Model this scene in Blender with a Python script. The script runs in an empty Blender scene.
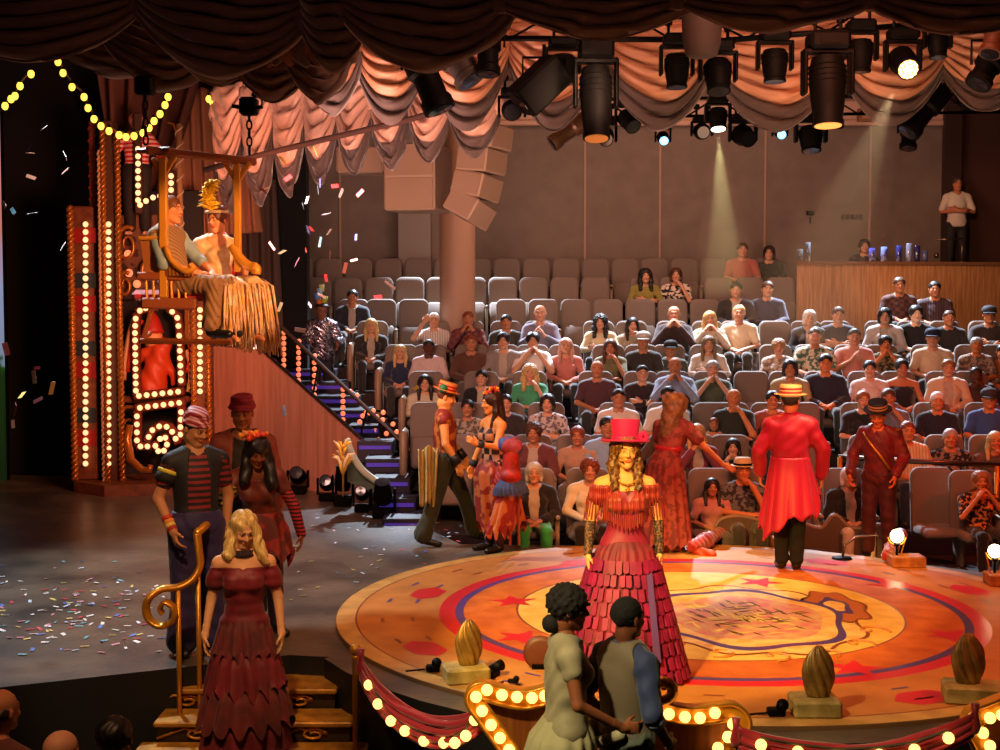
import bpy, math, random
import numpy as np
from mathutils import Vector, Matrix
PI=math.pi
C=bpy.context.scene.collection
random.seed(7)
# ---------------------------------------------------------------- camera
F=1350.0; HC=2.75; TH=math.atan(75/F)
cd=bpy.data.cameras.new('camera'); cam=bpy.data.objects.new('camera',cd); C.objects.link(cam)
cam.location=(0,0,HC); cam.rotation_euler=(PI/2-TH,0,0)
cd.sensor_width=36; cd.lens=36*F/1000; cd.clip_end=200
bpy.context.scene.camera=cam
def ray(px,py):
    x=(px-500)/F; y=-(py-375)/F
    return Vector((x, math.cos(TH)+y*math.sin(TH), -math.sin(TH)+y*math.cos(TH)))
def at(px,py,Y):
    d=ray(px,py); return Vector((0,0,HC))+d*(Y/d.y)
def gz(px,py,z=0.0):
    d=ray(px,py); return Vector((0,0,HC))+d*((z-HC)/d.z)
# ---------------------------------------------------------------- materials
_mc={}
def hexc(c):
    if isinstance(c,str):
        c=c.lstrip('#'); v=[int(c[i:i+2],16)/255 for i in (0,2,4)]
        v=[x/12.92 if x<=.04045 else ((x+.055)/1.055)**2.4 for x in v]
        return (*v,1)
    return (*c,1) if len(c)==3 else c
def mat(name,col,rough=.7,metal=0,emit=0,pat=None,col2=None,scale=10,bump=0,bscale=60,sheen=0,vc=False,spec=.5,trans=0,nomis=False,alpha=1):
    key=(name,str(col),rough,metal,emit,pat,str(col2),scale,bump,bscale,sheen,vc,spec,trans)
    if key in _mc: return _mc[key]
    m=bpy.data.materials.new(name); m.use_nodes=True; nt=m.node_tree; N=nt.nodes; L=nt.links
    b=N['Principled BSDF']; b.inputs['Roughness'].default_value=rough; b.inputs['Metallic'].default_value=metal
    b.inputs['Specular IOR Level'].default_value=spec
    b.inputs['Base Color'].default_value=hexc(col)
    if sheen: b.inputs['Sheen Weight'].default_value=sheen
    if trans: b.inputs['Transmission Weight'].default_value=trans
    if emit:
        b.inputs['Emission Color'].default_value=hexc(col); b.inputs['Emission Strength'].default_value=emit
    src=None
    tc=N.new('ShaderNodeTexCoord')
    if pat:
        ramp=N.new('ShaderNodeValToRGB'); ramp.color_ramp.elements[0].color=hexc(col); ramp.color_ramp.elements[1].color=hexc(col2 or col)
        if pat in('stripes','vstripes','dstripes','stripesx'):
            t=N.new('ShaderNodeTexWave'); t.inputs['Scale'].default_value=scale; t.inputs['Distortion'].default_value=.6
            t.bands_direction={'stripes':'Z','vstripes':'X','dstripes':'DIAGONAL','stripesx':'Y'}[pat]
            ramp.color_ramp.elements[0].position=.45; ramp.color_ramp.elements[1].position=.55; o=t.outputs['Fac']
        elif pat=='check':
            t=N.new('ShaderNodeTexChecker'); t.inputs['Scale'].default_value=scale; o=t.outputs['Fac']
        elif pat=='floral':
            t=N.new('ShaderNodeTexNoise'); t.inputs['Scale'].default_value=scale; t.inputs['Detail'].default_value=1
            ramp.color_ramp.elements[0].position=.50; ramp.color_ramp.elements[1].position=.54; o=t.outputs['Fac']
        elif pat=='strand':
            mp=N.new('ShaderNodeMapping'); mp.inputs['Scale'].default_value=(1,1,.12); L.new(tc.outputs['Object'],mp.inputs[0])
            t=N.new('ShaderNodeTexNoise'); t.inputs['Scale'].default_value=scale; t.inputs['Detail'].default_value=3; L.new(mp.outputs[0],t.inputs['Vector'])
            ramp.color_ramp.elements[0].position=.38; ramp.color_ramp.elements[1].position=.62; o=t.outputs['Fac']
        elif pat=='wood':
            mp=N.new('ShaderNodeMapping'); mp.inputs['Scale'].default_value=(6,6,.35); L.new(tc.outputs['Object'],mp.inputs[0])
            t=N.new('ShaderNodeTexNoise'); t.inputs['Scale'].default_value=scale; t.inputs['Detail'].default_value=4; L.new(mp.outputs[0],t.inputs['Vector'])
            ramp.color_ramp.elements[0].position=.35; ramp.color_ramp.elements[1].position=.65; o=t.outputs['Fac']
        else:
            t=N.new('ShaderNodeTexNoise'); t.inputs['Scale'].default_value=scale; t.inputs['Detail'].default_value=5
            ramp.color_ramp.elements[0].position=.35; ramp.color_ramp.elements[1].position=.65; o=t.outputs['Fac']
        if pat not in('wood','strand'): L.new(tc.outputs['Object'],t.inputs['Vector'])
        L.new(o,ramp.inputs['Fac']); src=ramp.outputs[0]
    if vc:
        a=N.new('ShaderNodeVertexColor'); a.layer_name='Col'
        mx=N.new('ShaderNodeMix'); mx.data_type='RGBA'; mx.blend_type='MULTIPLY'; mx.inputs[0].default_value=1
        if src: L.new(src,mx.inputs[6])
        else: mx.inputs[6].default_value=hexc(col)
        L.new(a.outputs['Color'],mx.inputs[7]); src=mx.outputs[2]
    if src: L.new(src,b.inputs['Base Color'])
    if bump:
        n=N.new('ShaderNodeTexNoise'); n.inputs['Scale'].default_value=bscale; n.inputs['Detail'].default_value=3; L.new(tc.outputs['Object'],n.inputs['Vector'])
        bp=N.new('ShaderNodeBump'); bp.inputs['Strength'].default_value=bump; bp.inputs['Distance'].default_value=.02
        L.new(n.outputs['Fac'],bp.inputs['Height']); L.new(bp.outputs[0],b.inputs['Normal'])
    if nomis: m.cycles.emission_sampling='NONE'
    _mc[key]=m; return m
# ---------------------------------------------------------------- mesh builder
def mesh(name,V,Fc,mats=None,mi=None,smooth=True,cols=None):
    me=bpy.data.meshes.new(name)
    V=np.asarray(V,dtype=np.float32)
    if isinstance(Fc,np.ndarray):
        n=len(Fc); k=Fc.shape[1]
        me.vertices.add(len(V)); me.vertices.foreach_set('co',V.ravel())
        me.loops.add(n*k); me.loops.foreach_set('vertex_index',Fc.astype(np.int32).ravel())
        me.polygons.add(n); me.polygons.foreach_set('loop_start',np.arange(0,n*k,k,dtype=np.int32))
        me.polygons.foreach_set('loop_total',np.full(n,k,dtype=np.int32)); me.update(calc_edges=True)
    else:
        me.from_pydata([tuple(map(float,v)) for v in V],[],Fc); me.update()
    if mats:
        for m in (mats if isinstance(mats,(list,tuple)) else [mats]): me.materials.append(m)
    if mi is not None: me.polygons.foreach_set('material_index',np.asarray(mi,dtype=np.int32))
    me.polygons.foreach_set('use_smooth',np.full(len(me.polygons),bool(smooth)))
    if cols is not None:
        a=me.color_attributes.new('Col','FLOAT_COLOR','POINT')
        c=np.ones((len(V),4),dtype=np.float32); c[:,:3]=cols; a.data.foreach_set('color',c.ravel())
    return me
class MB:
    """collects simple solids into one mesh"""
    def __init__(s): s.V=[]; s.F=[]; s.M=[]; s.m=0
    def add(s,V,Fc,m=None):
        o=len(s.V); s.V+= [Vector(v) for v in V]; s.F+=[tuple(i+o for i in f) for f in Fc]; s.M+=[s.m if m is None else m]*len(Fc); return s
    def box(s,c,sz,R=None,bev=0,m=None):
        hx,hy,hz=[a/2 for a in sz]; c=Vector(c)
        if bev:
            b=min(bev,hx*.9,hy*.9,hz*.9)
            V=[];idx={}
            for sx in(-1,1):
                for sy in(-1,1):
                    for sz_ in(-1,1):
                        for ax in range(3):
                            p=[sx*(hx-b),sy*(hy-b),sz_*(hz-b)]; p[ax]=[sx*hx,sy*hy,sz_*hz][ax]
                            idx[(sx,sy,sz_,ax)]=len(V); V.append(Vector(p))
            Fc=[]
            for ax in range(3):
                o=[a for a in range(3) if a!=ax]
                for sg in(-1,1):
                    f=[]
                    for a,b2 in((-1,-1),(1,-1),(1,1),(-1,1)):
                        k=[0,0,0];k[ax]=sg;k[o[0]]=a;k[o[1]]=b2; f.append(idx[(*k,ax)])
                    Fc.append(f if (sg>0)==(ax!=1) else f[::-1])
            for a in range(3):
                o=[x for x in range(3) if x!=a]
                for s1 in(-1,1):
                    for s2 in(-1,1):
                        k0=[0,0,0];k1=[0,0,0];k0[a]=-1;k1[a]=1
                        for k in(k0,k1): k[o[0]]=s1;k[o[1]]=s2
                        Fc.append([idx[(*k0,o[0])],idx[(*k1,o[0])],idx[(*k1,o[1])],idx[(*k0,o[1])]])
            for sx in(-1,1):
                for sy in(-1,1):
                    for z in(-1,1): Fc.append([idx[(sx,sy,z,0)],idx[(sx,sy,z,1)],idx[(sx,sy,z,2)]])
        else:
            V=[Vector((x,y,z)) for x in(-hx,hx) for y in(-hy,hy) for z in(-hz,hz)]
            Fc=[(0,1,3,2),(4,6,7,5),(0,4,5,1),(2,3,7,6),(0,2,6,4),(1,5,7,3)]
        V=[(R@v if R else v)+c for v in V]
        return s.add(V,Fc,m)
    def tube(s,P,r,n=8,closed=False,m=None,caps=True):
        P=[Vector(p) for p in P]; k=len(P); V=[];Fc=[]
        rs=r if isinstance(r,(list,tuple)) else [r]*k
        up=None
        for i,p in enumerate(P):
            t=(P[(i+1)%k]-P[i-1]) if closed else (P[min(i+1,k-1)]-P[max(i-1,0)])
            t.normalize()
            if up is None:
                up=Vector((0,0,1)) if abs(t.z)<.9 else Vector((1,0,0))
            a=t.cross(up)
            if a.length<1e-4: a=t.orthogonal()
            a.normalize(); b=a.cross(t); up=b
            for j in range(n):
                th=2*PI*j/n; V.append(p+(a*math.cos(th)+b*math.sin(th))*rs[i])
        for i in range(k if closed else k-1):
            for j in range(n):
                a=i*n+j;b=i*n+(j+1)%n;c=((i+1)%k)*n+(j+1)%n;d=((i+1)%k)*n+j; Fc.append((a,b,c,d))
        if caps and not closed:
            Fc.append(tuple(range(n))[::-1]); Fc.append(tuple((k-1)*n+j for j in range(n)))
        return s.add(V,Fc,m)
    def lathe(s,prof,c=(0,0,0),n=16,R=None,m=None,ex=1,ey=1):
        c=Vector(c);V=[];Fc=[];k=len(prof)
        for r,z in prof:
            for j in range(n):
                th=2*PI*j/n; v=Vector((r*math.cos(th)*ex,r*math.sin(th)*ey,z)); V.append((R@v if R else v)+c)
        for i in range(k-1):
            for j in range(n): Fc.append((i*n+j,i*n+(j+1)%n,(i+1)*n+(j+1)%n,(i+1)*n+j))
        Fc.append(tuple(range(n))[::-1]); Fc.append(tuple((k-1)*n+j for j in range(n)))
        return s.add(V,Fc,m)
    def prism(s,pts,d,m=None):
        """pts: ordered world points of a planar outline; d: extrusion vector"""
        pts=[Vector(p) for p in pts]; d=Vector(d); k=len(pts)
        V=pts+[p+d for p in pts]
        Fc=[tuple(range(k)),tuple(range(2*k-1,k-1,-1))]+[(i,i+k,(i+1)%k+k,(i+1)%k) for i in range(k)]
        return s.add(V,Fc,m)
    def ball(s,c,r,n=10,m=None,ez=1,R=None):
        pr=[(max(1e-4,r*math.sin(PI*i/(n//2+1))),-r*ez*math.cos(PI*i/(n//2+1))) for i in range(n//2+2)]
        return s.lathe(pr,c,n,R,m)
    def me(s,name,mats,smooth=False):
        me=mesh(name,s.V,s.F,mats,s.M,smooth)
        import bmesh
        b=bmesh.new(); b.from_mesh(me); bmesh.ops.recalc_face_normals(b,faces=b.faces); b.to_mesh(me); b.free()
        return me
    def obj(s,name,mats,parent=None,smooth=False,auto=None):
        me=s.me(name,mats,smooth)
        if auto and smooth:
            me.set_sharp_from_angle(angle=math.radians(auto))
        return link(name,me,parent)
def link(name,me,parent=None,loc=None,rz=None):
    o=bpy.data.objects.new(name,me); C.objects.link(o)
    if parent is not None: o.parent=parent
    if loc is not None: o.location=loc
    if rz is not None: o.rotation_euler=(0,0,rz)
    return o
def tag(o,label=None,cat=None,group=None,kind=None):
    if label: o['label']=label
    if cat: o['category']=cat
    if group: o['group']=group
    if kind: o['kind']=kind
    return o
def thing(name,label,cat,loc=(0,0,0),rz=0,group=None):
    return tag(link(name,None,None,loc,rz),label,cat,group)
def copytree(o,parent=None,ov=None):
    c=o.copy(); C.objects.link(c)
    if parent is not None: c.parent=parent
    for ch in list(o.children): copytree(ch,c)
    return c
def setmat(o,m,i=0):
    o.material_slots[i].link='OBJECT'; o.material_slots[i].material=m
# ---------------------------------------------------------------- implicit surfaces
def _n(v): v=np.asarray(v,float); return v/max(1e-9,np.linalg.norm(v))
class SDF:
    def __init__(s): s.P=[]
    def cap(s,a,b,ra,rb=None,k=.02,op=1):
        s.P.append(('c',np.array(a,float),np.array(b,float),ra,ra if rb is None else rb,k,op)); return s
    def ell(s,c,r,R=None,k=.02,op=1):
        s.P.append(('e',np.array(c,float),np.array(r,float),np.eye(3) if R is None else np.asarray(R,float),None,k,op)); return s
    def half(s,p,n,k=.005):
        """removes everything on the side n points to"""
        s.P.append(('h',np.array(p,float),_n(n),None,None,k,-1)); return s
    def bbox(s):
        lo=np.full(3,1e9);hi=-lo
        for p in s.P:
            if p[6]<0: continue
            if p[0]=='c':
                r=max(p[3],p[4]); lo=np.minimum(lo,np.minimum(p[1],p[2])-r);hi=np.maximum(hi,np.maximum(p[1],p[2])+r)
            elif p[0]=='e':
                r=np.sqrt(((p[3]*p[2])**2).sum(1)); lo=np.minimum(lo,p[1]-r);hi=np.maximum(hi,p[1]+r)
        return lo,hi
    def run(s,h,disp=None):
        lo,hi=s.bbox(); lo=lo-3*h-.02; hi=hi+3*h+.02
        n=np.ceil((hi-lo)/h).astype(int)+1
        ax=[(lo[i]+h*np.arange(n[i])).astype(np.float32) for i in range(3)]
        Fd=np.full(n,1.0,dtype=np.float32)
        for p in s.P:
            kd,k,op=p[0],p[5],p[6]
            if kd=='h':
                X=ax[0][:,None,None];Y=ax[1][None,:,None];Z=ax[2][None,None,:]
                d=(X-p[1][0])*p[2][0]+(Y-p[1][1])*p[2][1]+(Z-p[1][2])*p[2][2]
                Fd=np.maximum(Fd,d.astype(np.float32)); continue
            if kd=='c':
                r=max(p[3],p[4]); a=np.minimum(p[1],p[2])-r;b=np.maximum(p[1],p[2])+r
            else:
                r=np.sqrt(((p[3]*p[2])**2).sum(1)); a=p[1]-r;b=p[1]+r
            pad=k*1.2+2.5*h
            i0=np.maximum(0,np.floor((a-pad-lo)/h).astype(int)); i1=np.minimum(n,np.ceil((b+pad-lo)/h).astype(int)+1)
            if (i1<=i0).any(): continue
            sl=tuple(slice(i0[j],i1[j]) for j in range(3))
            X=ax[0][sl[0]][:,None,None];Y=ax[1][sl[1]][None,:,None];Z=ax[2][sl[2]][None,None,:]
            if kd=='c':
                A=p[1];D=p[2]-p[1];L2=max(1e-9,float(D@D))
                dx=X-A[0];dy=Y-A[1];dz=Z-A[2]
                t=np.clip((dx*D[0]+dy*D[1]+dz*D[2])/L2,0,1)
                d=np.sqrt((dx-t*D[0])**2+(dy-t*D[1])**2+(dz-t*D[2])**2)-(p[3]+(p[4]-p[3])*t)
            else:
                R=p[3];r=p[2];dx=X-p[1][0];dy=Y-p[1][1];dz=Z-p[1][2]
                q=[(dx*R[0,j]+dy*R[1,j]+dz*R[2,j])/r[j] for j in range(3)]
                k0=np.sqrt(q[0]**2+q[1]**2+q[2]**2)
                k1=np.sqrt((q[0]/r[0])**2+(q[1]/r[1])**2+(q[2]/r[2])**2)+1e-6
                d=np.where(k0<1e-3,-r.min(),k0*(k0-1)/k1)
            f=Fd[sl]
            if op>0:
                if k>0:
                    hh=np.maximum(k-np.abs(f-d),0)/k; f=np.minimum(f,d)-hh*hh*k*.25
                else: f=np.minimum(f,d)
            else:
                if k>0:
                    hh=np.maximum(k-np.abs(f+d),0)/k; f=np.maximum(f,-d)+hh*hh*k*.25
                else: f=np.maximum(f,-d)
            Fd[sl]=f
        if disp is not None:
            X=ax[0][:,None,None];Y=ax[1][None,:,None];Z=ax[2][None,None,:]
            Fd=Fd+disp(X,Y,Z).astype(np.float32)
        return nets(Fd,lo,h)
def nets(Fd,lo,h):
    S=Fd<0; nx,ny,nz=Fd.shape
    cnt=np.zeros((nx-1,ny-1,nz-1),np.float32); acc=np.zeros((3,nx-1,ny-1,nz-1),np.float32)
    cor=[(i,j,k) for i in(0,1) for j in(0,1) for k in(0,1)]
    def sub(A,c): return A[c[0]:nx-1+c[0],c[1]:ny-1+c[1],c[2]:nz-1+c[2]]
    for a in cor:
        for axn in range(3):
            if a[axn]==0:
                b=list(a);b[axn]=1
                fa=sub(Fd,a);fb=sub(Fd,b); m=(fa<0)!=(fb<0)
                t=np.where(m,fa/np.where(m,fa-fb,1),0)
                for q in range(3): acc[q]+=m*(a[q]+(t if q==axn else 0))
                cnt+=m
    act=cnt>0; idx=np.full(act.shape,-1,np.int64); ii=np.argwhere(act); idx[act]=np.arange(len(ii))
    V=ii+np.stack([acc[q][act]/cnt[act] for q in range(3)],1); V=V*h+lo
    Q=[]
    for axn in range(3):
        o=[q for q in range(3) if q!=axn]
        sa=[slice(1,-1)]*3; sb=[slice(1,-1)]*3; sa[axn]=slice(0,-1); sb[axn]=slice(1,None)
        A=S[tuple(sa)];B=S[tuple(sb)]; e=np.argwhere(A!=B)
        if not len(e): continue
        inside=A[tuple(e.T)]
        e=e+np.array([1 if q!=axn else 0 for q in range(3)])
        def cell(d0,d1):
            g=e.copy(); g[:,o[0]]-=d0; g[:,o[1]]-=d1; return idx[g[:,0],g[:,1],g[:,2]]
        q=np.stack([cell(1,1),cell(0,1),cell(0,0),cell(1,0)],1)
        fl=inside if axn!=1 else ~inside
        q[~fl]=q[~fl][:,::-1]; Q.append(q)
    Q=np.concatenate(Q) if Q else np.zeros((0,4),int)
    Q=Q[(Q>=0).all(1)]
    return V,Q
def joinm(parts):
    V=[];Q=[];o=0
    for v,q in parts: V.append(v);Q.append(q+o);o+=len(v)
    return np.concatenate(V),np.concatenate(Q)
# ---------------------------------------------------------------- people
def A3(v): return np.array(v,float)
def rotm(yaw=0,pitch=0,roll=0):
    """head turn: yaw + turns to the figure's left (+x), pitch + looks down, roll tilts"""
    return np.array(Matrix.Rotation(yaw,3,'Z')@Matrix.Rotation(pitch,3,'X')@Matrix.Rotation(roll,3,'Y'))
STAND=dict(pel=(0,0,.95),chest=(0,0,1.30),neck=(0,0.005,1.47),head=(0,-.02,1.635),
  shL=(.168,.005,1.395),shR=(-.168,.005,1.395),elL=(.235,.03,1.13),elR=(-.235,.03,1.13),wrL=(.25,-.05,.89),wrR=(-.25,-.05,.89),
  hdL=(0,-.15,-1),hdR=(0,-.15,-1),hnL=(-1,0,0),hnR=(1,0,0),curl=.45,
  hiL=(.09,0,.92),hiR=(-.09,0,.92),knL=(.105,-.02,.50),knR=(-.105,-.02,.50),anL=(.11,.02,.09),anR=(-.11,.02,.09),
  toL=(.13,-.15,.03),toR=(-.13,-.15,.03),yaw=0,pitch=0,roll=0)
SIT=dict(STAND,pel=(0,.02,.50),chest=(0,.10,.83),neck=(0,.105,1.0),head=(0,.06,1.165),
  shL=(.17,.10,.925),shR=(-.17,.10,.925),elL=(.25,.02,.68),elR=(-.25,.02,.68),wrL=(.07,-.2,.62),wrR=(-.07,-.2,.62),
  hdL=(-.8,-.5,-.2),hdR=(.8,-.5,-.2),hnL=(0,.2,-1),hnR=(0,.2,-1),
  hiL=(.09,0,.50),hiR=(-.09,0,.50),knL=(.12,-.42,.53),knR=(-.12,-.42,.53),anL=(.12,-.44,.10),anR=(-.12,-.44,.10),
  toL=(.13,-.60,.03),toR=(-.13,-.60,.03))
def mkpose(base,**kw):
    J=dict(base); J.update(kw)
    return {k:(A3(v) if isinstance(v,(tuple,list,np.ndarray)) else v) for k,v in J.items()}
def tframe(J):
    z=_n(J['neck']-J['pel']); x=J['shL']-J['shR']; x=_n(x-z*(x@z)); y=np.cross(z,x)
    return np.stack([x,y,z],1)
def torso(s,J,t=0,fem=False,w=1,bust=None,belly=0,low=True):
    R=tframe(J); pel,ch=J['pel'],J['chest']; y=R[:,1]; mid=(pel+ch)/2
    s.ell(ch+R[:,2]*-.01,(.150*w+t-(.014 if fem else 0),.105*w+t,.175+t),R,k=.05)
    s.ell(mid-y*belly,((.118 if fem else .135)*w+t,.098*w+t+belly,.17+t),R,k=.06)
    if low: s.ell(pel,((.168 if fem else .155)*w+t,.115*w+t,.125+t),R,k=.06)
    for q in 'LR':
        sh=J['sh'+q]; s.cap(J['neck']*.55+ch*.45+(sh-ch)*.2+R[:,2]*.03,sh,.062+t,.054+t,k=.05)
    if fem if bust is None else bust:
        for q in(-1,1): s.ell(ch+R[:,0]*q*.068-y*.085-R[:,2]*.03,(.058+t,.052+t,.06+t),R,k=.035)
def arms(s,J,t=0,upto=1.0,fem=False,w=1,k=.03,flare=0):
    """upto 0..1 upper arm, 1..2 forearm"""
    f=.88 if fem else 1; f*=w
    for q in 'LR':
        a,b,c=J['sh'+q],J['el'+q],J['wr'+q]
        u=min(1,upto); s.cap(a,a+(b-a)*u,.052*f+t,(.052+(.040-.052)*u)*f+t+(flare if upto<=1 else 0),k=k)
        if upto>1:
            v=upto-1; s.cap(b,b+(c-b)*v,.041*f+t,(.041+(.027-.041)*v)*f+t+flare,k=.01)
def legs(s,J,t=0,upto=2.0,fem=False,w=1,k=.04,flare=0,foot=False):
    f=.95*w
    for q in 'LR':
        a,b,c=J['hi'+q],J['kn'+q],J['an'+q]
        u=min(1,upto); s.cap(a,a+(b-a)*u,.088*f+t,(.088+(.058-.088)*u)*f+t,k=k)
        if upto>1:
            v=upto-1; e=b+(c-b)*v; m=b+(c-b)*min(v,.3)
            s.cap(b,m,.055*f+t,.055*f+t,k=.012); s.cap(m,e,.055*f+t,(.055+(.036-.055)*v)*f+t+flare,k=.008)
        if foot: shoe(s,J,q,0)
def shoe(s,J,q,t=.006,heel=False):
    a,o=J['an'+q],J['to'+q]; d=_n(o-a)
    s.cap(a,a+A3((0,0,-.03)),.036+t,.036+t,k=.02); s.cap(a+A3((0,0,-.045)),o,.035+t,.027+t,k=.02)
def hand(s,J,q,sc=1):
    w=J['wr'+q]; d=_n(J['hd'+q]); n=J['hn'+q]; n=_n(n-d*(n@d)); x=np.cross(n,d)*(1 if q=='L' else -1)
    # x points to the thumb side
    R=np.stack([x,n,d],1); P=lambda a,b,c:w+(x*a+n*b+d*c)*sc
    s.cap(J['wr'+q],P(0,0,.02),.026*sc,.024*sc,k=.02)
    s.ell(P(0,0,.05),(.041*sc,.017*sc,.052*sc),R,k=.012)
    cu=J.get('curl'+q,J['curl'])
    for i,(lx,ln) in enumerate(((.029,.070),(.010,.080),(-.010,.073),(-.028,.057))):
        b=P(lx,0,.088); c1=cu*(.7+.12*i)
        d1=d*math.cos(c1)+n*math.sin(c1); d2=d*math.cos(2.1*c1)+n*math.sin(2.1*c1)
        e=b+d1*ln*.52*sc; s.cap(P(lx*.9,0,.06),b,.010*sc,.0095*sc,k=.006); s.cap(b,e,.0095*sc,.0088*sc,k=.004); s.cap(e,e+d2*ln*.48*sc,.0088*sc,.0075*sc,k=.003)
    b=P(.030,.004,.022); e=b+(x*.6+d*.62+n*.35)*.042*sc; s.cap(b,e,.014*sc,.011*sc,k=.01)
    s.cap(e,e+(_n(x*.15+d*.9+n*.4*(1+cu)))*.034*sc,.0105*sc,.0085*sc,k=.004)
def headsdf(s,J,fem=False,sc=1):
    R=rotm(J['yaw'],J['pitch'],J['roll']); c=J['head']
    P=lambda a,b,d:c+R@A3((a,b,d))*sc
    E=lambda p,r,k,op=1:s.ell(P(*p),A3(r)*sc,R,k,op)
    j=.92 if fem else 1.04
    E((0,.014,.032),(.077,.095,.086),.03); E((0,-.022,-.03),(.062*j,.070,.084),.03)
    E((0,-.064,-.098),(.024*j,.022,.019),.03)
    for q in(-1,1):
        s.cap(P(q*.046*j,-.005,-.06),P(q*.012,-.06,-.1),.02*sc,.016*sc,k=.025)
        E((q*.034,-.070,-.028),(.022,.018,.018),.015)
        E((q*.030,-.099,.004),(.017,.013,.0105),.008,-1)
        E((q*.030,-.078,.003),(.0125,.0125,.0125),.002)
        E((q*.079,.012,-.008),(.009,.018,.031),.006)
    s.cap(P(-.028,-.086,.024),P(.028,-.086,.024),.009*sc,k=.012)
    s.cap(P(0,-.088,.012),P(0,-.108,-.026),.007*sc,.012*sc,k=.01)
    s.cap(P(-.012,-.094,-.030),P(.012,-.094,-.030),.008*sc,k=.008)
    E((0,-.089,-.057),(.023,.009,.0055),.004); E((0,-.088,-.067),(.019,.009,.006),.004)
    E((0,.03,-.08),(.05,.05,.05),.03)
    return P
def facecols(V,J,sc=1,lip=(.88,.50,.47),brow=.35,low=False):
    R=rotm(J['yaw'],J['pitch'],J['roll']); L=(V-J['head'])@R/sc
    c=np.ones((len(V),3)); ax=np.abs(L[:,0])
    e=np.hypot(ax-.030,L[:,2]-.004); fr=L[:,1]<-.06
    e2=np.hypot((ax-.030)/1.25,(L[:,2]-.004)*1.15)
    c[(e2<.0135)&fr]*=.5
    c[(e2<=.0092)&fr]=(1.15,1.3,1.45); c[(e<=.0062)&fr]=(.10,.09,.09)
    if low: c[(e2<.0135)&fr]=(.50,.45,.45); brow=.55
    c[(np.abs(L[:,2]-.027)<.0055)&(ax>.012)&(ax<.048)&fr]*=brow
    c[(((L[:,0]/.024)**2+((L[:,2]+.062)/.0115)**2)<1)&fr]=lip
    k=(ax>.028)&(ax<.055)&fr&(np.abs(L[:,2]+.03)<.02); c[k]*=(1.05,.85,.82)
    return c
def bodymesh(name,J,fem=False,h=.012,hh=None,w=1,m=None,lower=True,lip=(.88,.50,.47),hs=1):
    s=SDF(); torso(s,J,0,fem,w); arms(s,J,0,2,fem,w); legs(s,J,0,2,fem,w,foot=True)
    s.cap(J['neck']-A3((0,0,.04)),J['head']+rotm(J['yaw'],J['pitch'],J['roll'])@A3((0,.02,-.07)),.060 if not fem else .052,.052 if not fem else .044,k=.03)
    if hh is None:
        headsdf(s,J,fem)
        for q in 'LR': hand(s,J,q,(.92 if fem else 1)*hs)
        V,Q=s.run(h)
    else:
        pt=[s.run(h)]
        a=SDF(); a.cap(J['neck'],J['head']+rotm(J['yaw'],J['pitch'],J['roll'])@A3((0,.02,-.07)),.056 if not fem else .047,.052 if not fem else .044,k=.03); headsdf(a,J,fem); pt.append(a.run(hh))
        for q in 'LR':
            a=SDF(); a.cap(J['wr'+q]+(J['el'+q]-J['wr'+q])*.25,J['wr'+q],.031 if not fem else .028,.027 if not fem else .024); hand(a,J,q,(.92 if fem else 1)*hs); pt.append(a.run(hh))
        V,Q=joinm(pt)
    return mesh(name,V,Q,m,cols=facecols(V,J,lip=lip,low=hh is None))
def shirtmesh(name,J,m,fem=False,sleeve=1.9,t=.014,neck=.075,w=1,h=.012,low=-.10,vneck=0,opn=0,bust=None,shoulder=True,folds=.003,flare=0,belly=0):
    s=SDF(); torso(s,J,t,fem,w,bust,belly)
    if sleeve>0: arms(s,J,t,sleeve,fem,w,flare=flare)
    R=tframe(J); nk=J['neck']
    s.cap(nk+R[:,2]*.005-R[:,1]*.02,nk+R[:,2]*.25-R[:,1]*.03,neck,neck*1.3,k=.008,op=-1)
    if vneck: s.cap(nk-R[:,1]*.13-R[:,2]*.0,nk-R[:,1]*.15-R[:,2]*vneck,.05,.012,k=.004,op=-1)
    if opn:
        y=R[:,1]; s.cap(nk-y*.085+R[:,2]*.03,J['pel']-y*.18-R[:,2]*.2,.055,.05+opn,k=.004,op=-1)
    if not shoulder: s.half(J['chest']+R[:,2]*.06,R[:,2])
    s.half(J['pel']+R[:,2]*low,-R[:,2])
    def dsp(X,Y,Z): return folds*(np.sin(55*Z+9*np.sin(9*X+5*Y))+np.sin(38*X+30*Z+6*Y))*.6
    V,Q=s.run(h,dsp)
    return mesh(name,V,Q,m)
def trousermesh(name,J,m,fem=False,t=.012,upto=1.93,w=1,h=.014,flare=.008,top=.09,folds=.003):
    s=SDF(); torso(s,dict(J),t,fem,w,False); legs(s,J,t,upto,fem,w,flare=flare)
    R=tframe(J); s.half(J['pel']+R[:,2]*top,R[:,2])
    V,Q=s.run(h,lambda X,Y,Z: folds*np.sin(48*Z+14*X+8*np.sin(20*Y)))
    return mesh(name,V,Q,m)
def shoemesh(name,J,m,h=.01,t=.008,q='LR'):
    pt=[]
    for q in q:
        s=SDF(); shoe(s,J,q,t); pt.append(s.run(h))
    return mesh(name,*joinm(pt),m)
def shoes(t,J,m,**k):
    for q in 'LR': link('shoe',shoemesh('shoe',J,m,q=q,**k),t)
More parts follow.
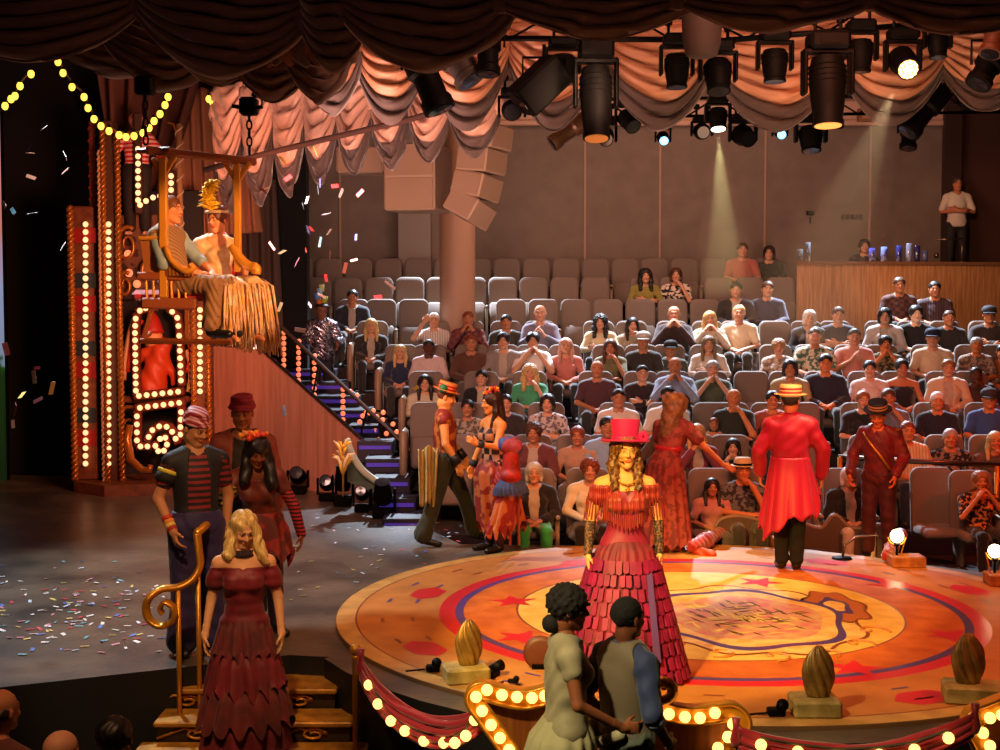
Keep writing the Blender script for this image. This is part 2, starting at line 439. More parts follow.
def hairmesh(name,J,m,style='short',h=.010,sc=1,op=1):
    """style: short, balding, bob, long, curly, bun, pony, crew, curlylong"""
    R=rotm(J['yaw'],J['pitch'],J['roll']); c=J['head']; P=lambda a,b,d:c+R@A3((a,b,d))*sc
    s=SDF(); E=lambda p,r,k=.02,op=1:s.ell(P(*p),A3(r)*sc,R,k,op)
    amp=.003; fq=70
    if style=='balding':
        for q in(-1,1): E((q*.062,.035,.0),(.022,.05,.035))
        E((0,.085,.0),(.06,.03,.045))
        E((0,-.06,.0),(.09,.05,.12),.01,-1)
    else:
        g={'short':.007,'crew':.003,'bob':.014,'long':.014,'curly':.022,'bun':.010,'pony':.010,'curlylong':.024,'boy':.018}[style]
        E((0,.018,.036),(.080+g,.098+g,.088+g))
        if style in('bob',):
            for q in(-1,1): s.cap(P(q*.07,.02,.02),P(q*.075,.0,-.09),.03*sc,.026*sc,k=.02)
            E((0,.07,-.03),(.08,.04,.08))
        if style in('long','curlylong'):
            r=1 if style=='long' else 1.35
            for q in(-1,1):
                s.cap(P(q*.07,.02,.03),P(q*.085,.01,-.10),.030*sc*r,.032*sc*r,k=.02)
                s.cap(P(q*.085,.01,-.10),P(q*.085,-.06,-.25),.032*sc*r,.02*sc*r,k=.02)
            s.cap(P(0,.07,0),P(0,.09,-.24),.07*sc,.06*sc,k=.03)
        if style=='bun': E((0,.10,.09),(.045,.045,.045),.01)
        if style=='pony':
            s.cap(P(0,.10,.03),P(0,.16,-.06),.03*sc,.035*sc); s.cap(P(0,.16,-.06),P(0,.14,-.30),.035*sc,.012*sc)
        # open the face
        E((0,-.125,-.030),(.062*op,.078,.112*op),.008,-1)
        if style in('short','crew','boy','curly','pony','bun'):
            E((0,-.080,-.125),(.12,.115,.112),.01,-1); s.cap(P(0,.02,-.20),P(0,.02,-.12),.10*sc,.085*sc,op=-1,k=.01)
        if style in('curly','curlylong'): amp=.008; fq=100
    def dsp(X,Y,Z):
        if style in('curly','curlylong'): return amp*np.sin(fq*X)*np.sin(fq*Y)*np.sin(fq*Z)*1.6
        return amp*np.sin(160*(X-c[0])+25*np.sin(14*(Z)))*np.cos(60*Y+20*Z)+(.004*np.sin(58*X+2)*np.sin(47*Y+1)*np.sin(52*Z) if style in('short','crew','boy','bob') else .0)
    V,Q=s.run(h,dsp); return mesh(name,V,Q,m)
def skirtmesh(name,m,rings,npl=18,amp=.05,n=120,cx=0,cy=0,rag=0,mi=None,tiers=0,seed=1,rows=14):
    """rings: list of (z,rx,ry,cx,cy) top to hem"""
    rr=random.Random(seed); V=[];Fc=[]; ph=[rr.uniform(-.5,.5) for _ in range(60)]
    zs=[];K=len(rings)-1
    for i in range(rows*K+1):
        u=i/(rows*K)*K; k=min(K-1,int(u)); f=u-k; a,b=rings[k],rings[k+1]
        zs.append([a[j]+(b[j]-a[j])*f for j in range(5)])
    N=len(zs)
    for i,(z,rx,ry,x0,y0) in enumerate(zs):
        v=i/(N-1)
        tr=(v*tiers)%1.0 if tiers else v
        for j in range(n):
            th=2*PI*j/n
            f=1+amp*(v**.7)*math.sin(npl*th+ph[0]*3+1.2*math.sin(3*th+ph[1]+v*2))*(1 if not tiers else .5+.7*tr)+ (0.05*tr if tiers else 0)
            zz=z
            if rag and i>=N-3: zz=z+rag*math.sin(npl*1.0*th+ph[2]*5)*((i-(N-4))/3)
            V.append((x0+rx*f*math.cos(th),y0+ry*f*math.sin(th),zz))
    for i in range(N-1):
        for j in range(n): Fc.append((i*n+j,(i+1)*n+j,(i+1)*n+(j+1)%n,i*n+(j+1)%n))
    Fc.append(tuple(range(n)))
    me=mesh(name,V,Fc,m); return me
def person(label,loc,rz=0,scale=1,group=None,cat='person'):
    t=thing('person',label,cat,loc,rz,group); t.scale=(scale,)*3; return t
def skin(c): return mat('skin',c,.55,vc=True,spec=.3)
# ---------------------------------------------------------------- palette
def rgb(h): return h
SEAT=mat('seat_fabric','#74645a',.75,bump=.15,bscale=200,sheen=.2); SEATD=mat('seat_shell','#93806e',.6)
GOLD=mat('gold_paint','#c98a28',.35,.55,bump=.15,bscale=40); GOLDW=mat('gold_wood','#a8702a',.5,.1,pat='noise',col2='#7a4a18',scale=14)
BLK=mat('black_metal','#050404',.5,spec=.08); BLK2=mat('black_plastic','#060505',.6,spec=.08)
WOOD=mat('wood_cladding','#c08858',.6,pat='wood',col2='#9a6438',scale=5)
WHT=mat('speaker_paint','#b59a84',.6)
BULB=mat('bulb_glass','#ffc48c',.3,emit=1.45,nomis=True); BULBY=mat('warm_bulb','#ffd050',.3,emit=1.7,nomis=True)
BULBR=mat('rose_bulb_and_reflection','#ff8458',.3,emit=1.2,nomis=True)  # also colours the imitated bulb reflections at the balustrade
# ---------------------------------------------------------------- room shell
def struct(o): o['kind']='structure'; return o
DC=Vector((1.82,11.72,0)); DR=3.24
STG=mat('stage_floor','#6a5a4a',.34,pat='noise',col2='#3c342c',scale=1.3,bump=.25,bscale=9,spec=.6)
SIDE=mat('stage_side','#070606',.6); CARP=mat('audience_floor','#2a1c16',.9)
# stage: left deck polygon with near edge, thick slab
e0=gz(-60,694);e1=gz(175,668);e2=gz(290,655);e3=gz(330,657);e4=gz(372,690)
b=MB(); pts=[(-9,e0.y-.35,0),(e0.x,e0.y,0),(e1.x,e1.y,0),(e2.x,e2.y,0),(e3.x,e3.y,0)]
# apron ring round the disc down to the front
for k in range(25):
    a=math.radians(205+ (385-205)*k/24); pts.append((DC.x+(DR+.26)*math.cos(a),DC.y+(DR+.26)*math.sin(a),0))
pts+=[(DC.x+3.3,DC.y+1.6,0),(DC.x+1.6,DC.y+3.05,0),(.6,15.05,0),(-.45,15.1,0),(-.9,16.2,0),(-1.2,18.85,0),(-4.6,20.4,0),(-9,21.5,0)]
b.prism([Vector(p) for p in pts],(0,0,-.9)); 
me=b.me('floor_stage',[STG,SIDE]); 
for p in me.polygons:
    p.material_index=0 if p.normal.z>.5 else 1
struct(link('floor_stage',me))
# pit floor and audience floors
b=MB(); b.box((0,6,-.7),(24,12,.2)); struct(b.obj('floor_pit',mat('pit_floor','#1a110c',.8)))
ROW=[(15.6,.786),(16.9,1.035),(18.1,1.356),(19.25,1.723),(20.4,2.07),(21.5,2.416),(22.6,2.767),(23.7,3.154),(24.75,3.52)]
FL=[r[1]-1.12 for r in ROW]
LX=[440,428,415,398,375,355,328,297,280]
def rowx(k,px): return (px-500)*ROW[k][0]/F
b=MB()
b.box((3,14.2,FL[0]-.25),(18,4.2,.5))
for k in range(1,9):
    y0=ROW[k][0]-.72; x0=rowx(k,LX[k])-.02
    b.box(((x0+11)/2,(y0+26.2)/2,FL[k]-.3),(11-x0,26.2-y0,.6))
struct(b.obj('floor_seating',CARP))
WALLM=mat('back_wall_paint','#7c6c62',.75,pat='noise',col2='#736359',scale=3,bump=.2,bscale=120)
b=MB(); zt=at(600,118,25.6).z
b.box((2,25.75,3.5),(24,.3,9)); struct(b.obj('wall_back',WALLM))
b=MB()
for px in (340,585,765,660,870): 
    p=at(px,200,25.58); b.box((p.x,25.585,4.6),(.035,.03,4.4),m=0)
struct(b.obj('trim_1',mat('wall_seam','#a58672',.6)))
b=MB(); b.box((4.5,25.45,zt+.1),(22,.35,.42),bev=.05); b.box((4.5,25.3,zt-.13),(22,.12,.1),bev=.02)
struct(b.obj('trim_2',mat('cornice_paint','#c09a86',.6)))
b=MB(); b.box((2,15,7.0),(26,24,.3)); struct(b.obj('ceiling',mat('ceiling_paint','#8a6252',.8)))
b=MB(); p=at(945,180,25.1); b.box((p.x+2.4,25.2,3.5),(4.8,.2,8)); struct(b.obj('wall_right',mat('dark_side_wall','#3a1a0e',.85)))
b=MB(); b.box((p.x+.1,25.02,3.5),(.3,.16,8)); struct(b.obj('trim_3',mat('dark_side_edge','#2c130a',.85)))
b=MB(); b.box((-7.6,21.9,3),(9.0,.3,9)); struct(b.obj('wall_left',mat('black_drape_wall','#060404',.95)))
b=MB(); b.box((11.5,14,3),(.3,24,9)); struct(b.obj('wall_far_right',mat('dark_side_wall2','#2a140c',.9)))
b=MB(); b.box((-10.2,12,3),(.3,22,9)); struct(b.obj('wall_far_left',mat('black_wall','#040303',.95)))
b=MB(); b.box((0.5,-1.5,3),(22,.3,9)); struct(b.obj('wall_front',mat('black_wall','#040303',.95)))
# grey recessed band of the back wall and round column
b=MB(); p0=at(399,200,25.5);p1=at(431,200,25.5); b.box(((p0.x+p1.x)/2,25.45,4.2),(p1.x-p0.x,.3,4.4)); struct(b.obj('trim_4',mat('grey_pier','#8d8078',.7)))
p=at(457.5,300,22.0); PILX=p.x; b=MB(); b.lathe([(.29,1.2),(.29,6.8)],(p.x,22.0,0),40); struct(b.obj('pillar',mat('pillar_paint','#b08a72',.55),smooth=True,auto=40))
# ---------------------------------------------------------------- disc
ORG=mat('disc_orange','#c06a2c',.55,pat='noise',col2='#a85420',scale=5,bump=.12,bscale=30,spec=.15)
YEL=mat('disc_yellow','#cca056',.5,pat='noise',col2='#b47c38',scale=6,bump=.1,bscale=30,spec=.15)
TAN=mat('disc_tan','#b87a3c',.5,pat='noise',col2='#a86c34',scale=4,bump=.1,bscale=30,spec=.15)
RED=mat('disc_red','#c4202c',.3); BLU=mat('disc_blue','#4a3a78',.3); DKO=mat('disc_line','#7a3c1c',.4)
CRM=mat('disc_cream','#e4c878',.42,pat='noise',col2='#cfa050',scale=7,bump=.1,spec=.3); PNK=mat('disc_pink','#c87a70',.42,pat='noise',col2='#c8b070',scale=9)
disc=thing('revolving_stage','round painted wooden stage disc with red and blue ring and crest in the centre','stage',DC)
b=MB(); b.lathe([(DR,-.0),(DR,.028),(DR-.01,.03)],(0,0,0),128); b.obj('platform',[mat('disc_rim','#6a4a2c',.5)],disc,smooth=True,auto=30)
def annulus(b,r0,r1,z,m,n=128):
    V=[];Fc=[]
    for j in range(n):
        a=2*PI*j/n; V+=[(r0*math.cos(a),r0*math.sin(a),z),(r1*math.cos(a),r1*math.sin(a),z)]
    for j in range(n): k=(j+1)%n; Fc.append((2*j,2*j+1,2*k+1,2*k))
    b.add(V,Fc,m)
g=DR/3.03
b=MB()
rings=[(0,1.66,7),(1.66,1.68,4),(1.68,2.0*g,0),(2.0*g,2.07*g,3),(2.07*g,2.2*g,2),(2.2*g,2.86*g,1),(2.86*g,2.875*g,4),(2.875*g,DR-.005,6)]
for r0,r1,m in rings: annulus(b,r0,r1,.032,m)
b.obj('painted_top',[ORG,TAN,RED,BLU,DKO,YEL,mat('disc_edge','#c89850',.45,pat='noise',col2='#a87a3a',scale=5),mat('disc_sun','#dcb85c',.5,pat='noise',col2='#cca448',scale=6,spec=.15)],disc)
def decal(name,pts,m,z=.034,par=disc):
    b=MB(); c=sum((Vector((x,y,0)) for x,y in pts),Vector())/len(pts)
    V=[(c.x,c.y,z)]+[(x,y,z) for x,y in pts]; b.add(V,[(0,i+1,(i+1)%len(pts)+1) for i in range(len(pts))]); return b.obj(name,m,par)
def star(cx,cy,r,rot,q=5,inn=.42):
    return [(cx+(r if i%2==0 else r*inn)*math.cos(rot+i*PI/q),cy+(r if i%2==0 else r*inn)*math.sin(rot+i*PI/q)) for i in range(2*q)]
def dl(px,py): 
    p=gz(px,py,.034)-DC; return p.x,p.y
for px,py in ((513,601),(521,637),(855,668),(950,635),(760,582),(890,585)):
    x,y=dl(px,py); decal('star',star(x,y,.24,math.atan2(y,x)),RED)
for px,py in ((428,593),(425,648),(582,562),(925,697),(970,590),(826,562)):
    x,y=dl(px,py); a=math.atan2(y,x); 
    decal('hexagon',[(x+.26*math.cos(a+PI/2)*math.cos(t)+.16*math.cos(a)*math.sin(t),y+.26*math.sin(a+PI/2)*math.cos(t)+.16*math.sin(a)*math.sin(t)) for t in [i*PI/3 for i in range(6)]],RED)
for k in range(12):
    for r in (2.42*g,2.66*g):
        for s_ in (-1,1):
            a=math.radians(k*30+15)+s_*.10; a2=a+s_*.055
            decal('dash',[( (r-.014)*math.cos(a),(r-.014)*math.sin(a)),((r+.014)*math.cos(a),(r+.014)*math.sin(a)),((r+.014)*math.cos(a2),(r+.014)*math.sin(a2)),((r-.014)*math.cos(a2),(r-.014)*math.sin(a2))],BLU if k%2 else DKO)
# crest in the centre: blue scroll border, cream rim, rose field with brush strokes
def blob(cx,cy,rx,ry,n=60,w=0,k=5,ph=0): return [(cx+rx*(1+w*math.sin(k*t+ph))*math.cos(t),cy+ry*(1+w*math.sin(k*t+ph))*math.sin(t)) for t in [2*PI*i/n for i in range(n)]]
ccx,ccy=dl(745,617)
decal('crest_outline',blob(ccx,ccy,.98,1.25,90,.05,9),DKO,.0345)  # dark outline painted round the crest
decal('crest_edge',blob(ccx,ccy,.95,1.21,90,.05,9),CRM,.035)
decal('crest_band',blob(ccx,ccy,.84,1.08,90,.06,6),BLU,.0355)
decal('crest_rim',blob(ccx,ccy,.78,.98,90,.05,6),CRM,.036)
decal('crest_field',blob(ccx,ccy,.66,.80,60,.04,5),PNK,.0365)
for px,py,rx_,ry_,s_ in((836,606,.20,.52,1),(668,612,.20,.48,-1)):
    x,y=dl(px,py); decal('side_cartouche',blob(x,y,rx_+.06,ry_+.07,50,.10,7,1),DKO,.0350); decal('side_cartouche_rim',blob(x,y,rx_+.03,ry_+.04,50,.10,7,1),mat('cartouche_tan','#a8602c',.5),.0353); decal('side_cartouche_field',blob(x,y,rx_*.6,ry_*.62,50,.12,5),BLU,.0357)
    decal('side_cartouche_scroll',[(x+.08*math.cos(a_)*(1+.3*math.sin(3*a_)),y+.2*math.sin(a_)) for a_ in [2*PI*i/30 for i in range(30)]],CRM,.0360)
rr=random.Random(3)
b=MB()
for i in range(110):
    a=rr.uniform(0,2*PI); r=rr.uniform(0,.5)**.8; x=ccx+r*math.cos(a)*.95;y=ccy+r*math.sin(a)*1.1; l=rr.uniform(.07,.15); t=rr.choice([.3,1.9])+rr.uniform(-.2,.2)
    q=[Vector((x+u*l*math.cos(t)-v*.016*math.sin(t),y+u*l*math.sin(t)+v*.016*math.cos(t),.0368+i*2e-5)) for u,v in((-1,-.6),(0,-1),(1,0),(0,1))]
    b.add(q,[(0,1,2,3)],i%2)
b.obj('crest_brushwork',[mat('crest_yellow','#e0d060',.5),mat('crest_olive','#5a4a1c',.5)],disc)
for i in range(7):
    a=math.radians(200+i*23); x=ccx+1.02*math.cos(a);y=ccy+1.28*math.sin(a)
    b=MB(); P=[(x+ (.16*(1-t))*math.cos(a+6*t),y+(.16*(1-t))*math.sin(a+6*t),.037) for t in [j/12 for j in range(13)]]
    b.tube(P,.012,4); b.obj('scroll',[mat('crest_scroll','#b87830',.4)],disc)
# ---------------------------------------------------------------- wood wall, balustrade and aisle stair
A=gz(402,497); B=gz(205,484)
def onw(px,py):  # point on the plane through A and B (vertical)
    d=ray(px,py); n=Vector((-(B-A).y,(B-A).x,0)); o=Vector((0,0,HC)); return o+d*(n.dot(A-o)/n.dot(d))
tops=[onw(402,480),onw(258,350),onw(200,345)]
b=MB(); b.prism([A,*tops,B],Vector((.06,.2,0))); struct(b.obj('wall_wood_clad',mat('wood_wall','#b47a62',.5,pat='wood',col2='#9c6650',scale=3)))
bal=thing('glass_balustrade','sloping glass balustrade with a thin metal handrail above the wood-clad wall','balustrade',tops[0])
off=Vector((.1,.1,0))
def rel(t,o=None):
    return lambda v: Vector(v)-t.location
b=MB(); q=[onw(402,480),onw(258,350),onw(262,316),onw(408,456)]; L0=tops[0]
b.prism([p+off*.6-L0 for p in q],Vector((.006,.02,0))); b.obj('glass_pane',mat('glass','#ffffff',.03,trans=1,spec=.5),bal)
b=MB(); b.tube([onw(262,316)+off-L0,onw(408,456)+off-L0],.03,8); b.obj('handrail',mat('rail_bronze','#4a382c',.4,.4),bal)
b=MB(); b.tube([onw(255,348)+off*.6-L0,onw(404,481)+off*.6-L0],.028,6); b.obj('bottom_channel',mat('dark_steel','#2a2320',.4,.8),bal)
for f in (.02,.35,.68,.98):
    a1=q[1].lerp(q[0],f)+off*.8-L0; a2=q[2].lerp(q[3],f)+off-L0; b=MB(); b.tube([a1,a2],.018,6); b.obj('post',mat('rail_bronze','#4a382c',.4,.4),bal)
STEP=mat('aisle_step','#1b1626',.6); LED=mat('step_led','#4a34b0',.5,emit=.35,nomis=True)
st=thing('aisle_staircase','dark carpeted aisle steps with violet lit risers climbing beside the seats','staircase',(-1.5,16,FL[0]))
sl=st.location
for k in range(0,8):
    for h in (0,1):
        d0=ROW[k][0]-.5+h*(ROW[k+1][0]-ROW[k][0])/2; d1=d0+.75
        z=FL[k]+(FL[k+1]-FL[k])*(h+1)/2 if k<8 else FL[8]
        x1=rowx(k,LX[k])+(rowx(k+1,LX[k+1])-rowx(k,LX[k]))*h*.5-.04; x0=x1-.5 if d0<A.y+.3 else max(x1-1.15,A.x-(d0-.2-A.y)/.46)
        b=MB(); b.box(((x0+x1)/2-sl.x,(d0+d1)/2-sl.y,z-.15-sl.z),(x1-x0,d1-d0,.3),bev=.01); s_=b.obj('step',STEP,st)
        b=MB(); b.box(((x0+x1)/2-sl.x,d0-.012-sl.y,z-.08-sl.z),(x1-x0-.06,.015,.05)); b.obj('riser_light',LED,s_)
# tower-bulb reflections in the glass, built as glowing balls behind it
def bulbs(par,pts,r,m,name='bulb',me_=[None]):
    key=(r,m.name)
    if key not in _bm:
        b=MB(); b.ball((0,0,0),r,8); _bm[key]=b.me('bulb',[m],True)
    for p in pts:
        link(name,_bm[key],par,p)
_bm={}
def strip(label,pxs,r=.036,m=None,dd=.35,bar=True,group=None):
    W=[onw(*p)+Vector((.12,dd,0)) for p in pxs]; t=thing('bulb_reflection_row',label,'marquee lights',W[0],0,group)
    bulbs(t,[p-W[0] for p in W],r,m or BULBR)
    b=MB(); b.tube([p-W[0]+Vector((0,.05,0)) for p in W],.02,4); b.obj('reflection_bar',BLK,t)
strip('leftmost short vertical row of imitated bulb reflections behind the sloping glass balustrade',[(272,333+i*5.6) for i in range(7)])
strip('tallest vertical row of imitated bulb reflections behind the sloping glass balustrade',[(287,342+i*5.7) for i in range(8)])
strip('third vertical row of imitated bulb reflections behind the glass, before the stair climbs past it',[(303,357+i*6.6) for i in range(7)])
strip('lower vertical row of imitated bulb reflections behind the glass with a short sideways arm',[(332,428-i*6.2) for i in range(7)]+[(339,393),(346,397)])
strip('arched row of imitated bulb reflections behind the lower end of the balustrade',[(349,424),(352,418),(359,415),(366,419),(372,422)]+[(365,433),(358,440),(368,442),(376,436)]+[(349,432)])
strip('scrolled row of imitated bulb reflections nearest the lower end of the balustrade',[(354,420-4),(361,419-5),(371,420-4),(381,428),(385,436)],dd=.6)
# ---------------------------------------------------------------- theatre seats
def roundprof(w,z0,z1,r,n=7,rb=.03):
    P=[]
    for cx,cz,a0,rr_ in((w/2-r,z1-r,0,r),(-w/2+r,z1-r,90,r)):
        for i in range(n): a=math.radians(a0+90*i/(n-1)); P.append((cx+rr_*math.cos(a),cz+rr_*math.sin(a)))
    for cx,cz,a0 in((-w/2+rb,z0+rb,180),(w/2-rb,z0+rb,270)):
        for i in range(4): a=math.radians(a0+90*i/3); P.append((cx+rb*math.cos(a),cz+rb*math.sin(a)))
    return P
def cushion(prof,y0,y1,tilt=0,bev=.02,zc=0):
    """outline in x,z, pillowed in y"""
    b=MB(); k=len(prof); V=[];Fc=[]
    cx=sum(p[0] for p in prof)/k; cz=sum(p[1] for p in prof)/k
    lay=[(.0,.82,y0),(.3,.93,y0),(0,.985,y0+bev*.6),(0,1,y0+bev*1.6),(0,1,y1-bev),(0,.97,y1)]
    lay=[(.80,y0),(.94,y0+bev*.12),(.985,y0+bev*.5),(1,y0+bev*1.3),(1,y1-bev),(.97,y1)]
    for s_,y in lay:
        for x,z in prof:
            zz=cz+(z-cz)*s_; V.append((cx+(x-cx)*s_,y+(zz-zc)*tilt,zz))
    for i in range(len(lay)-1):
        for j in range(k): Fc.append((i*k+j,i*k+(j+1)%k,(i+1)*k+(j+1)%k,(i+1)*k+j))
    Fc.append(tuple(range(k))); Fc.append(tuple((len(lay)-1)*k+j for j in range(k)))
    b.add(V,Fc); return b
SW=.535
_bk=cushion(roundprof(.50,.34,1.12,.11),.16,.25,.12,.03,.5).me('backrest',[SEAT],True)
_bs=cushion(roundprof(.47,.30,1.09,.10),.26,.285,.12,.01,.5).me('shell',[SEATD],True)
b=MB(); b.box((0,-.06,.41),(.48,.46,.12),bev=.04); _cs=b.me('cushion',[SEAT],True)
b=MB(); b.box((0,.05,.46),(.46,.12,.44),bev=.04,R=Matrix.Rotation(-.25,3,'X')); _ct=b.me('cushion',[SEAT],True)
b=MB(); b.box((0,0,.60),(.055,.42,.05),bev=.015); b.box((0,.04,.30),(.05,.30,.60),bev=.01); _ar=b.me('armrest',[SEATD],True)
b=MB(); b.box((0,.02,.39),(.09,.50,.78),bev=.04); b.box((-.047,.02,.40),(.012,.36,.6),bev=.005,m=1); _sp=b.me('side_panel',[mat('side_panel_wood','#9a8068',.35),SEATD],True)
RN=['front row','second row','third row','fourth row','fifth row','sixth row','seventh row','eighth row','topmost row']
def seat(x,y,z,k,label,group,occ=False,aisle=False,rz=0):
    t=thing('theatre_seat',label,'seat',(x,y,z),rz,group)
    link('backrest',_bk,t); link('shell',_bs,t); link('cushion',_cs if occ else _ct,t)
    link('armrest',_ar,t).location=(SW/2,0,0)
    if aisle: link('side_panel',_sp,t).location=(-SW/2-.05,0,0)
    return t
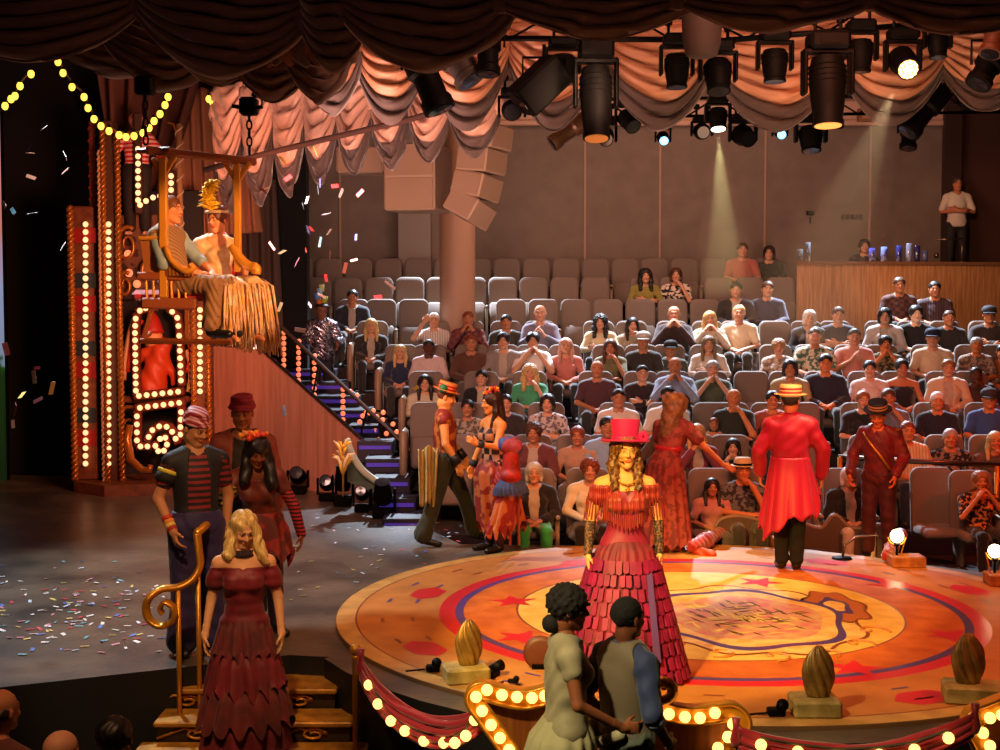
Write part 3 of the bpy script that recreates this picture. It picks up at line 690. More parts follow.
# ---------------------------------------------------------------- audience table
# (px,py,row,female,hair style,hair colour,skin,pose,top kind,top colour(s),label)
K='#1a1210'; BR='#4a2c18'; BL='#c8a468'; GR='#a8a09a'; W0='#d8d0c8'; AU='#7a3a1c'
AUD=[
(743,250,8,0,'short',BR,1,'lap','tee','#b06050','spectator in an orange-pink top in the topmost row, nearer the pillar of the two'),
(769,253,8,1,'bob',K,1,'lap','tee','#24301e','spectator with dark bobbed hair and dark green top in the topmost row'),
(646,276,7,1,'curlylong',K,1,'cross','long','#8a8038','woman with long dark hair and olive yellow top, arms crossed, high in the stand'),
(676,275,7,1,'bob',BR,1,'chin','floral','#d8c8b8/#201818','woman in a black and white patterned top high in the stand, hand at her face'),
(736,290,6,0,'short',K,1,'lap','jacket','#2a2420','man with glasses, dark jacket over a pale shirt, beside the man in a navy sweater'),
(768,289,6,0,'short',BR,1,'lap','long','#2c2c48','man in a navy blue sweater next to an empty seat left of the wooden counter'),
(900,284,6,0,'short',BR,2,'lap','check','#5a3430/#3a2020','man in a dark red plaid shirt sitting against the wooden counter front'),
(935,289,6,0,'short',K,2,'lap','stripes','#4a3038/#2a1c20','bearded man in a dark striped top sitting against the wooden counter front'),
(352,297,6,0,'short',K,2,'lap','jacket','#20242e','man in a dark navy jacket with pale lanyard on the highest occupied aisle seat'),
(371,326,5,1,'long',BL,1,'lap','jacket','#241c1a','blonde woman in a black cardigan on the aisle beside an empty pale seat'),
(434,320,5,0,'crew',W0,1,'shade','stripes','#d8ccc4/#b0a49c','man in a white striped shirt raising one hand to his forehead'),
(468,319,5,0,'crew',AU,2,'mouth','check','#8a4438/#5a3040','red-haired man in a plaid shirt, hands clasped at his mouth, in front of the pillar'),
(506,322,5,0,'short',K,2,'lap','jacket','#3a3426','man with frosted dark hair in an olive jacket turned to one side'),
(540,313,5,0,'balding',GR,1,'clap','long','#7c7486','bald man in a lilac grey cardigan beside a seat with a folded flap'),
(600,322,5,1,'curlylong',K,1,'cross','long','#c8b890','woman with long dark wavy hair in a cream cardigan, arms crossed'),
(633,325,5,1,'long',K,1,'chin','long','#9a8a70','woman with long black hair resting her chin in one hand'),
(674,314,5,0,'balding',K,1,'mouth','long','#3a201c','balding man in a dark maroon sweater with hands clasped at his chin'),
(710,319,5,1,'long',BL,1,'mouth','long','#c8b8a0','blonde woman in a cream sweater holding both hands to her face'),
(739,313,5,0,'crew',BL,1,'lap','tee','#d8c8a8','fair young man in a plain cream shirt sitting upright under the counter end'),
(810,318,5,1,'bob',W0,1,'lap','jacket','#1c1616','woman with white bobbed hair and black cardigan'),
(839,315,5,0,'short',BR,1,'cross','short','#22263a','man in a dark navy polo shirt with arms crossed beside an empty seat'),
(885,316,5,1,'bob',K,1,'lap','jacket','#c0b4ae','woman with dark bobbed hair in a white jacket over black'),
(917,314,5,0,'boy',K,0,'lap','short','#0e0c10','pale young man in a black t-shirt with dark swept hair'),
(950,318,5,0,'crew',BR,2,'lap','short','#141014','smiling man in a black shirt behind the man in the navy cap'),
(990,315,5,0,'cap:#20202c',K,2,'cross','long','#241416','man in a dark cap and dark hooded top at the far end of his row'),
(400,352,4,1,'long',BL,1,'lap','long','#1c2444','blonde girl in a navy jacket with bright blue sleeve on the aisle'),
(429,347,4,0,'crew',K,3,'lap','long','#d0b4b0','dark-skinned man in a pale pink shirt next to the blonde girl'),
(471,343,4,0,'crew',AU,2,'lap','long','#5a3424','man in a plain brown sweater'),
(503,341,4,0,'boy',K,1,'lap','jacket','#8a8078','teenage boy with dark fringe in a grey hoodie over a white t-shirt'),
(533,341,4,0,'boy',K,1,'mouth','short','#d8d0cc','young man in a white t-shirt with both hands joined before his mouth'),
(566,346,4,1,'long','#c09078',1,'lap','long','#c07468','woman with long fair hair in a pink cardigan beside a grey empty seat'),
(610,347,4,1,'long',BR,2,'chin','short','#6a6440','woman with long brown hair in an olive top, hand at her mouth'),
(643,341,4,0,'cap:#b8b0a8',K,2,'lap','long','#2a2622','man in a pale cap and dark sweater'),
(671,349,4,0,'cap:#1c1c1c',K,2,'lap','short','#40443a','man in a black cap with white highlight, green-grey t-shirt'),
(709,344,4,1,'long','#7a6448',1,'cross','long','#c8bcae','woman with long light brown hair hiding her face, white cardigan'),
(779,347,4,1,'curly','#a07850',1,'lap','floral','#c8b8a8/#8a7868','woman with curly fair hair looking down, pale printed blouse'),
(815,336,4,0,'crew',K,2,'lap','floral','#c8c0a8/#4a6a58','man in a pale green floral shirt looking down'),
(855,337,4,0,'crew',K,2,'clap','short','#c88070','man in a salmon pink shirt clapping his hands'),
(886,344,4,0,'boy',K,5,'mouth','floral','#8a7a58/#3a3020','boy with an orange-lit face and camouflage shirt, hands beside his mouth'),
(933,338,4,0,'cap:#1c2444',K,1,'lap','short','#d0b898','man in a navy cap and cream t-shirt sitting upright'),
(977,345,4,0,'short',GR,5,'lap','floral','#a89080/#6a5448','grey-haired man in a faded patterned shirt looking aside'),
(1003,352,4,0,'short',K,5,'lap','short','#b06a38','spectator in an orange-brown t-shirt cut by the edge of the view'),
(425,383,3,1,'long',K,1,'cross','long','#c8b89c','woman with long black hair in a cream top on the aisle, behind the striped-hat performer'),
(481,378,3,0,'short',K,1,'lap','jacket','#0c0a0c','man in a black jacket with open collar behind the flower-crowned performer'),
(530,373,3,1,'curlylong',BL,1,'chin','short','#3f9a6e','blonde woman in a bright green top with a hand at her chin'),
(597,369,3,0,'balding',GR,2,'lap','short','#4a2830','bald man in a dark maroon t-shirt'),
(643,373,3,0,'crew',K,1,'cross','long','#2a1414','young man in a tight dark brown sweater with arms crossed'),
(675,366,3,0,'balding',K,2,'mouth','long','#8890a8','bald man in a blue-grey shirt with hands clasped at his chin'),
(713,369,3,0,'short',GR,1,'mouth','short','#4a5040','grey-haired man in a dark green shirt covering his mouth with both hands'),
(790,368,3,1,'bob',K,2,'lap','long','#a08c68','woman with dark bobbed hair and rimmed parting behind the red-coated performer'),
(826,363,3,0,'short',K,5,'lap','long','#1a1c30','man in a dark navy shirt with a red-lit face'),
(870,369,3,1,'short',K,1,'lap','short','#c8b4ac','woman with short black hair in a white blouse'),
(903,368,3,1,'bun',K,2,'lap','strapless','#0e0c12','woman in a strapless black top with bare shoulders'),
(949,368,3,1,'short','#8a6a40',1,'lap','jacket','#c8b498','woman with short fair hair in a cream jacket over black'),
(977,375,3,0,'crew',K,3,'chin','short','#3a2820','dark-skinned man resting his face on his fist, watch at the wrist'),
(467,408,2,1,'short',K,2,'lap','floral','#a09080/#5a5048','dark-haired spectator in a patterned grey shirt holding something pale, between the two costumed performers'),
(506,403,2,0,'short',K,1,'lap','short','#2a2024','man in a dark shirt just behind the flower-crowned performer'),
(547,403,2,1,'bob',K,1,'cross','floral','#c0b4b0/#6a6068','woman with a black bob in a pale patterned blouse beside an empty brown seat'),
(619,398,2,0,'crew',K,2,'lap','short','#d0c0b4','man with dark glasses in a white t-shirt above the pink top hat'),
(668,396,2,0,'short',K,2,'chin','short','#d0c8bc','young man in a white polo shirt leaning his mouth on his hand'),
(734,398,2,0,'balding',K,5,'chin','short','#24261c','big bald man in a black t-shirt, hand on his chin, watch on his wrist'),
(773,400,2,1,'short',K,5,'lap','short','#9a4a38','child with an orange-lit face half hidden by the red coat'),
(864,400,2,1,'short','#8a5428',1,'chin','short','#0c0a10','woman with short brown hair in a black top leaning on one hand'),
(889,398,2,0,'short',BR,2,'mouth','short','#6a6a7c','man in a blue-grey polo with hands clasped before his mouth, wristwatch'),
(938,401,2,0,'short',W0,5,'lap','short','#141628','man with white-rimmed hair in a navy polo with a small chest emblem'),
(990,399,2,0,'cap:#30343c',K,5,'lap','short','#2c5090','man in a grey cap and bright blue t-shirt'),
(533,433,1,1,'curly',BR,2,'lap','jacket','#6a3434','woman with curly brown hair in a maroon cardigan over white'),
(577,436,1,1,'bun',AU,2,'lap','vneck','#b08c70','woman with tied fair hair in a beige v-neck top'),
(608,427,1,0,'short',K,2,'lap','short','#88a8c8','spectator in a pale blue shirt half hidden by the pink top hat'),
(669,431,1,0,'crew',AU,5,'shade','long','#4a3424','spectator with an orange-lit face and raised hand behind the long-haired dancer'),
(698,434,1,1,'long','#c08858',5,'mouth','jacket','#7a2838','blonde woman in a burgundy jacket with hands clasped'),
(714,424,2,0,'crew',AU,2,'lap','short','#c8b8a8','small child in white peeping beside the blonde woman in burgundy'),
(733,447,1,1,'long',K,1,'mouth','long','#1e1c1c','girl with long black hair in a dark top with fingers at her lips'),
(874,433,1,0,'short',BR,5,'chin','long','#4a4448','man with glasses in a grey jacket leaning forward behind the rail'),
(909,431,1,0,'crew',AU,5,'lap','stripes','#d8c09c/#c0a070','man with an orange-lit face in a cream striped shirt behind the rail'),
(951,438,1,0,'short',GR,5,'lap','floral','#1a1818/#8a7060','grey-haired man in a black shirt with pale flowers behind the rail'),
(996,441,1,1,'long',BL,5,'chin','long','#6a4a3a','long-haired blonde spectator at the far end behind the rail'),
]
SKINS=['#e8c0a4','#cf9878','#b87a58','#5a3420','#8a5a3c','#d08050']  # last tone puts the orange stage light into the skin colour
def aposes(p,fem):
    kw={}
    if p=='cross': kw=dict(elL=(.26,-.0,.70),elR=(-.26,0,.70),wrL=(-.04,-.13,.74),wrR=(.04,-.16,.71),hdL=(-.95,.15,.1),hdR=(.95,.1,.05),hnL=(0,1,0),hnR=(0,1,0),curl=.4)
    elif p=='mouth': kw=dict(elL=(.25,-.10,.72),elR=(-.25,-.10,.72),wrL=(.075,-.12,.98),wrR=(-.075,-.12,.98),hdL=(-.45,.12,.85),hdR=(.45,.12,.85),hnL=(-.8,.4,-.3),hnR=(.8,.4,-.3),curl=.55)
    elif p=='clap': kw=dict(elL=(.25,-.04,.70),elR=(-.25,-.04,.70),wrL=(.07,-.22,.82),wrR=(-.07,-.22,.84),hdL=(-.35,-.3,.85),hdR=(.35,-.25,.85),hnL=(-1,0,-.3),hnR=(1,0,-.3),curl=.3)
    elif p=='chin': kw=dict(elL=(.22,-.12,.70),elR=(-.25,0,.68),wrL=(.085,-.10,.98),wrR=(.03,-.17,.66),hdL=(-.5,.12,.8),hdR=(.9,-.1,.1),hnL=(-.8,.4,-.2),hnR=(0,.3,-1),curlL=1.0)
    elif p=='shade': kw=dict(elR=(-.30,-.08,.86),wrR=(-.15,-.10,1.12),hdR=(.45,.0,.8),hnR=(.3,1,-.3),elL=(.25,.02,.68),wrL=(-.02,-.2,.63))
    return mkpose(SIT,**kw)
_cache={}
def cached(key,fn):
    if key not in _cache: _cache[key]=fn()
    return _cache[key]
HJ=mkpose(SIT)
WHITE_=mat('placeholder_skin','#ffffff',.6)
def topmat(kind,col):
    if '/' in col:
        a,c=col.split('/'); return mat('patterned_cloth',a,.85,pat={'floral':'floral','check':'check','stripes':'vstripes'}[kind],col2=c,scale={'floral':22,'check':16,'stripes':9}[kind])
    return mat('cloth',col,.85,sheen=.3)
def capmesh():
    b=MB(); b.lathe([(.099,-.01),(.103,.03),(.095,.07),(.065,.10),(.02,.113),(.001,.114)],(0,.015,.035),20,ey=1.12)
    V=[];n=9
    for i in range(n):
        a=PI+PI*i/(n-1); V+=[(.088*math.cos(a),.0+.095*math.sin(a)+.0,.035),(.088*math.cos(a)*1.02,-.03+.155*math.sin(a)-.0,.022)]
    Fc=[(2*i,2*i+1,2*i+3,2*i+2) for i in range(n-1)]
    b.add(V,Fc); b.add([(x,y,z+.008) for x,y,z in V],Fc); return b.me('cap',[WHITE_],True)
TR=['#22201e','#2a2c3a','#5a5048','#3a3028','#1a1a20']
def spectator(i,px,py,k,fem,hair,hc,sk,pose,kind,col,label,pos=None,sc=None,rz=None,loc=None,tc=None):
    if loc is None:
        y=ROW[k][0]-.0; hz=at(px,py,y+.06).z; x=at(px,py,y).x
        s_=(hz-FL[k])/1.165; s_=min(1.06,max(.70 if 'child' in label or 'boy' in label or 'girl' in label else .93,s_)); z=hz-1.165*s_
        z=min(FL[k]+.12,max(FL[k]-.13,z)); loc=(x,y,z)
    else: s_=sc
    t=person(label,loc,rz if rz is not None else random.Random(i).uniform(-.12,.12)-loc[0]*.03,s_); t.scale=(s_*1.12,s_*1.06,s_)
    J=aposes(pose,fem)
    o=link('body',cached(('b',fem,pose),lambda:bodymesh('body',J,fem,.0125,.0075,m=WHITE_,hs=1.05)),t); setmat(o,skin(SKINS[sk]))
    sl={'short':.75,'tee':.75,'long':1.9,'jacket':1.9,'vneck':.9,'strapless':0,'floral':.8,'check':1.9,'stripes':1.5}[kind]
    if kind in('floral','stripes') and not fem: sl=.8
    def shm():
        if kind=='strapless': return shirtmesh('top',J,WHITE_,fem,0,.014,.07,h=.0125,shoulder=False)
        if kind=='jacket': return shirtmesh('top',J,WHITE_,fem,sl,.024,.085,h=.0125,opn=.02)
        return shirtmesh('top',J,WHITE_,fem,sl,.015,.072,h=.0125,vneck=.16 if kind=='vneck' else .07 if kind in('floral','check') else 0)
    o=link({'jacket':'jacket','strapless':'bandeau_top'}.get(kind,'shirt'),cached(('s',fem,pose,sl,kind in('jacket',),kind in('floral','check'),kind=='vneck',kind=='strapless'),shm),t); setmat(o,topmat(kind,col))
    if kind=='jacket':
        o=link('shirt',cached(('u',fem,pose),lambda:shirtmesh('shirt',J,WHITE_,fem,.3,.012,.07,h=.0125,vneck=.05)),t); setmat(o,mat('cloth','#b0a090',.85,sheen=.3))
    o=link('trousers',cached(('t',fem),lambda:trousermesh('trousers',HJ,WHITE_,fem,upto=1.88)),t); setmat(o,mat('cloth',tc or TR[i%5],.85,sheen=.3))
    for q in 'LR': o=link('shoe',cached(('k',q),lambda:shoemesh('shoe',HJ,WHITE_,q=q)),t); setmat(o,mat('shoe_leather','#1c1614',.5))
    if hair.startswith('cap:'):
        o=link('hair',cached(('h','crew'),lambda:hairmesh('hair',HJ,WHITE_,'crew')),t); setmat(o,mat('hair',hc,.55))
        o=link('cap',cached(('cap',),capmesh),t,HJ['head']+A3((0,0,.005))); setmat(o,mat('cap_cloth',hair[4:],.8))
    else:
        o=link('hair',cached(('h',hair),lambda:hairmesh('hair',HJ,WHITE_,hair,.009)),t); setmat(o,mat('hair',hc,.5))
    return t
for i,a in enumerate(AUD): spectator(i,*a)
# ---------------------------------------------------------------- rows of seats
XR={0:0,1:1010,2:1020,3:1020,4:1025,5:1025,6:795,7:795,8:795}
for k in range(1,9):
    y,_=ROW[k]; X0=rowx(k,LX[k])+SW/2+.06; X1=rowx(k,XR[k])
    occ=sorted(at(a[0],a[1],y).x for a in AUD if a[2]==k)
    # lay seats left to right, snapping to the people
    x=X0; pl=[]
    allx=list(occ)
    while x<X1:
        near=[o for o in allx if abs(o-x)<SW*.5]
        pl.append(x); x+=SW+.012
    # occupied seats centre on their sitters, empties fill what is left
    seats=[(o,True) for o in occ]
    for p_ in pl:
        if all(abs(p_-o)>SW*.80 for o,_ in seats): seats.append((p_,False))
        elif all(abs(p_-o)>SW*.55 for o,_ in seats):
            for sgn in(1,-1):
                q_=p_+sgn*SW*.3
                if all(abs(q_-o)>SW*.93 for o,_ in seats): seats.append((q_,False)); break
    seats.sort()
    for j,(sx,oc) in enumerate(seats):
        if k in(5,6) and not oc and abs(sx-PILX)<.56: continue
        lab=('beige theatre seat with a spectator in it, ' if oc else 'empty beige theatre seat, ')+('%s up from the stage'%RN[k] if k<8 else 'topmost row under the back wall')
        if j==0:
            lab='beige aisle seat at the stair end of the %s'%RN[k]
            seat(sx,y,FL[k],k,lab,None,oc,True)
        else: seat(sx,y,FL[k],k,lab,('occupied seats ' if oc else 'empty seats ')+RN[k],oc)
# ---------------------------------------------------------------- swags
VEL=mat('dark_velvet','#3a241c',.7,sheen=.5,bump=.2,bscale=300); VEL2=mat('brown_velvet','#4a2c20',.75,sheen=.4)
SAT=mat('champagne_satin','#a87658',.5,sheen=.1); SATP=mat('rose_satin','#a87f6c',.55,sheen=.3); TRIM=mat('brown_hem','#38241e',.7,sheen=.3)
def swag(name,label,L,R_,sag,Y,m,lift=.25,nf=7,amp=.05,belly=.25,hem=0,hemm=None,group=None,spread=.15,YR=None,seed=0,nu=36,nv=70,cat='drape',asym=0,top=0,kn=1):
    """festoon hung between the points L and R_ (pixels at depth Y)"""
    a=at(*L,Y); c=at(*R_,YR or Y); sg=sag*Y/F; rr=random.Random(seed*7+3); ph=rr.uniform(0,6)
    org=a.lerp(c,.5); V=[];Fc=[];M=[]
    nv2=nv
    along=(c-a).normalized(); back=Vector((-along.y,along.x,0)).normalized()
    for i in range(nu+1):
        u=i/nu; uu=u+asym*.5*math.sin(PI*u); par=(4*u*(1-u)); par=par**.85
        for j in range(nv2+1):
            v=j/nv2
            edge=math.sin(PI*u)**.5
            drop=-top*sg+(1+top)*sg*(v**.85) 
            fold=math.sin(2*PI*nf*v+ph+1.1*math.sin(3*PI*u+ph)+.6*v*math.sin(7*u))
            f2=math.sin(2*PI*nf*2.3*v+ph*2+4*u)
            z=-drop*par - spread*v*(1-.6*par)
            z+=.35*amp*fold*edge
            off=-(belly*math.sin(PI*min(1,v*.9+.08))*par) - amp*(fold+.35*f2)*(.25+.75*edge)*(.3+.7*v**.3)
            p=a.lerp(c,u)+Vector((0,0,z+lift*(1-v)*(1-par*.5)))+back*(-off)*-1
            V.append(p-org)
    w=nv2+1
    for i in range(nu):
        for j in range(nv2):
            Fc.append((i*w+j,i*w+j+1,(i+1)*w+j+1,(i+1)*w+j)); M.append(1 if hem and j/nv2>1-hem else 0)
    t=thing(name,label,cat,org,0,group)
    me=mesh('swag_cloth',V,Fc,[m,hemm or m],M,True); o=link('swag_cloth',me,t)
    md=o.modifiers.new('s','SOLIDIFY'); md.thickness=.012; md.offset=1
    # gathered tails at both ends
    for s_,p in((0,a),(1,c)):
        b=MB(); q=p-org; n=10
        pr=[(.055,.12),(.04,.0),(.075,-.16),(.05,-.24)]
        b.lathe([(r*kn,z*kn) for r,z in pr[::-1]],q+Vector((0,0,lift*.2)),9)
        b.obj('gathered_knot',[m],t,True)
    return t
SW_A=[((-70,-8),(142,-12),64,9.2,'near dark velvet swag at the top left corner'),
((132,-14),(306,4),70,9.2,'near dark velvet swag left of the hanging knot of cloth'),
((300,2),(372,-6),62,9.2,'narrow near dark swag right of the hanging knot of cloth'),
((338,-12),(520,-14),70,9.0,'near dark velvet swag over the tilted black profile lamps'),
((498,-16),(700,-18),44,8.9,'near dark velvet swag above the middle of the lamp row'),
((676,-20),(872,-20),38,8.8,'near dark velvet swag above the largest moving lamp'),
((862,-22),(1060,-18),46,8.8,'near dark velvet swag above the lit lamp at the right')]
for i,(l,r,s_,Y,lab) in enumerate(SW_A): swag('velvet_swag',lab,l,r,s_,Y,VEL,seed=i,nf=10,amp=.05,top=.7,group=None)
SW_B=[((40,20),(190,28),44,12.5,'low dark brown swag behind the top left swag, over the bulb string'),
((100,18),(214,40),52,12.2,'dark brown swag whose tip hangs just above the swing chain'),
((178,40),(262,46),34,12.0,'dark brown swag catching a dim green light'),
((228,40),(316,44),52,11.8,'brown swag below the hanging knot of cloth'),
((284,38),(352,40),54,11.6,'brown swag between the knot and the first lit swag'),
]
for i,(l,r,s_,Y,lab) in enumerate(SW_B): swag('brown_swag',lab,l,r,s_,Y,VEL2,seed=20+i,nf=9,amp=.05,top=.6)
SW_C=[((300,40),(366,30),72,13.8,'narrow lit swag at the left end of the ring of champagne swags'),
((352,34),(432,30),84,13.9,'champagne swag left of the tilted black profile lamp'),
((424,40),(512,36),84,14.0,'champagne swag above the white line array speaker'),
((506,42),(606,30),88,14.0,'champagne swag behind the large moving lamp left of centre'),
((598,34),(722,28),90,14.1,'wide champagne swag right of the large moving lamp'),
((710,44),(846,34),84,14.1,'wide champagne swag above the lit white spotlight beam'),
((834,38),(950,40),78,14.1,'champagne swag glowing behind the lit round lamp'),
((936,46),(1040,34),66,14.1,'rosy swag at the right end of the ring')]
for i,(l,r,s_,Y,lab) in enumerate(SW_C): swag('champagne_swag',lab,l,r,s_,Y,SAT,hem=.22,hemm=TRIM,seed=40+i,nf=9,amp=.04,top=.35,nv=90)
# left ring of ruched scallops
dx=[214,243,274,305,337,372,409,450,500]; dyb=[196,190,182,172,163,157,150,146,134]; dyt=[106,104,100,98,96,94,92,96,100]
for i in range(8):
    Y=17.2-.22*i
    swag('scalloped_curtain','ruched rose scalloped curtain, %s'%['leftmost of the row behind the swing canopy','second from the swing canopy','third from the swing canopy','fourth from the swing canopy','above the small hanging speaker','directly left of the large hanging speaker','above the large hanging speaker, with a yellow glint','nearest the line array speaker'][i],
      (dx[i],dyt[i]),(dx[i+1],dyt[i+1]-2),(dyb[i]-dyt[i])*1.0,Y,SATP,hem=.28,hemm=TRIM,seed=70+i,nf=6,amp=.05,belly=.12,spread=(dyb[i]-dyt[i])*.45*Y/F,top=.1,nu=20,nv=60,cat='curtain',YR=Y-.22)
b=MB(); P=[at(205,170,16.6),at(260,155,16.3),at(330,138,15.9),at(400,122,15.5),at(450,108,15.2)]
b.tube(P,.035,8); tag(b.obj('rope',[mat('rope_brown','#3a2018',.9)],None,True),'dark rope strung across the scalloped curtains','rope')
# hanging knot of cloth
t=thing('cloth_tail','gathered dark cloth tail hanging in a tangled knot between two near swags','drape',at(292,10,9.4))
for q in range(5):
    b=MB(); rr=random.Random(q); x=(q-2)*.07; P=[]
    for j in range(9): P.append((x+.05*math.sin(j*1.3+q),.04*math.cos(j*1.7+q*2),.12-j*.062))
    b.tube(P,[.02,.05,.07,.06,.075,.06,.07,.05,.02],9); b.obj('cloth_fold',[VEL if q%2 else mat('tail_cloth','#6a4028',.8)],t,True)
# tent drapes behind the tower
def sheet(name,label,corners,Y,m,nfold=8,amp=.12,sagf=.3,cat='drape'):
    a,b_,c,d=[at(*p[:2],p[2] if len(p)>2 else Y) for p in corners]; V=[];Fc=[];nu,nv=48,24
    for i in range(nu+1):
        for j in range(nv+1):
            u=i/nu;v=j/nv; p=a.lerp(b_,u).lerp(d.lerp(c,u),v)
            p=p+Vector((0,amp*math.sin(2*PI*nfold*u+v*2),-sagf*4*v*(1-v)*(.5+.5*math.sin(PI*u)))); V.append(p-a)
    w=nv+1
    for i in range(nu):
        for j in range(nv): Fc.append((i*w+j,i*w+j+1,(i+1)*w+j+1,(i+1)*w+j))
    o=link(name,mesh(name,V,Fc,[m],None,True),None,a); tag(o,label,cat); md=o.modifiers.new('s','SOLIDIFY'); md.thickness=.02; return o
sheet('tent_drape','brown tent cloth slanting down behind the small clown figure',[(96,60),(200,80),(150,215),(118,215)],20.4,mat('tent_brown','#5a3020',.85),5)
sheet('tent_drape','orange-lit tent cloth hanging behind the swing canopy',[(150,84),(250,92),(262,232),(160,240)],20.8,mat('tent_tan','#a06848',.85),9,.1)
sheet('side_drape','heavy dark drape hanging between the tower and the seats',[(205,180),(276,180),(284,352),(212,352)],21.2,mat('tent_dark','#4a3830',.9),6,.06,0)
# ---------------------------------------------------------------- trusses and lamps
def truss(label,p,q,Y,Y2=None,r=.028):
    a=at(*p,Y);c=at(*q,Y2 or Y); t=thing('lighting_truss',label,'truss',a); d=c-a
    for oz in(0,.22):
        b=MB(); b.tube([(0,0,oz),d+Vector((0,0,oz))],r,8); b.obj('chord_pipe',[BLK],t,True)
    n=int(d.length/.35); b=MB()
    for i in range(n):
        b.tube([d*(i/n)+Vector((0,0,0 if i%2 else .22)),d*((i+1)/n)+Vector((0,0,.22 if i%2 else 0))],.012,5)
    b.obj('lattice_web',[BLK],t); return t
truss('dark lighting truss crossing behind the near swags, left half',(470,38),(712,40),13.2)
truss('dark lighting truss climbing to the right behind the near swags',(706,42),(990,18),13.2)
truss('thin dark lighting bar along the cornice, right half',(545,118),(1000,112),17.0,r=.02)
def lamp_root(px,py,Y,label,cat='stage light',group=None): return thing('moving_head_lamp',label,cat,at(px,py,Y),0,group)
def moving_head(label,px,y0,y1,wpx,Y,tilt=0,pan=0,lens=None,lit=0,face=None,up=False,nm='moving_head_lamp',long=False,cells=False):
    """base at the top (hung), yoke, head. sizes from pixels"""
    sc=Y/F; w=wpx*sc; h=(y1-y0)*sc
    t=thing(nm,label,'stage light',at(px,(y0 if not up else y1),Y)); s_=-1 if not up else 1
    bh=h*.22
    b=MB(); b.box((0,0,s_*bh*.5),(w*.8,w*.62,bh),bev=w*.07); b.box((0,-w*.32,s_*bh*.5),(w*.4,.01,bh*.5)); b.obj('base',[BLK2],t)
    if not up:
        b=MB()
        for sx in(-1,1): b.tube([(sx*w*.25,0,0),(sx*w*.25,0,.10)],.016,6); b.lathe([(.035,.08),(.04,.11),(.035,.14)],(sx*w*.25,0,0),8)
        b.obj('clamp',[BLK],t)
    b=MB()
    for sx in(-1,1): b.box((sx*w*.46,0,s_*h*.48),(w*.1,w*.34,h*.56),bev=w*.04)
    b.box((0,0,s_*h*.235),(w*1.0,w*.32,h*.06),bev=w*.02); b.obj('yoke',[BLK],t)
    hd=link('head',None,t) if False else None
    R=Matrix.Rotation(pan,3,'Z')@Matrix.Rotation(s_*tilt,3,'X')
    c=Vector((0,0,s_*h*.58)); L=h*(.40 if not long else .55); r=w*.36
    b=MB(); k=s_
    pr=[(r*.55,-L*.55),(r*.85,-L*.5),(r,-L*.25),(r,L*.1),(r*.92,L*.5),(r*.8,L*.85),(r*.86,L*.9),(r*.86,L)]
    pr=[(a_,z_*k) for a_,z_ in pr]; b.lathe(pr if k>0 else pr[::-1],c,20,R)
    for q in range(4): b.lathe([(r*1.03,(-L*.3+q*L*.12)*k-.004),(r*1.05,(-L*.3+q*L*.12)*k),(r*1.03,(-L*.3+q*L*.12)*k+.004)],c,20,R)
    hd=b.obj('head',[BLK2],t,True)
    hd.data.set_sharp_from_angle(angle=.6)
    b=MB(); b.lathe([(1e-3,-.004),(r*.74,-.004),(r*.74,.006),(1e-3,.010)],c+R@Vector((0,0,k*L*1.0)),20,R)
    b.obj('lens',[lens or mat('dark_lens','#1a1c22',.08,.3,spec=1)],hd)
    if cells:
        b=MB()
        for rr_,nn_ in((0,1),(.30,6),(.60,12)):
            for i in range(nn_): a_=2*PI*i/nn_; b.ball(c+R@Vector((r*rr_*math.cos(a_),r*rr_*math.sin(a_),k*(L+.008))),r*.135,8)
        b.obj('lit_cells',[LB('lit_cells','#fff0b0',4)],hd)
    return t
LB=lambda n,c,e:mat(n,c,.2,emit=e,nomis=True)
moving_head('round black moving head lamp at the end of the dark swags, left of the truss',512,88,126,28,14.6,1.3)
moving_head('black moving head lamp hanging straight down beside the grey-edged can',563,38,84,36,13.0,.1)
moving_head('large black moving head lamp left of centre, warm glint painted as lens glow',596,40,128,44,12.4,.25,0,LB('glint_lens','#c88a40',.10),long=True)  # lens is unlit, its glint is put in as weak emission
moving_head('small round lamp under the large left moving head',605,116,150,24,15.5,1.2)
moving_head('small round lamp tucked behind the lower edge of the wide champagne swag',628,98,134,26,15.0,.9,.4)
moving_head('black moving head lamp hanging left of the brown cloth tube',677,34,88,34,13.0,.1)
moving_head('black moving head lamp hanging right of the brown cloth tube',718,40,94,38,13.0,.35)
moving_head('dark round lamp left of the bright spotlight',702,116,142,22,16.5,1.35)
moving_head('small lamp with a white pilot light right of the bright spotlight',743,114,150,28,16.5,1.2,.3)
moving_head('black moving head lamp hanging midway between the cloth tube and the largest lamp',775,30,82,36,13.0,.08)
moving_head('largest black moving head lamp right of centre, warm glow in its lens',828,32,114,50,12.2,.12,0,LB('amber_lens','#ffb060',.45),long=True)
moving_head('black moving head lamp beside the largest one on its right',861,20,72,34,13.0,.0)
moving_head('round black lamp with pale yoke hanging below the cornice',811,112,152,32,16.0,.25)
moving_head('black moving head lamp right of the lit round lamp',938,16,58,28,13.2,.15)
moving_head('small dark lamp under the right end of the swags',968,86,110,26,15.0,1.2)
moving_head('moving head lamp lit bright pale yellow, hexagon cells in its lens',903,28,84,36,13.0,1.05,0,LB('lit_lens','#e8b040',1.0),cells=True)
moving_head('moving head spotlight throwing the visible pale beam',718,96,130,26,15.2,.25,0,LB('spot_lens','#fffce0',14))
for px,py,lab in((663,140,'small blue-lit lamp in front of a little wooden box, left of the bright spotlight'),(780,134,'small blue-lit lamp right of the bright spotlight')):
    moving_head(lab,px,py-17,py+8,16,16.8,1.15,0,LB('blue_lens','#70c8ff',4))
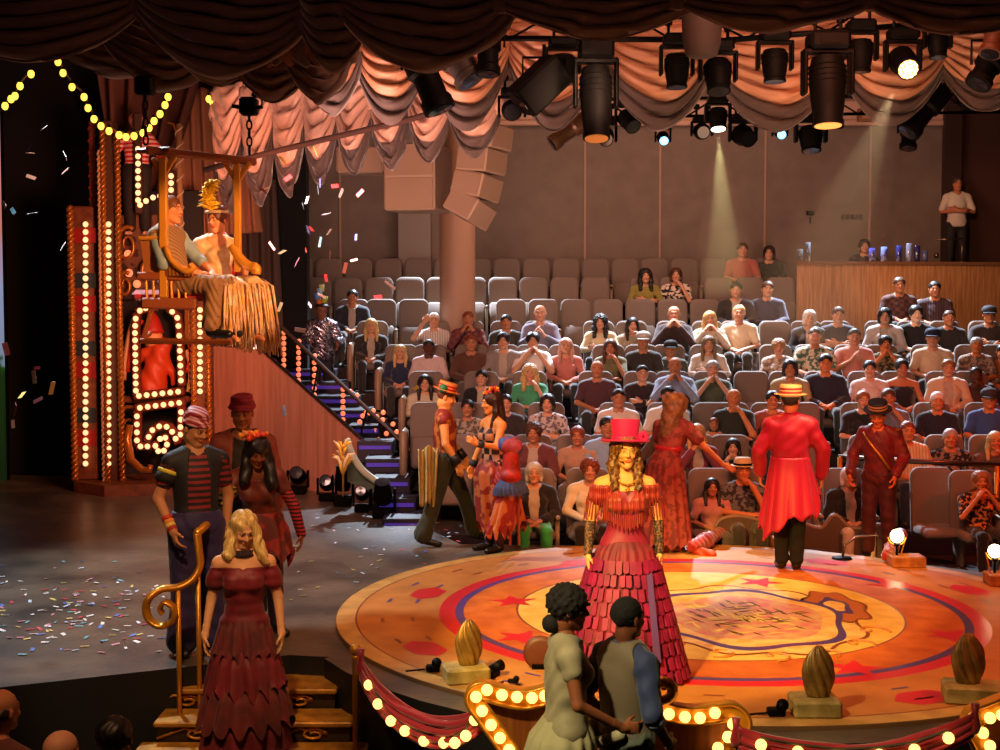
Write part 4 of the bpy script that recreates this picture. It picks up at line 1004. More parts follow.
def profile(label,p,q,wpx,Y,m=None,box=False,lensm=None):
    a=at(*p,Y);c=at(*q,Y-.1); d=c-a; L=d.length; w=wpx*Y/F; z=d.normalized(); R=Vector((0,0,1)).rotation_difference(z).to_matrix()
    t=thing('profile_lamp',label,'stage light',a)
    b=MB(); r=w/2
    if box: b.box(R@Vector((0,0,L*.5)),(w,w*.8,L),R,bev=w*.08)
    else: b.lathe([(r*.7,0),(r,L*.06),(r,L*.45),(r*.8,L*.5),(r*.8,L*.8),(r*.95,L*.86),(r*.95,L)],(0,0,0),20,R)
    hb=b.obj('housing',[m or BLK2],t,True); hb.data.set_sharp_from_angle(angle=.6)
    b=MB(); b.lathe([(.001,L+.004),(r*.75,L+.004),(r*.75,L+.01),(.001,L+.012)],(0,0,0),16,R); b.obj('lens',[lensm or mat('dark_lens','#1a1c22',.08,.3,spec=1)],hb)
    b=MB(); m_=R@Vector((0,0,L*.4)); b.tube([m_+Vector((-w*.62,0,0)),m_+Vector((-w*.62,0,.22)),m_+Vector((w*.62,0,.22)),m_+Vector((w*.62,0,0))],.014,6); b.tube([m_+Vector((0,0,.22)),m_+Vector((0,0,.34))],.02,6); b.obj('hanging_yoke',[BLK],t)
profile('long black profile lamp tilted down to the right, lowest of the left cluster',(412,44),(440,110),34,12.8)
profile('tilted profile lamp with a grey lit edge above the line array',(448,44),(472,80),36,13.2,mat('grey_can','#4a4240',.4,.3))
profile('upright black profile lamp beside the grey-edged one',(488,30),(488,74),26,13.0)
profile('tilted square black flood lamp left of the large moving head',(560,66),(520,104),34,12.9,box=True)
profile('brownish profile lamp slanting below the large left moving head',(592,116),(552,144),18,15.6,mat('bronze_can','#4a3420',.35,.4))
profile('long black profile lamp slanting down under the right swags',(942,88),(908,132),26,14.4)
profile('short black can lamp pointing down at the lower end of the slanting profile lamp',(910,124),(908,148),18,15.0)
profile('black lamp tilted at the right edge of the view below the orange gel',(996,52),(978,84),28,12.6)
t=profile('lamp with an orange gel frame at the right edge of the view',(1000,18),(990,54),24,12.2,mat('orange_gel_can','#4a2410',.5))
b=MB(); P=at(702,20,12.2); b.lathe([(.20,.42),(.19,.1),(.17,-.2),(.14,-.31),(.10,-.33)][::-1],P,20); tag(b.obj('cloth_tube',[mat('tube_cloth','#2a1810',.8)],None,True),'brown cloth tube hanging between two near velvet swags','drape')
for px,py,w,h,lab in((868,115,20,13,'small wooden framed box under the cornice'),(663,126,17,12,'little wooden box behind the left blue lamp'),(838,125,10,7,'tiny black box on the back wall below the cornice')):
    b=MB(); P=at(px,py,17.5); s_=17.5/F; b.box(P,(w*s_,.14,h*s_),bev=.01); b.box(P+Vector((0,-.07,0)),(w*s_*.7,.02,h*s_*.6),m=1); tag(b.obj('wall_box',[mat('box_wood','#8a5c3a',.6) if w>11 else BLK,mat('box_inset','#b08a60',.6) if w>11 else BLK2]),lab,'box')
t=thing('projector','white ceiling projector below the cornice at the right','projector',at(908,119,20)); b=MB(); b.box((0,0,0),(.46,.4,.1),bev=.02); b.obj('casing',[mat('white_plastic','#c8b8a8',.5)],t); b=MB(); b.lathe([(.04,-.02),(.045,.02)],(-.1,-.21,0),12,Matrix.Rotation(PI/2,3,'X')); b.obj('lens',[BLK],t)
# ---------------------------------------------------------------- speakers
def spk(label,x0,y0,x1,y1,Y,dep,name='speaker_box',div=None,rz=0):
    a=at(x0,y0,Y);c=at(x1,y1,Y); w=c.x-a.x;h=a.z-c.z; t=thing('hanging_speaker',label,'speaker',(a+c)/2,rz)
    b=MB(); b.box((0,0,0),(w,dep,h),bev=.03); b.obj('cabinet',[WHT],t)
    b=MB(); n=div or 1
    for i in range(n): b.box((0,-dep/2-.008,h/2-(i+.5)*h/n),(w*.93,.014,h/n*.93),bev=.006)
    b.obj('grille',[mat('speaker_grille','#a88a74',.8,bump=.4,bscale=400)],t); 
    b=MB(); b.tube([(-w*.3,0,h/2),(-w*.3,0,h/2+1.2)],.012,5); b.tube([(w*.3,0,h/2),(w*.3,0,h/2+1.2)],.012,5); b.obj('hanging_cable',[BLK],t)
spk('large pale double hanging speaker in front of the round pillar',392,146,445,212,19.5,.9,div=2,rz=-.25)
spk('small pale hanging speaker behind the scalloped curtains',338,148,385,174,19.8,.5)
t=thing('line_array_speaker','curved white line array of four stacked cabinets hanging beside the pillar','speaker',at(484,128,18.6))
o=t.location
for i,(px,py,an) in enumerate(((488,137,-.10),(482,161,-.12),(477,186,-.24),(470,209,-.52))):
    p=at(px,py,18.6)-o; R=Matrix.Rotation(an,3,'Y').inverted()@Matrix.Rotation(-.6,3,'Z')
    b=MB(); b.box(p,(.50,.52,.325),R,bev=.02); cb=b.obj('cabinet',[WHT],t)
    b=MB(); b.box(p+R@Vector((0,-.265,0)),(.46,.014,.28),R,bev=.005); b.obj('grille',[mat('speaker_grille','#a88a74',.8,bump=.4,bscale=400)],cb)
b=MB(); b.tube([(0,0,.1),(0,0,1.0)],.02,6); b.obj('hanging_cable',[BLK],t)
# ---------------------------------------------------------------- counter at the back right
Yc=23.15
a=at(797,262,Yc);c=at(1012,305,Yc); t=thing('wooden_counter','curved wooden clad counter above the seats at the upper right','counter',(a.x,Yc,c.z-.6))
b=MB(); H=a.z-c.z+.6; pts=[]
W=c.x-a.x
for i in range(25):
    u=i/24; pts.append((u*W, .0+.5*(u**2), 0))
pts2=pts+[(W,1.4,0),(.55,1.4,0)]
b.prism([Vector(p) for p in pts2],(0,0,H-.04)); b.obj('front_cladding',[WOOD],t)
b=MB(); b.prism([Vector((x-.03 if i==0 else x,y-.05,H-.04)) for i,(x,y,_) in enumerate(pts)]+[Vector((W,1.4,H-.04)),Vector((.55,1.4,H-.04))],(0,0,.05)); b.obj('counter_top',[mat('counter_top','#7a5238',.4)],t)
ct=t.location+Vector((0,0,H+.01))
GL=mat('clear_glass','#e8f0ff',.05,trans=.9,spec=.8)
def glass(px,h,r,lab,m=GL,Yd=.35,kind='drinking_glass',cat='glass'):
    x=at(px,255,Yc+Yd).x; t2=thing(kind,lab,cat,(x,Yc+Yd,ct.z)); b=MB(); b.lathe([(r*.8,0),(r,h*.3),(r,h),(r*.9,h),(r*.75,.02)],(0,0,0),14); b.obj('vessel',[m],t2,True)
    b=MB(); b.lathe([(.001,.015),(r*.7,.015),(r*.8,h*.5),(.001,h*.5)],(0,0,0),12); b.obj('contents',[mat('drink','#c8a888',.3)],t2)
glass(800,.22,.05,'short clear glass at the left end of the wooden counter'); glass(808,.34,.045,'tall clear glass at the left end of the wooden counter')
CD=['#2c2c60','#50588a','#26265a','#8088a8']
for i,(px,h) in enumerate(((872,.24),(884,.26),(899,.28),(909,.32),(917,.28),(925,.20))):
    glass(px,h,.055,'blue jar on the counter, %s'%['left of the group beside the seated operator','second in the group','third in the group','tallest, with a white glint','fifth in the group','shortest at the right of the group'][i],mat('blue_jar',CD[i%4],.08,spec=1),.3,'jar','jar')  # blue is the jars' own colour, nothing glows
t=thing('counter_lamp','small unlit counter lamp at the right end of the wooden counter','lamp',(at(962,255,23.8).x,23.8,ct.z)); b=MB(); b.tube([(0,0,0),(0,0,.42)],.02,8); b.lathe([(.06,0),(.06,.02)],(0,0,0),12); b.obj('pole',[mat('steel','#6a5a50',.3,.9)],t,True); b=MB(); b.tube([(-.45,0,.40),(0,0,.42)],.015,6); b.ball((-.45,0,.12),.05,10); b.obj('arm',[mat('steel','#6a5a50',.3,.9)],t,True)
t=thing('wall_switch_plate','small dark switch plate and door handle on the back wall','switch',at(810,213,25.55)); b=MB(); b.box((0,0,0),(.14,.03,.08),bev=.008); b.obj('plate',[BLK2],t); b=MB(); b.tube([(0,-.02,-.08),(0,-.02,-.2)],.012,6); b.obj('pull',[BLK2],t)
t=thing('wall_sign','small dark unreadable row of marks on the back wall','sign',at(852,217,25.56)); b=MB()
for i in range(5): b.box((-.17+i*.085,0,0),(.055,.02,.09),bev=.004)
b.obj('marks',[mat('sign_marks','#3a241a',.6)],t)
# ---------------------------------------------------------------- carnival organ tower at the left
TWY=19.3
TW=mat('tower_wood','#7a4424',.5,.1,pat='noise',col2='#5e2c12',scale=9); TRD=mat('tower_red','#8a1414',.45); TDK=mat('tower_slate','#20282c',.5); TGO=mat('tower_gold','#b06a24',.35,.5)
tb=gz(118,487); 
tower=thing('marquee_tower','tall carved carnival facade tower outlined with rows of glowing marquee bulbs','tower',(tb.x,TWY,0))
def tl(px,py,Y=TWY): return at(px,py,Y)-tower.location
def tbox(name,x0,y0,x1,y1,Y,dep,m,par=tower,bev=.02,mi=None):
    a=tl(x0,y0,Y);c=tl(x1,y1,Y); b=MB(); b.box(((a.x+c.x)/2,a.y+dep/2,(a.z+c.z)/2),(abs(c.x-a.x),dep,abs(a.z-c.z)),bev=bev); return b.obj(name,[m],par)
def twist(name,px,y0,y1,Y,r,m,par=tower,turns=None):
    a=tl(px,y0,Y);c=tl(px,y1,Y); c.x=a.x; L=a.z-c.z; turns=turns or L/.16
    b=MB(); b.lathe([(r*.7,0),(r*.7,L)],c,10)
    for s_ in(0,PI): 
        P=[c+Vector((r*.6*math.cos(2*PI*turns*i/140+s_),r*.6*math.sin(2*PI*turns*i/140+s_),L*i/140)) for i in range(141)]
        b.tube(P,r*.45,5)
    return b.obj(name,[m],par,True)
# octagonal base
a=tl(72,488,TWY-.25);c=tl(212,488,TWY-.1)
b=MB(); z0=0; b.prism([Vector((a.x-.05,.9,0)),Vector((a.x-.02,-.1,0)),Vector((tl(108,0).x,-.55,0)),Vector((tl(165,0).x,-.35,0)),Vector((c.x+.1,-.05,0)),Vector((c.x+.1,.9,0))],(0,0,.16)); b.obj('base',[TW],tower)
tbox('side_panel',69,206,97,480,TWY,.25,TW)
for i,(y0,y1,m) in enumerate([(228,243,TRD),(273,288,TDK),(296,312,TRD),(341,356,TDK),(362,378,TRD),(408,423,TDK),(430,446,TRD)]): tbox('colour_band',72,y0,96,y1,TWY-.012,.02,m,bev=.004)
twist('twisted_edge',70,206,480,TWY-.05,.055,TGO)
twist('twisted_edge',98.5,150,482,TWY-.12,.03,mat('pale_rope','#c89a70',.5))
tbox('pillar_panel',100,120,118,484,TWY-.05,.3,mat('pillar_panel','#4a2814',.5))
twist('twisted_edge',102,125,482,TWY-.12,.05,TGO); twist('twisted_edge',117,130,482,TWY-.12,.05,TGO)
tbox('back_panel',118,190,206,480,TWY+.7,.08,mat('tower_back','#1a0e0a',.7))
tbox('painted_frieze',119,214,158,300,TWY+.45,.06,mat('frieze','#6a4024',.6,pat='floral',col2='#2a140c',scale=7))
tbox('cross_bar',122,396,196,403,TWY+.2,.06,TW)
tbox('right_pillar',191,270,211,484,TWY+.05,.3,TW)
twist('twisted_edge',192.5,300,482,TWY-.02,.045,TGO); twist('twisted_edge',207.5,300,482,TWY-.02,.045,TGO)
tbox('bulb_board',133,112,142,214,TWY+.2,.08,mat('bulb_board','#3a1a0c',.6))
tbox('bulb_board',166,170,176,214,TWY+.2,.08,mat('bulb_board','#3a1a0c',.6))
RB=.041
def brow_(name,pts,Y,par=tower,r=RB,m=BULB):
    for p in pts: 
        o=link('bulb',_bm.setdefault((r,m.name),(lambda: (lambda b:(b.ball((0,0,0),r,8),b.me('bulb',[m],True))[1])(MB()))()),par,tl(*p,Y))
brow_('',[(85.5,224.3+i*7.72) for i in range(32)],TWY-.06)
brow_('',[(108.5,224.3+i*7.72) for i in range(32)],TWY-.12)
brow_('',[(200,310+i*7.4) for i in range(12)],TWY-.02)
brow_('',[(138,149+i*7.3) for i in range(8)]+[(171,176),(171,183),(171,190)]+[(140,205),(146,201),(153,197.5),(160,196),(167,198)],TWY+.14)
# three boards with more bulbs as their own marquee frame
fr=thing('marquee_bulb_arch','tall marquee bulb frame around the orange figure in the middle of the tower','marquee frame',at(136,395,TWY+.0))
def fl_(p,Y): return at(*p,Y)-fr.location
def frbar(pts,Y,w=.12):
    b=MB(); P=[fl_(p,Y) for p in pts]
    for p,q in zip(P[:-1],P[1:]):
        d=q-p; b.box((p+q)/2,(w,.08,d.length+w*.5),Vector((0,0,1)).rotation_difference(d.normalized()).to_matrix(),bev=.015)
    b.obj('frame_bar',[mat('frame_red','#6a2410',.5,.2)],fr)
    L=[0]
    for p,q in zip(P[:-1],P[1:]): L.append(L[-1]+(q-p).length)
    n=max(2,round(L[-1]/.105)); bm_=_bm[(RB,BULB.name)]
    for i in range(n):
        s_=(i+.5)/n*L[-1]; k=max(j for j in range(len(L)) if L[j]<=s_); k=min(k,len(P)-2); f=(s_-L[k])/max(1e-6,L[k+1]-L[k])
        link('bulb',bm_,fr,P[k].lerp(P[k+1],f)+Vector((0,-.06,0)))
Yf=TWY+.05
frbar([(137,394),(136,330),(137,315)],Yf); frbar([(138,312),(147,308),(156,307)],Yf); frbar([(170,309),(178,316),(180,330)],Yf); frbar([(180,332),(182,384)],Yf)
frbar([(136,396),(183,391)],Yf); frbar([(137,408),(184,402)],Yf)
fr2=fr; fr=thing('marquee_bulb_arch','lower marquee bulb frame with a curled bulb scroll at the foot of the tower','marquee frame',at(160,446,TWY))
frbar([(138,412),(138,444)],Yf); frbar([(182,408),(181,438)],Yf); frbar([(138,446),(152,446)],Yf)
frbar([(148,440),(153,430),(162,425),(170,427),(175,434),(178,442)],Yf-.05); frbar([(158,440),(166,436),(168,444),(164,452),(157,450),(156,442)],Yf-.09,.08)
frbar([(150,322),(160,318),(168,322)],Yf) if False else None
# orange cut-out figure inside the frame
fg=thing('carnival_figure','glowing orange painted carnival figure with a tasselled hat inside the bulb frame','figure',at(158,392,TWY+.35))
def ff(px,py,dy=0): return np.array(at(px,py,TWY+.35+dy)-fg.location)
s=SDF(); s.cap(ff(151,388),ff(158,362),.22,.17,k=.08); s.cap(ff(158,360),ff(163,346),.15,.12,k=.06); s.cap(ff(146,352),ff(139,362),.06,.05,k=.05); s.cap(ff(150,350),ff(146,352),.08,.06,k=.05)
s.cap(ff(163,352),ff(172,372),.075,.05,k=.05); s.cap(ff(172,372),ff(173,384),.05,.04,k=.04)
V,Q=s.run(.025,lambda X,Y,Z:.012*np.sin(26*X+18*Z)); link('body',mesh('body',V,Q,mat('figure_orange','#d04414',.5)),fg)
s=SDF(); s.ell(ff(153,337),(.14,.13,.16)); s.cap(ff(153,340),ff(147,345),.05,.03); V,Q=s.run(.02); link('head',mesh('head',V,Q,mat('figure_face','#f0a060',.5)),fg)
b=MB(); b.lathe([(.17,0),(.14,.08),(.10,.2),(.03,.3),(.001,.32)],ff(153,333),14); b.obj('hat',[mat('figure_hat','#c02814',.5)],fg,True)
for q,(p0,p1,p2) in enumerate((((124,380),(126,330),(138,312)),((128,372),(131,336),(142,320)),((186,350),(194,370),(188,392)),((184,330),(196,352),(186,372)))):
    b=MB(); P=[Vector(p) for p in [at(*p0,TWY+.2),at(*p1,TWY+.2),at(*p2,TWY+.2)]]; P=[(P[0]*(1-t)**2+P[1]*2*t*(1-t)+P[2]*t*t)-tower.location for t in [i/14 for i in range(15)]]
    b.tube(P,.035,6); b.obj('curved_moulding',[mat('scarlet','#c83018',.4) if q%2 else mat('cream_moulding','#d8a070',.4)],tower,True)
for q,(px,py,r) in enumerate(((127,245,.17),(125,285,.12),(148,272,.10),(128,430,.22))):
    b=MB(); c_=tl(px,py,TWY+.25); P=[c_+Vector((r*(1-t*.75)*math.cos(9*t+1),0,r*1.6*(1-t*.75)*math.sin(9*t+1))) for t in [i/40 for i in range(41)]]
    b.tube(P,[.035*(1-.5*i/40) for i in range(41)],6); b.obj('gilt_scroll',[TGO],tower,True)
b=MB(); P=[tl(130,425,TWY-.1),tl(127,440,TWY-.1),tl(131,460,TWY-.2),tl(142,470,TWY-.3),tl(150,470,TWY-.3),tl(151,465,TWY-.3)]; b.tube(P,[.05,.06,.06,.05,.05,.04],8); b.obj('gilt_scroll',[TGO],tower,True)
brow_('',[(128,254),(129,273),(137,284)],TWY+.3,r=.06,m=BULBR)
for i,(px,y0,y1,lab) in enumerate(((93,122,206,'slim red and white wrapped pole rising above the left tower panel'),(180.5,124,240,'slim pale wrapped pole behind the swing canopy'))):
    a=at(px,y1,TWY+.3); c=at(px,y0,TWY+.3); t=thing('wrapped_pole',lab,'pole',a); b=MB(); L=c.z-a.z; b.lathe([(.045,-.5),(.045,L)],(0,0,0),10); b.obj('pole',[mat('pole_pink','#b06048',.5) if i==0 else mat('pole_tan','#a87850',.5)],t,True)
    b=MB(); P=[(.05*math.cos(j*.5),.05*math.sin(j*.5),j*L/90) for j in range(90)]; b.tube(P,.012,4); b.obj('ribbon',[mat('ribbon_red','#c83a30',.5) if i==0 else mat('ribbon_cream','#d8b890',.5)],t,True)
    b=MB(); b.tube([(0,0,L-.25),(.08*(1 if i==0 else -1),0,L),(.16*(1 if i==0 else -1),0,L+.02)],.015,5); b.obj('hook',[TGO],t)
# small clown figure on top of the tower
J=mkpose(STAND,elL=(.34,.02,1.2),wrL=(.42,-.1,1.0),elR=(-.36,.0,1.2),wrR=(-.30,-.1,.95),pitch=.2,yaw=.2)
p=at(137,172,TWY+.45); t=thing('clown_figure','clown figure in a red and white striped shirt perched at the top of the tower','figure',(p.x,p.y,p.z-.92)); t.scale=(1.0,)*3
link('body',bodymesh('body',J,False,.02,.012,m=skin('#e0a890')),t)
link('striped_shirt',shirtmesh('striped_shirt',J,mat('clown_stripes','#c81820',.7,pat='stripes',col2='#e0a8a0',scale=5),False,1.9,t=.035,h=.016,low=-.2),t)
link('trousers',trousermesh('trousers',J,mat('clown_trousers','#180a08',.8),False,t=.04,h=.02),t)
link('hair',hairmesh('hair',J,mat('clown_hair','#c87868',.6),'curly',.012),t)
# ---------------------------------------------------------------- festoon bulb strings
def string(label,pts,Y,sagpt=True,r=.044):
    W=[at(*p,Y) for p in pts]; o=W[0]; t=thing('bulb_string',label,'string lights',o)
    b=MB(); b.tube([p-o+Vector((0,.02,.05)) for p in W],.014,5); b.obj('cable',[mat('cable','#4a3a28',.6)],t,True)
    key=('fb',r)
    if key not in _bm: b=MB(); b.ball((0,0,0),r,8,ez=1.15); _bm[key]=b.me('bulb',[BULBY],True); b=MB(); b.lathe([(.02,.03),(.022,.075)],(0,0,0),8); _bm['sock']=b.me('socket',[BLK],True)
    for p in W: 
        q=link('bulb',_bm[key],t,p-o); link('socket',_bm['sock'],q)
string('short string of five warm bulbs at the far left under the dark swag',[(5,106),(11,99),(15,96),(20,86),(31,74)],16.5)
string('long string of warm bulbs sagging from the left swag across the tower top',[(58,62),(63,73),(72,87),(84,97),(88,108),(94,119),(101,126),(109,131),(119,135),(126,137),(134,136),(143,133),(149,128),(154,121),(160,114),(165,105),(168,97),(171,87)],17.0)
string('short string of four warm bulbs above the swing canopy',[(209,99),(213,103),(223,103),(228,100)],17.2)
# ---------------------------------------------------------------- flying swing seat
SY=11.9; SGO=mat('swing_gold','#d8922c',.4,.25,bump=.1); SWD=mat('swing_wood','#8a4620',.5)
sw=thing('swing_bench','flying gilt wooden bench swing with two posts, roof beam and spindled side','swing',at(200,300,SY))
def sl_(px,py,dy=0): return at(px,py,SY+dy)-sw.location
def bar(name,p,q,w,m,dy0=0,dy1=0,par=sw,sq=True):
    a=sl_(*p,dy0);c=sl_(*q,dy1); b=MB(); d=c-a
    if sq: b.box((a+c)/2,(w,w,d.length),Vector((0,0,1)).rotation_difference(d.normalized()).to_matrix(),bev=w*.15)
    else: b.tube([a,c],w/2,8)
    return b.obj(name,[m],par)
bar('post',(163,157),(164,298),.075,SGO,.0); bar('post',(237,160),(238,272),.065,SGO,.35,.35)
bar('roof_beam',(146,150),(256,162),.06,SWD,-.05,.4); bar('roof_beam',(138,151),(170,149),.04,SWD,.2,-.05)
for p,q,dy in (((163,176),(153,158),0),((163,176),(175,156),0),((237,182),(224,161),.35),((237,182),(250,162),.35)): bar('brace',p,q,.045,SGO,dy,dy)
bar('seat_frame',(142,303),(197,304),.10,SWD,0,0); bar('seat_frame',(142,303),(150,296),.07,SWD,0,.6); bar('arm_rail',(137,276),(193,277),.07,SWD,0,0)
for px in (146,153,160,171,178,185): bar('spindle',(px,278),(px+1,302),.025,SGO,0,0,sq=False)
bar('leg_bar',(152,308),(143,340),.04,SWD,0,0); bar('leg_bar',(187,308),(187,340),.045,SWD,0,0); bar('footrest',(141,341),(232,342),.045,SWD,-.05,-.3); bar('footrest',(141,341),(150,333),.035,SWD,-.05,.4)
a=sl_(190,300,.3); b=MB(); b.box(a+Vector((-.12,0,.04)),(.70,.52,.10),bev=.04); b.obj('seat_cushion',[mat('cushion_red','#c01828',.6,sheen=.4)],sw)
# back panel (tan) and curled arm
b=MB(); b.prism([sl_(x,y,.02) for x,y in ((140,238),(163,238),(163,276),(145,276))],(0,.03,0)); b.obj('back_panel',[mat('panel_tan','#9a5a28',.5)],sw)
b=MB(); b.tube([sl_(139,238),sl_(164,238)],.018,6); b.obj('panel_edge',[SGO],sw)
def curve3(pts,n=8):
    P=[Vector(p) for p in pts]; P=[P[0]]+P+[P[-1]]; out=[]
    for i in range(1,len(P)-2):
        for j in range(n):
            t=j/n; a,b_,c,d=P[i-1],P[i],P[i+1],P[i+2]
            out.append(.5*((2*b_)+(-a+c)*t+(2*a-5*b_+4*c-d)*t*t+(-a+3*b_-3*c+d)*t**3))
    out.append(P[-1]); return out
P=curve3([sl_(166,247,-.05),sl_(170,258,-.08),sl_(178,267,-.1),(sl_(186,271,-.12)),sl_(193,268,-.12),sl_(190,264,-.12)])
b=MB(); b.tube(P,.028,8); b.obj('curled_arm',[SGO],sw,True)
b=MB(); b.prism([p for p in P[:30]]+[sl_(193,276,-.1),sl_(166,276,-.05)],(0,.03,0)); b.obj('arm_slats',[mat('slat_gold','#c07a2c',.5,pat='vstripes',col2='#7a4418',scale=9)],sw)
P=curve3([sl_(232,246,.35),sl_(240,258,.32),(sl_(249,266,.3)),sl_(256,268,.28),sl_(256,274,.28)]); b=MB(); b.tube(P,.045,8); b.obj('curled_arm',[SGO],sw,True)
b=MB(); b.prism([sl_(x,y,.80) for x,y in ((224,232),(238,246),(240,275),(200,275))],(0,.05,0)); b.obj('red_back_pad',[mat('cushion_red','#c01828',.6,sheen=.4)],sw)
def chain(label,p,q,Y):
    a=at(*p,Y);c=at(*q,Y); t=thing('hanging_chain',label,'chain',a); L=a.z-c.z; n=int(L/.075)
    for i in range(n):
        b=MB(); P=[Vector((.022*math.cos(s_)*(1 if i%2 else 0),.022*math.cos(s_)*(0 if i%2 else 1),.045*math.sin(s_)-i*.075-.04)) for s_ in [2*PI*j/10 for j in range(10)]]
        b.tube(P,.009,5,closed=True); b.obj('link',[BLK],t)
    b=MB(); b.box((0,0,.05),(.16,.14,.16),bev=.02); b.obj('shackle_block',[BLK],t)
chain('black chain holding the left end of the swing beam',(145,92),(146,148),SY); chain('black chain holding the right end of the swing beam',(249,112),(250,160),SY+.35)
b=MB(); p=[at(x,y,SY+.3) for x,y in ((232,106),(249,108),(262,107),(262,98),(252,94))]; b.tube(p,.02,6); tag(b.obj('rigging_bracket',[BLK]),'black rigging bracket above the right swing chain','bracket')
# ---------------------------------------------------------------- LED screen strip and black masking at far left
a=at(-40,100,20.5);c=at(6.5,500,20.5); t=thing('video_screen','edge of a bright video screen showing pink sky and green leaves at the far left','screen',a)
m=bpy.data.materials.new('screen_picture'); m.use_nodes=True; N=m.node_tree.nodes; L_=m.node_tree.links; tc=N.new('ShaderNodeTexCoord'); sp=N.new('ShaderNodeSeparateXYZ'); rp=N.new('ShaderNodeValToRGB'); nz=N.new('ShaderNodeTexNoise'); nz.inputs['Scale'].default_value=4; mx=N.new('ShaderNodeMath'); mx.operation='MULTIPLY_ADD'; mx.inputs[1].default_value=.12
L_.new(tc.outputs['Generated'],sp.inputs[0]); L_.new(tc.outputs['Object'],nz.inputs['Vector']); L_.new(nz.outputs[0],mx.inputs[0]); L_.new(sp.outputs['Z'],mx.inputs[2]); L_.new(mx.outputs[0],rp.inputs[0])
el=rp.color_ramp.elements; el[0].position=0; el[0].color=hexc('#0a1a08'); el[1].position=1; el[1].color=hexc('#e8a0a0')
for po,co in ((.36,'#10300e'),(.40,'#1c4a14'),(.42,'#8898b0'),(.60,'#a0a8d0'),(.75,'#d88878')): e=el.new(po); e.color=hexc(co)
bs=N['Principled BSDF']; bs.inputs['Base Color'].default_value=(0,0,0,1); L_.new(rp.outputs[0],bs.inputs['Emission Color']); bs.inputs['Emission Strength'].default_value=.7
b=MB(); b.box(((c.x-a.x)/2,0,(c.z-a.z)/2),(c.x-a.x,.08,a.z-c.z)); b.obj('panel',[m],t); b=MB(); b.box(((c.x-a.x)/2,.07,(c.z-a.z)/2-.1),(c.x-a.x+.06,.06,a.z-c.z+.3)); b.obj('frame',[BLK],t)
# ---------------------------------------------------------------- rim lamps, shell footlights, floor lamps
def rimlamp(px,py,gx,gy,gr,bx0,by0,bx1,by1,lab,rz=0):
    Yb=gz((bx0+bx1)/2,by1).y; s_=Yb/F; t=thing('globe_footlight',lab,'footlight',(at((bx0+bx1)/2,by1,Yb+.12).x,Yb+.12,.03),rz)
    w=(bx1-bx0)*s_*.85; b=MB(); b.box((0,0,.055),(w,.24,.11),bev=.01); b.obj('wooden_box',[mat('box_orange','#b87838',.5,pat='noise',col2='#8a4e20',scale=12)],t)
    g=at(gx,gy,Yb+.12); gl=g-t.location; gl.x=(g.x-t.location.x); gl.y=0
    b=MB(); b.ball(gl,gr*s_,12); b.obj('globe_bulb',[mat('globe_glow','#ffe8b0',.3,emit=12)],t,True)
    b=MB(); b.tube([(gl.x,0,.11),(gl.x,0,gl.z-gr*s_)],.012,6); b.lathe([(.035,gl.z-gr*s_*1.1),(.02,gl.z-gr*s_*1.5)][::-1],(gl.x,0,0),10); b.obj('stem',[BLK],t)
    b=MB(); P=[(gl.x+gr*s_*1.35*math.cos(a_),.0,gl.z+gr*s_*1.35*math.sin(a_)) for a_ in [PI*(1.05+.9*i/10) for i in range(11)]]; b.tube(P,.008,5); b.tube([(gl.x-.04,0,.11),P[0]],.008,5); b.tube([(gl.x+.04,0,.11),P[-1]],.008,5); b.obj('wire_cage',[GOLD],t)
    lamp_pts.append((g.x,Yb+.12,g.z))
lamp_pts=[]
rimlamp(0,0,668,521,6,655,543,683,555,'globe footlight on a wooden box right of the singer in the pink top hat')
rimlamp(0,0,787,540,3,770,543,803,552,'globe footlight box half hidden behind the trouser legs of the red-coated man')
rimlamp(0,0,897,536,7,886,556,926,571,'globe footlight on a wooden box before the man in the dark red jacket')
rimlamp(0,0,995,551,7,984,573,1014,590,'globe footlight on a wooden box at the right edge, before the seated woman in floral')
SH=mat('shell_bronze','#9a7434',.4,.45,pat='noise',col2='#6a4a20',scale=8)
def shell(lab,px,y0,y1,w,bx0,bx1,by0,by1,rz=0):
    Yb=gz((bx0+bx1)/2,by1).y+.05; s_=Yb/F; H=(y1-y0)*s_; W=w*s_; bw=(bx1-bx0)*s_; bh=(by1-by0)*s_*.85
    t=thing('shell_footlight',lab,'footlight',(at((bx0+bx1)/2,by1,Yb+.1).x,Yb+.14,.03),rz)
    b=MB(); b.box((0,0,bh/2),(bw*.92,.26,bh),bev=.015); b.obj('box_base',[mat('gilt_box','#a89458',.55,.1,pat='noise',col2='#7e6a34',scale=9)],t)
    V=[];Fc=[];nu,nv=72,26; ox=at(px,y1,Yb+.14).x-t.location.x
    for j in range(nv+1):
        v=j/nv; z=H*v; r=W/2*(math.sin(PI*min(1,.12+.88*v)**.8))**.6 if v<1 else .01
        r=W/2*max(.03,math.sin(PI*min(.985,.17+.815*v**1.12)))**.62
        for i in range(nu):
            th=2*PI*i/nu; tw=1.5*v; q9=abs(math.sin(4.5*(th+tw))); rr_=r*(.78+.30*q9)
            V.append((ox+rr_*math.cos(th),.62*rr_*math.sin(th),bh+z))
    for j in range(nv):
        for i in range(nu): Fc.append((j*nu+i,j*nu+(i+1)%nu,(j+1)*nu+(i+1)%nu,(j+1)*nu+i))
    Fc.append(tuple(range(nu))); Fc.append(tuple(nv*nu+i for i in range(nu)))
    b.V=[];b=MB(); b.add(V,Fc); b.obj('scallop_shell',[SH],t,True)
shell('fluted gold shell footlight on a gilt box at the left front of the disc',469,630,677,27,441,490,673,692,.25)
shell('fluted bronze shell footlight on a gilt box at the centre front of the disc',818,655,708,32,789,842,706,727,.0)
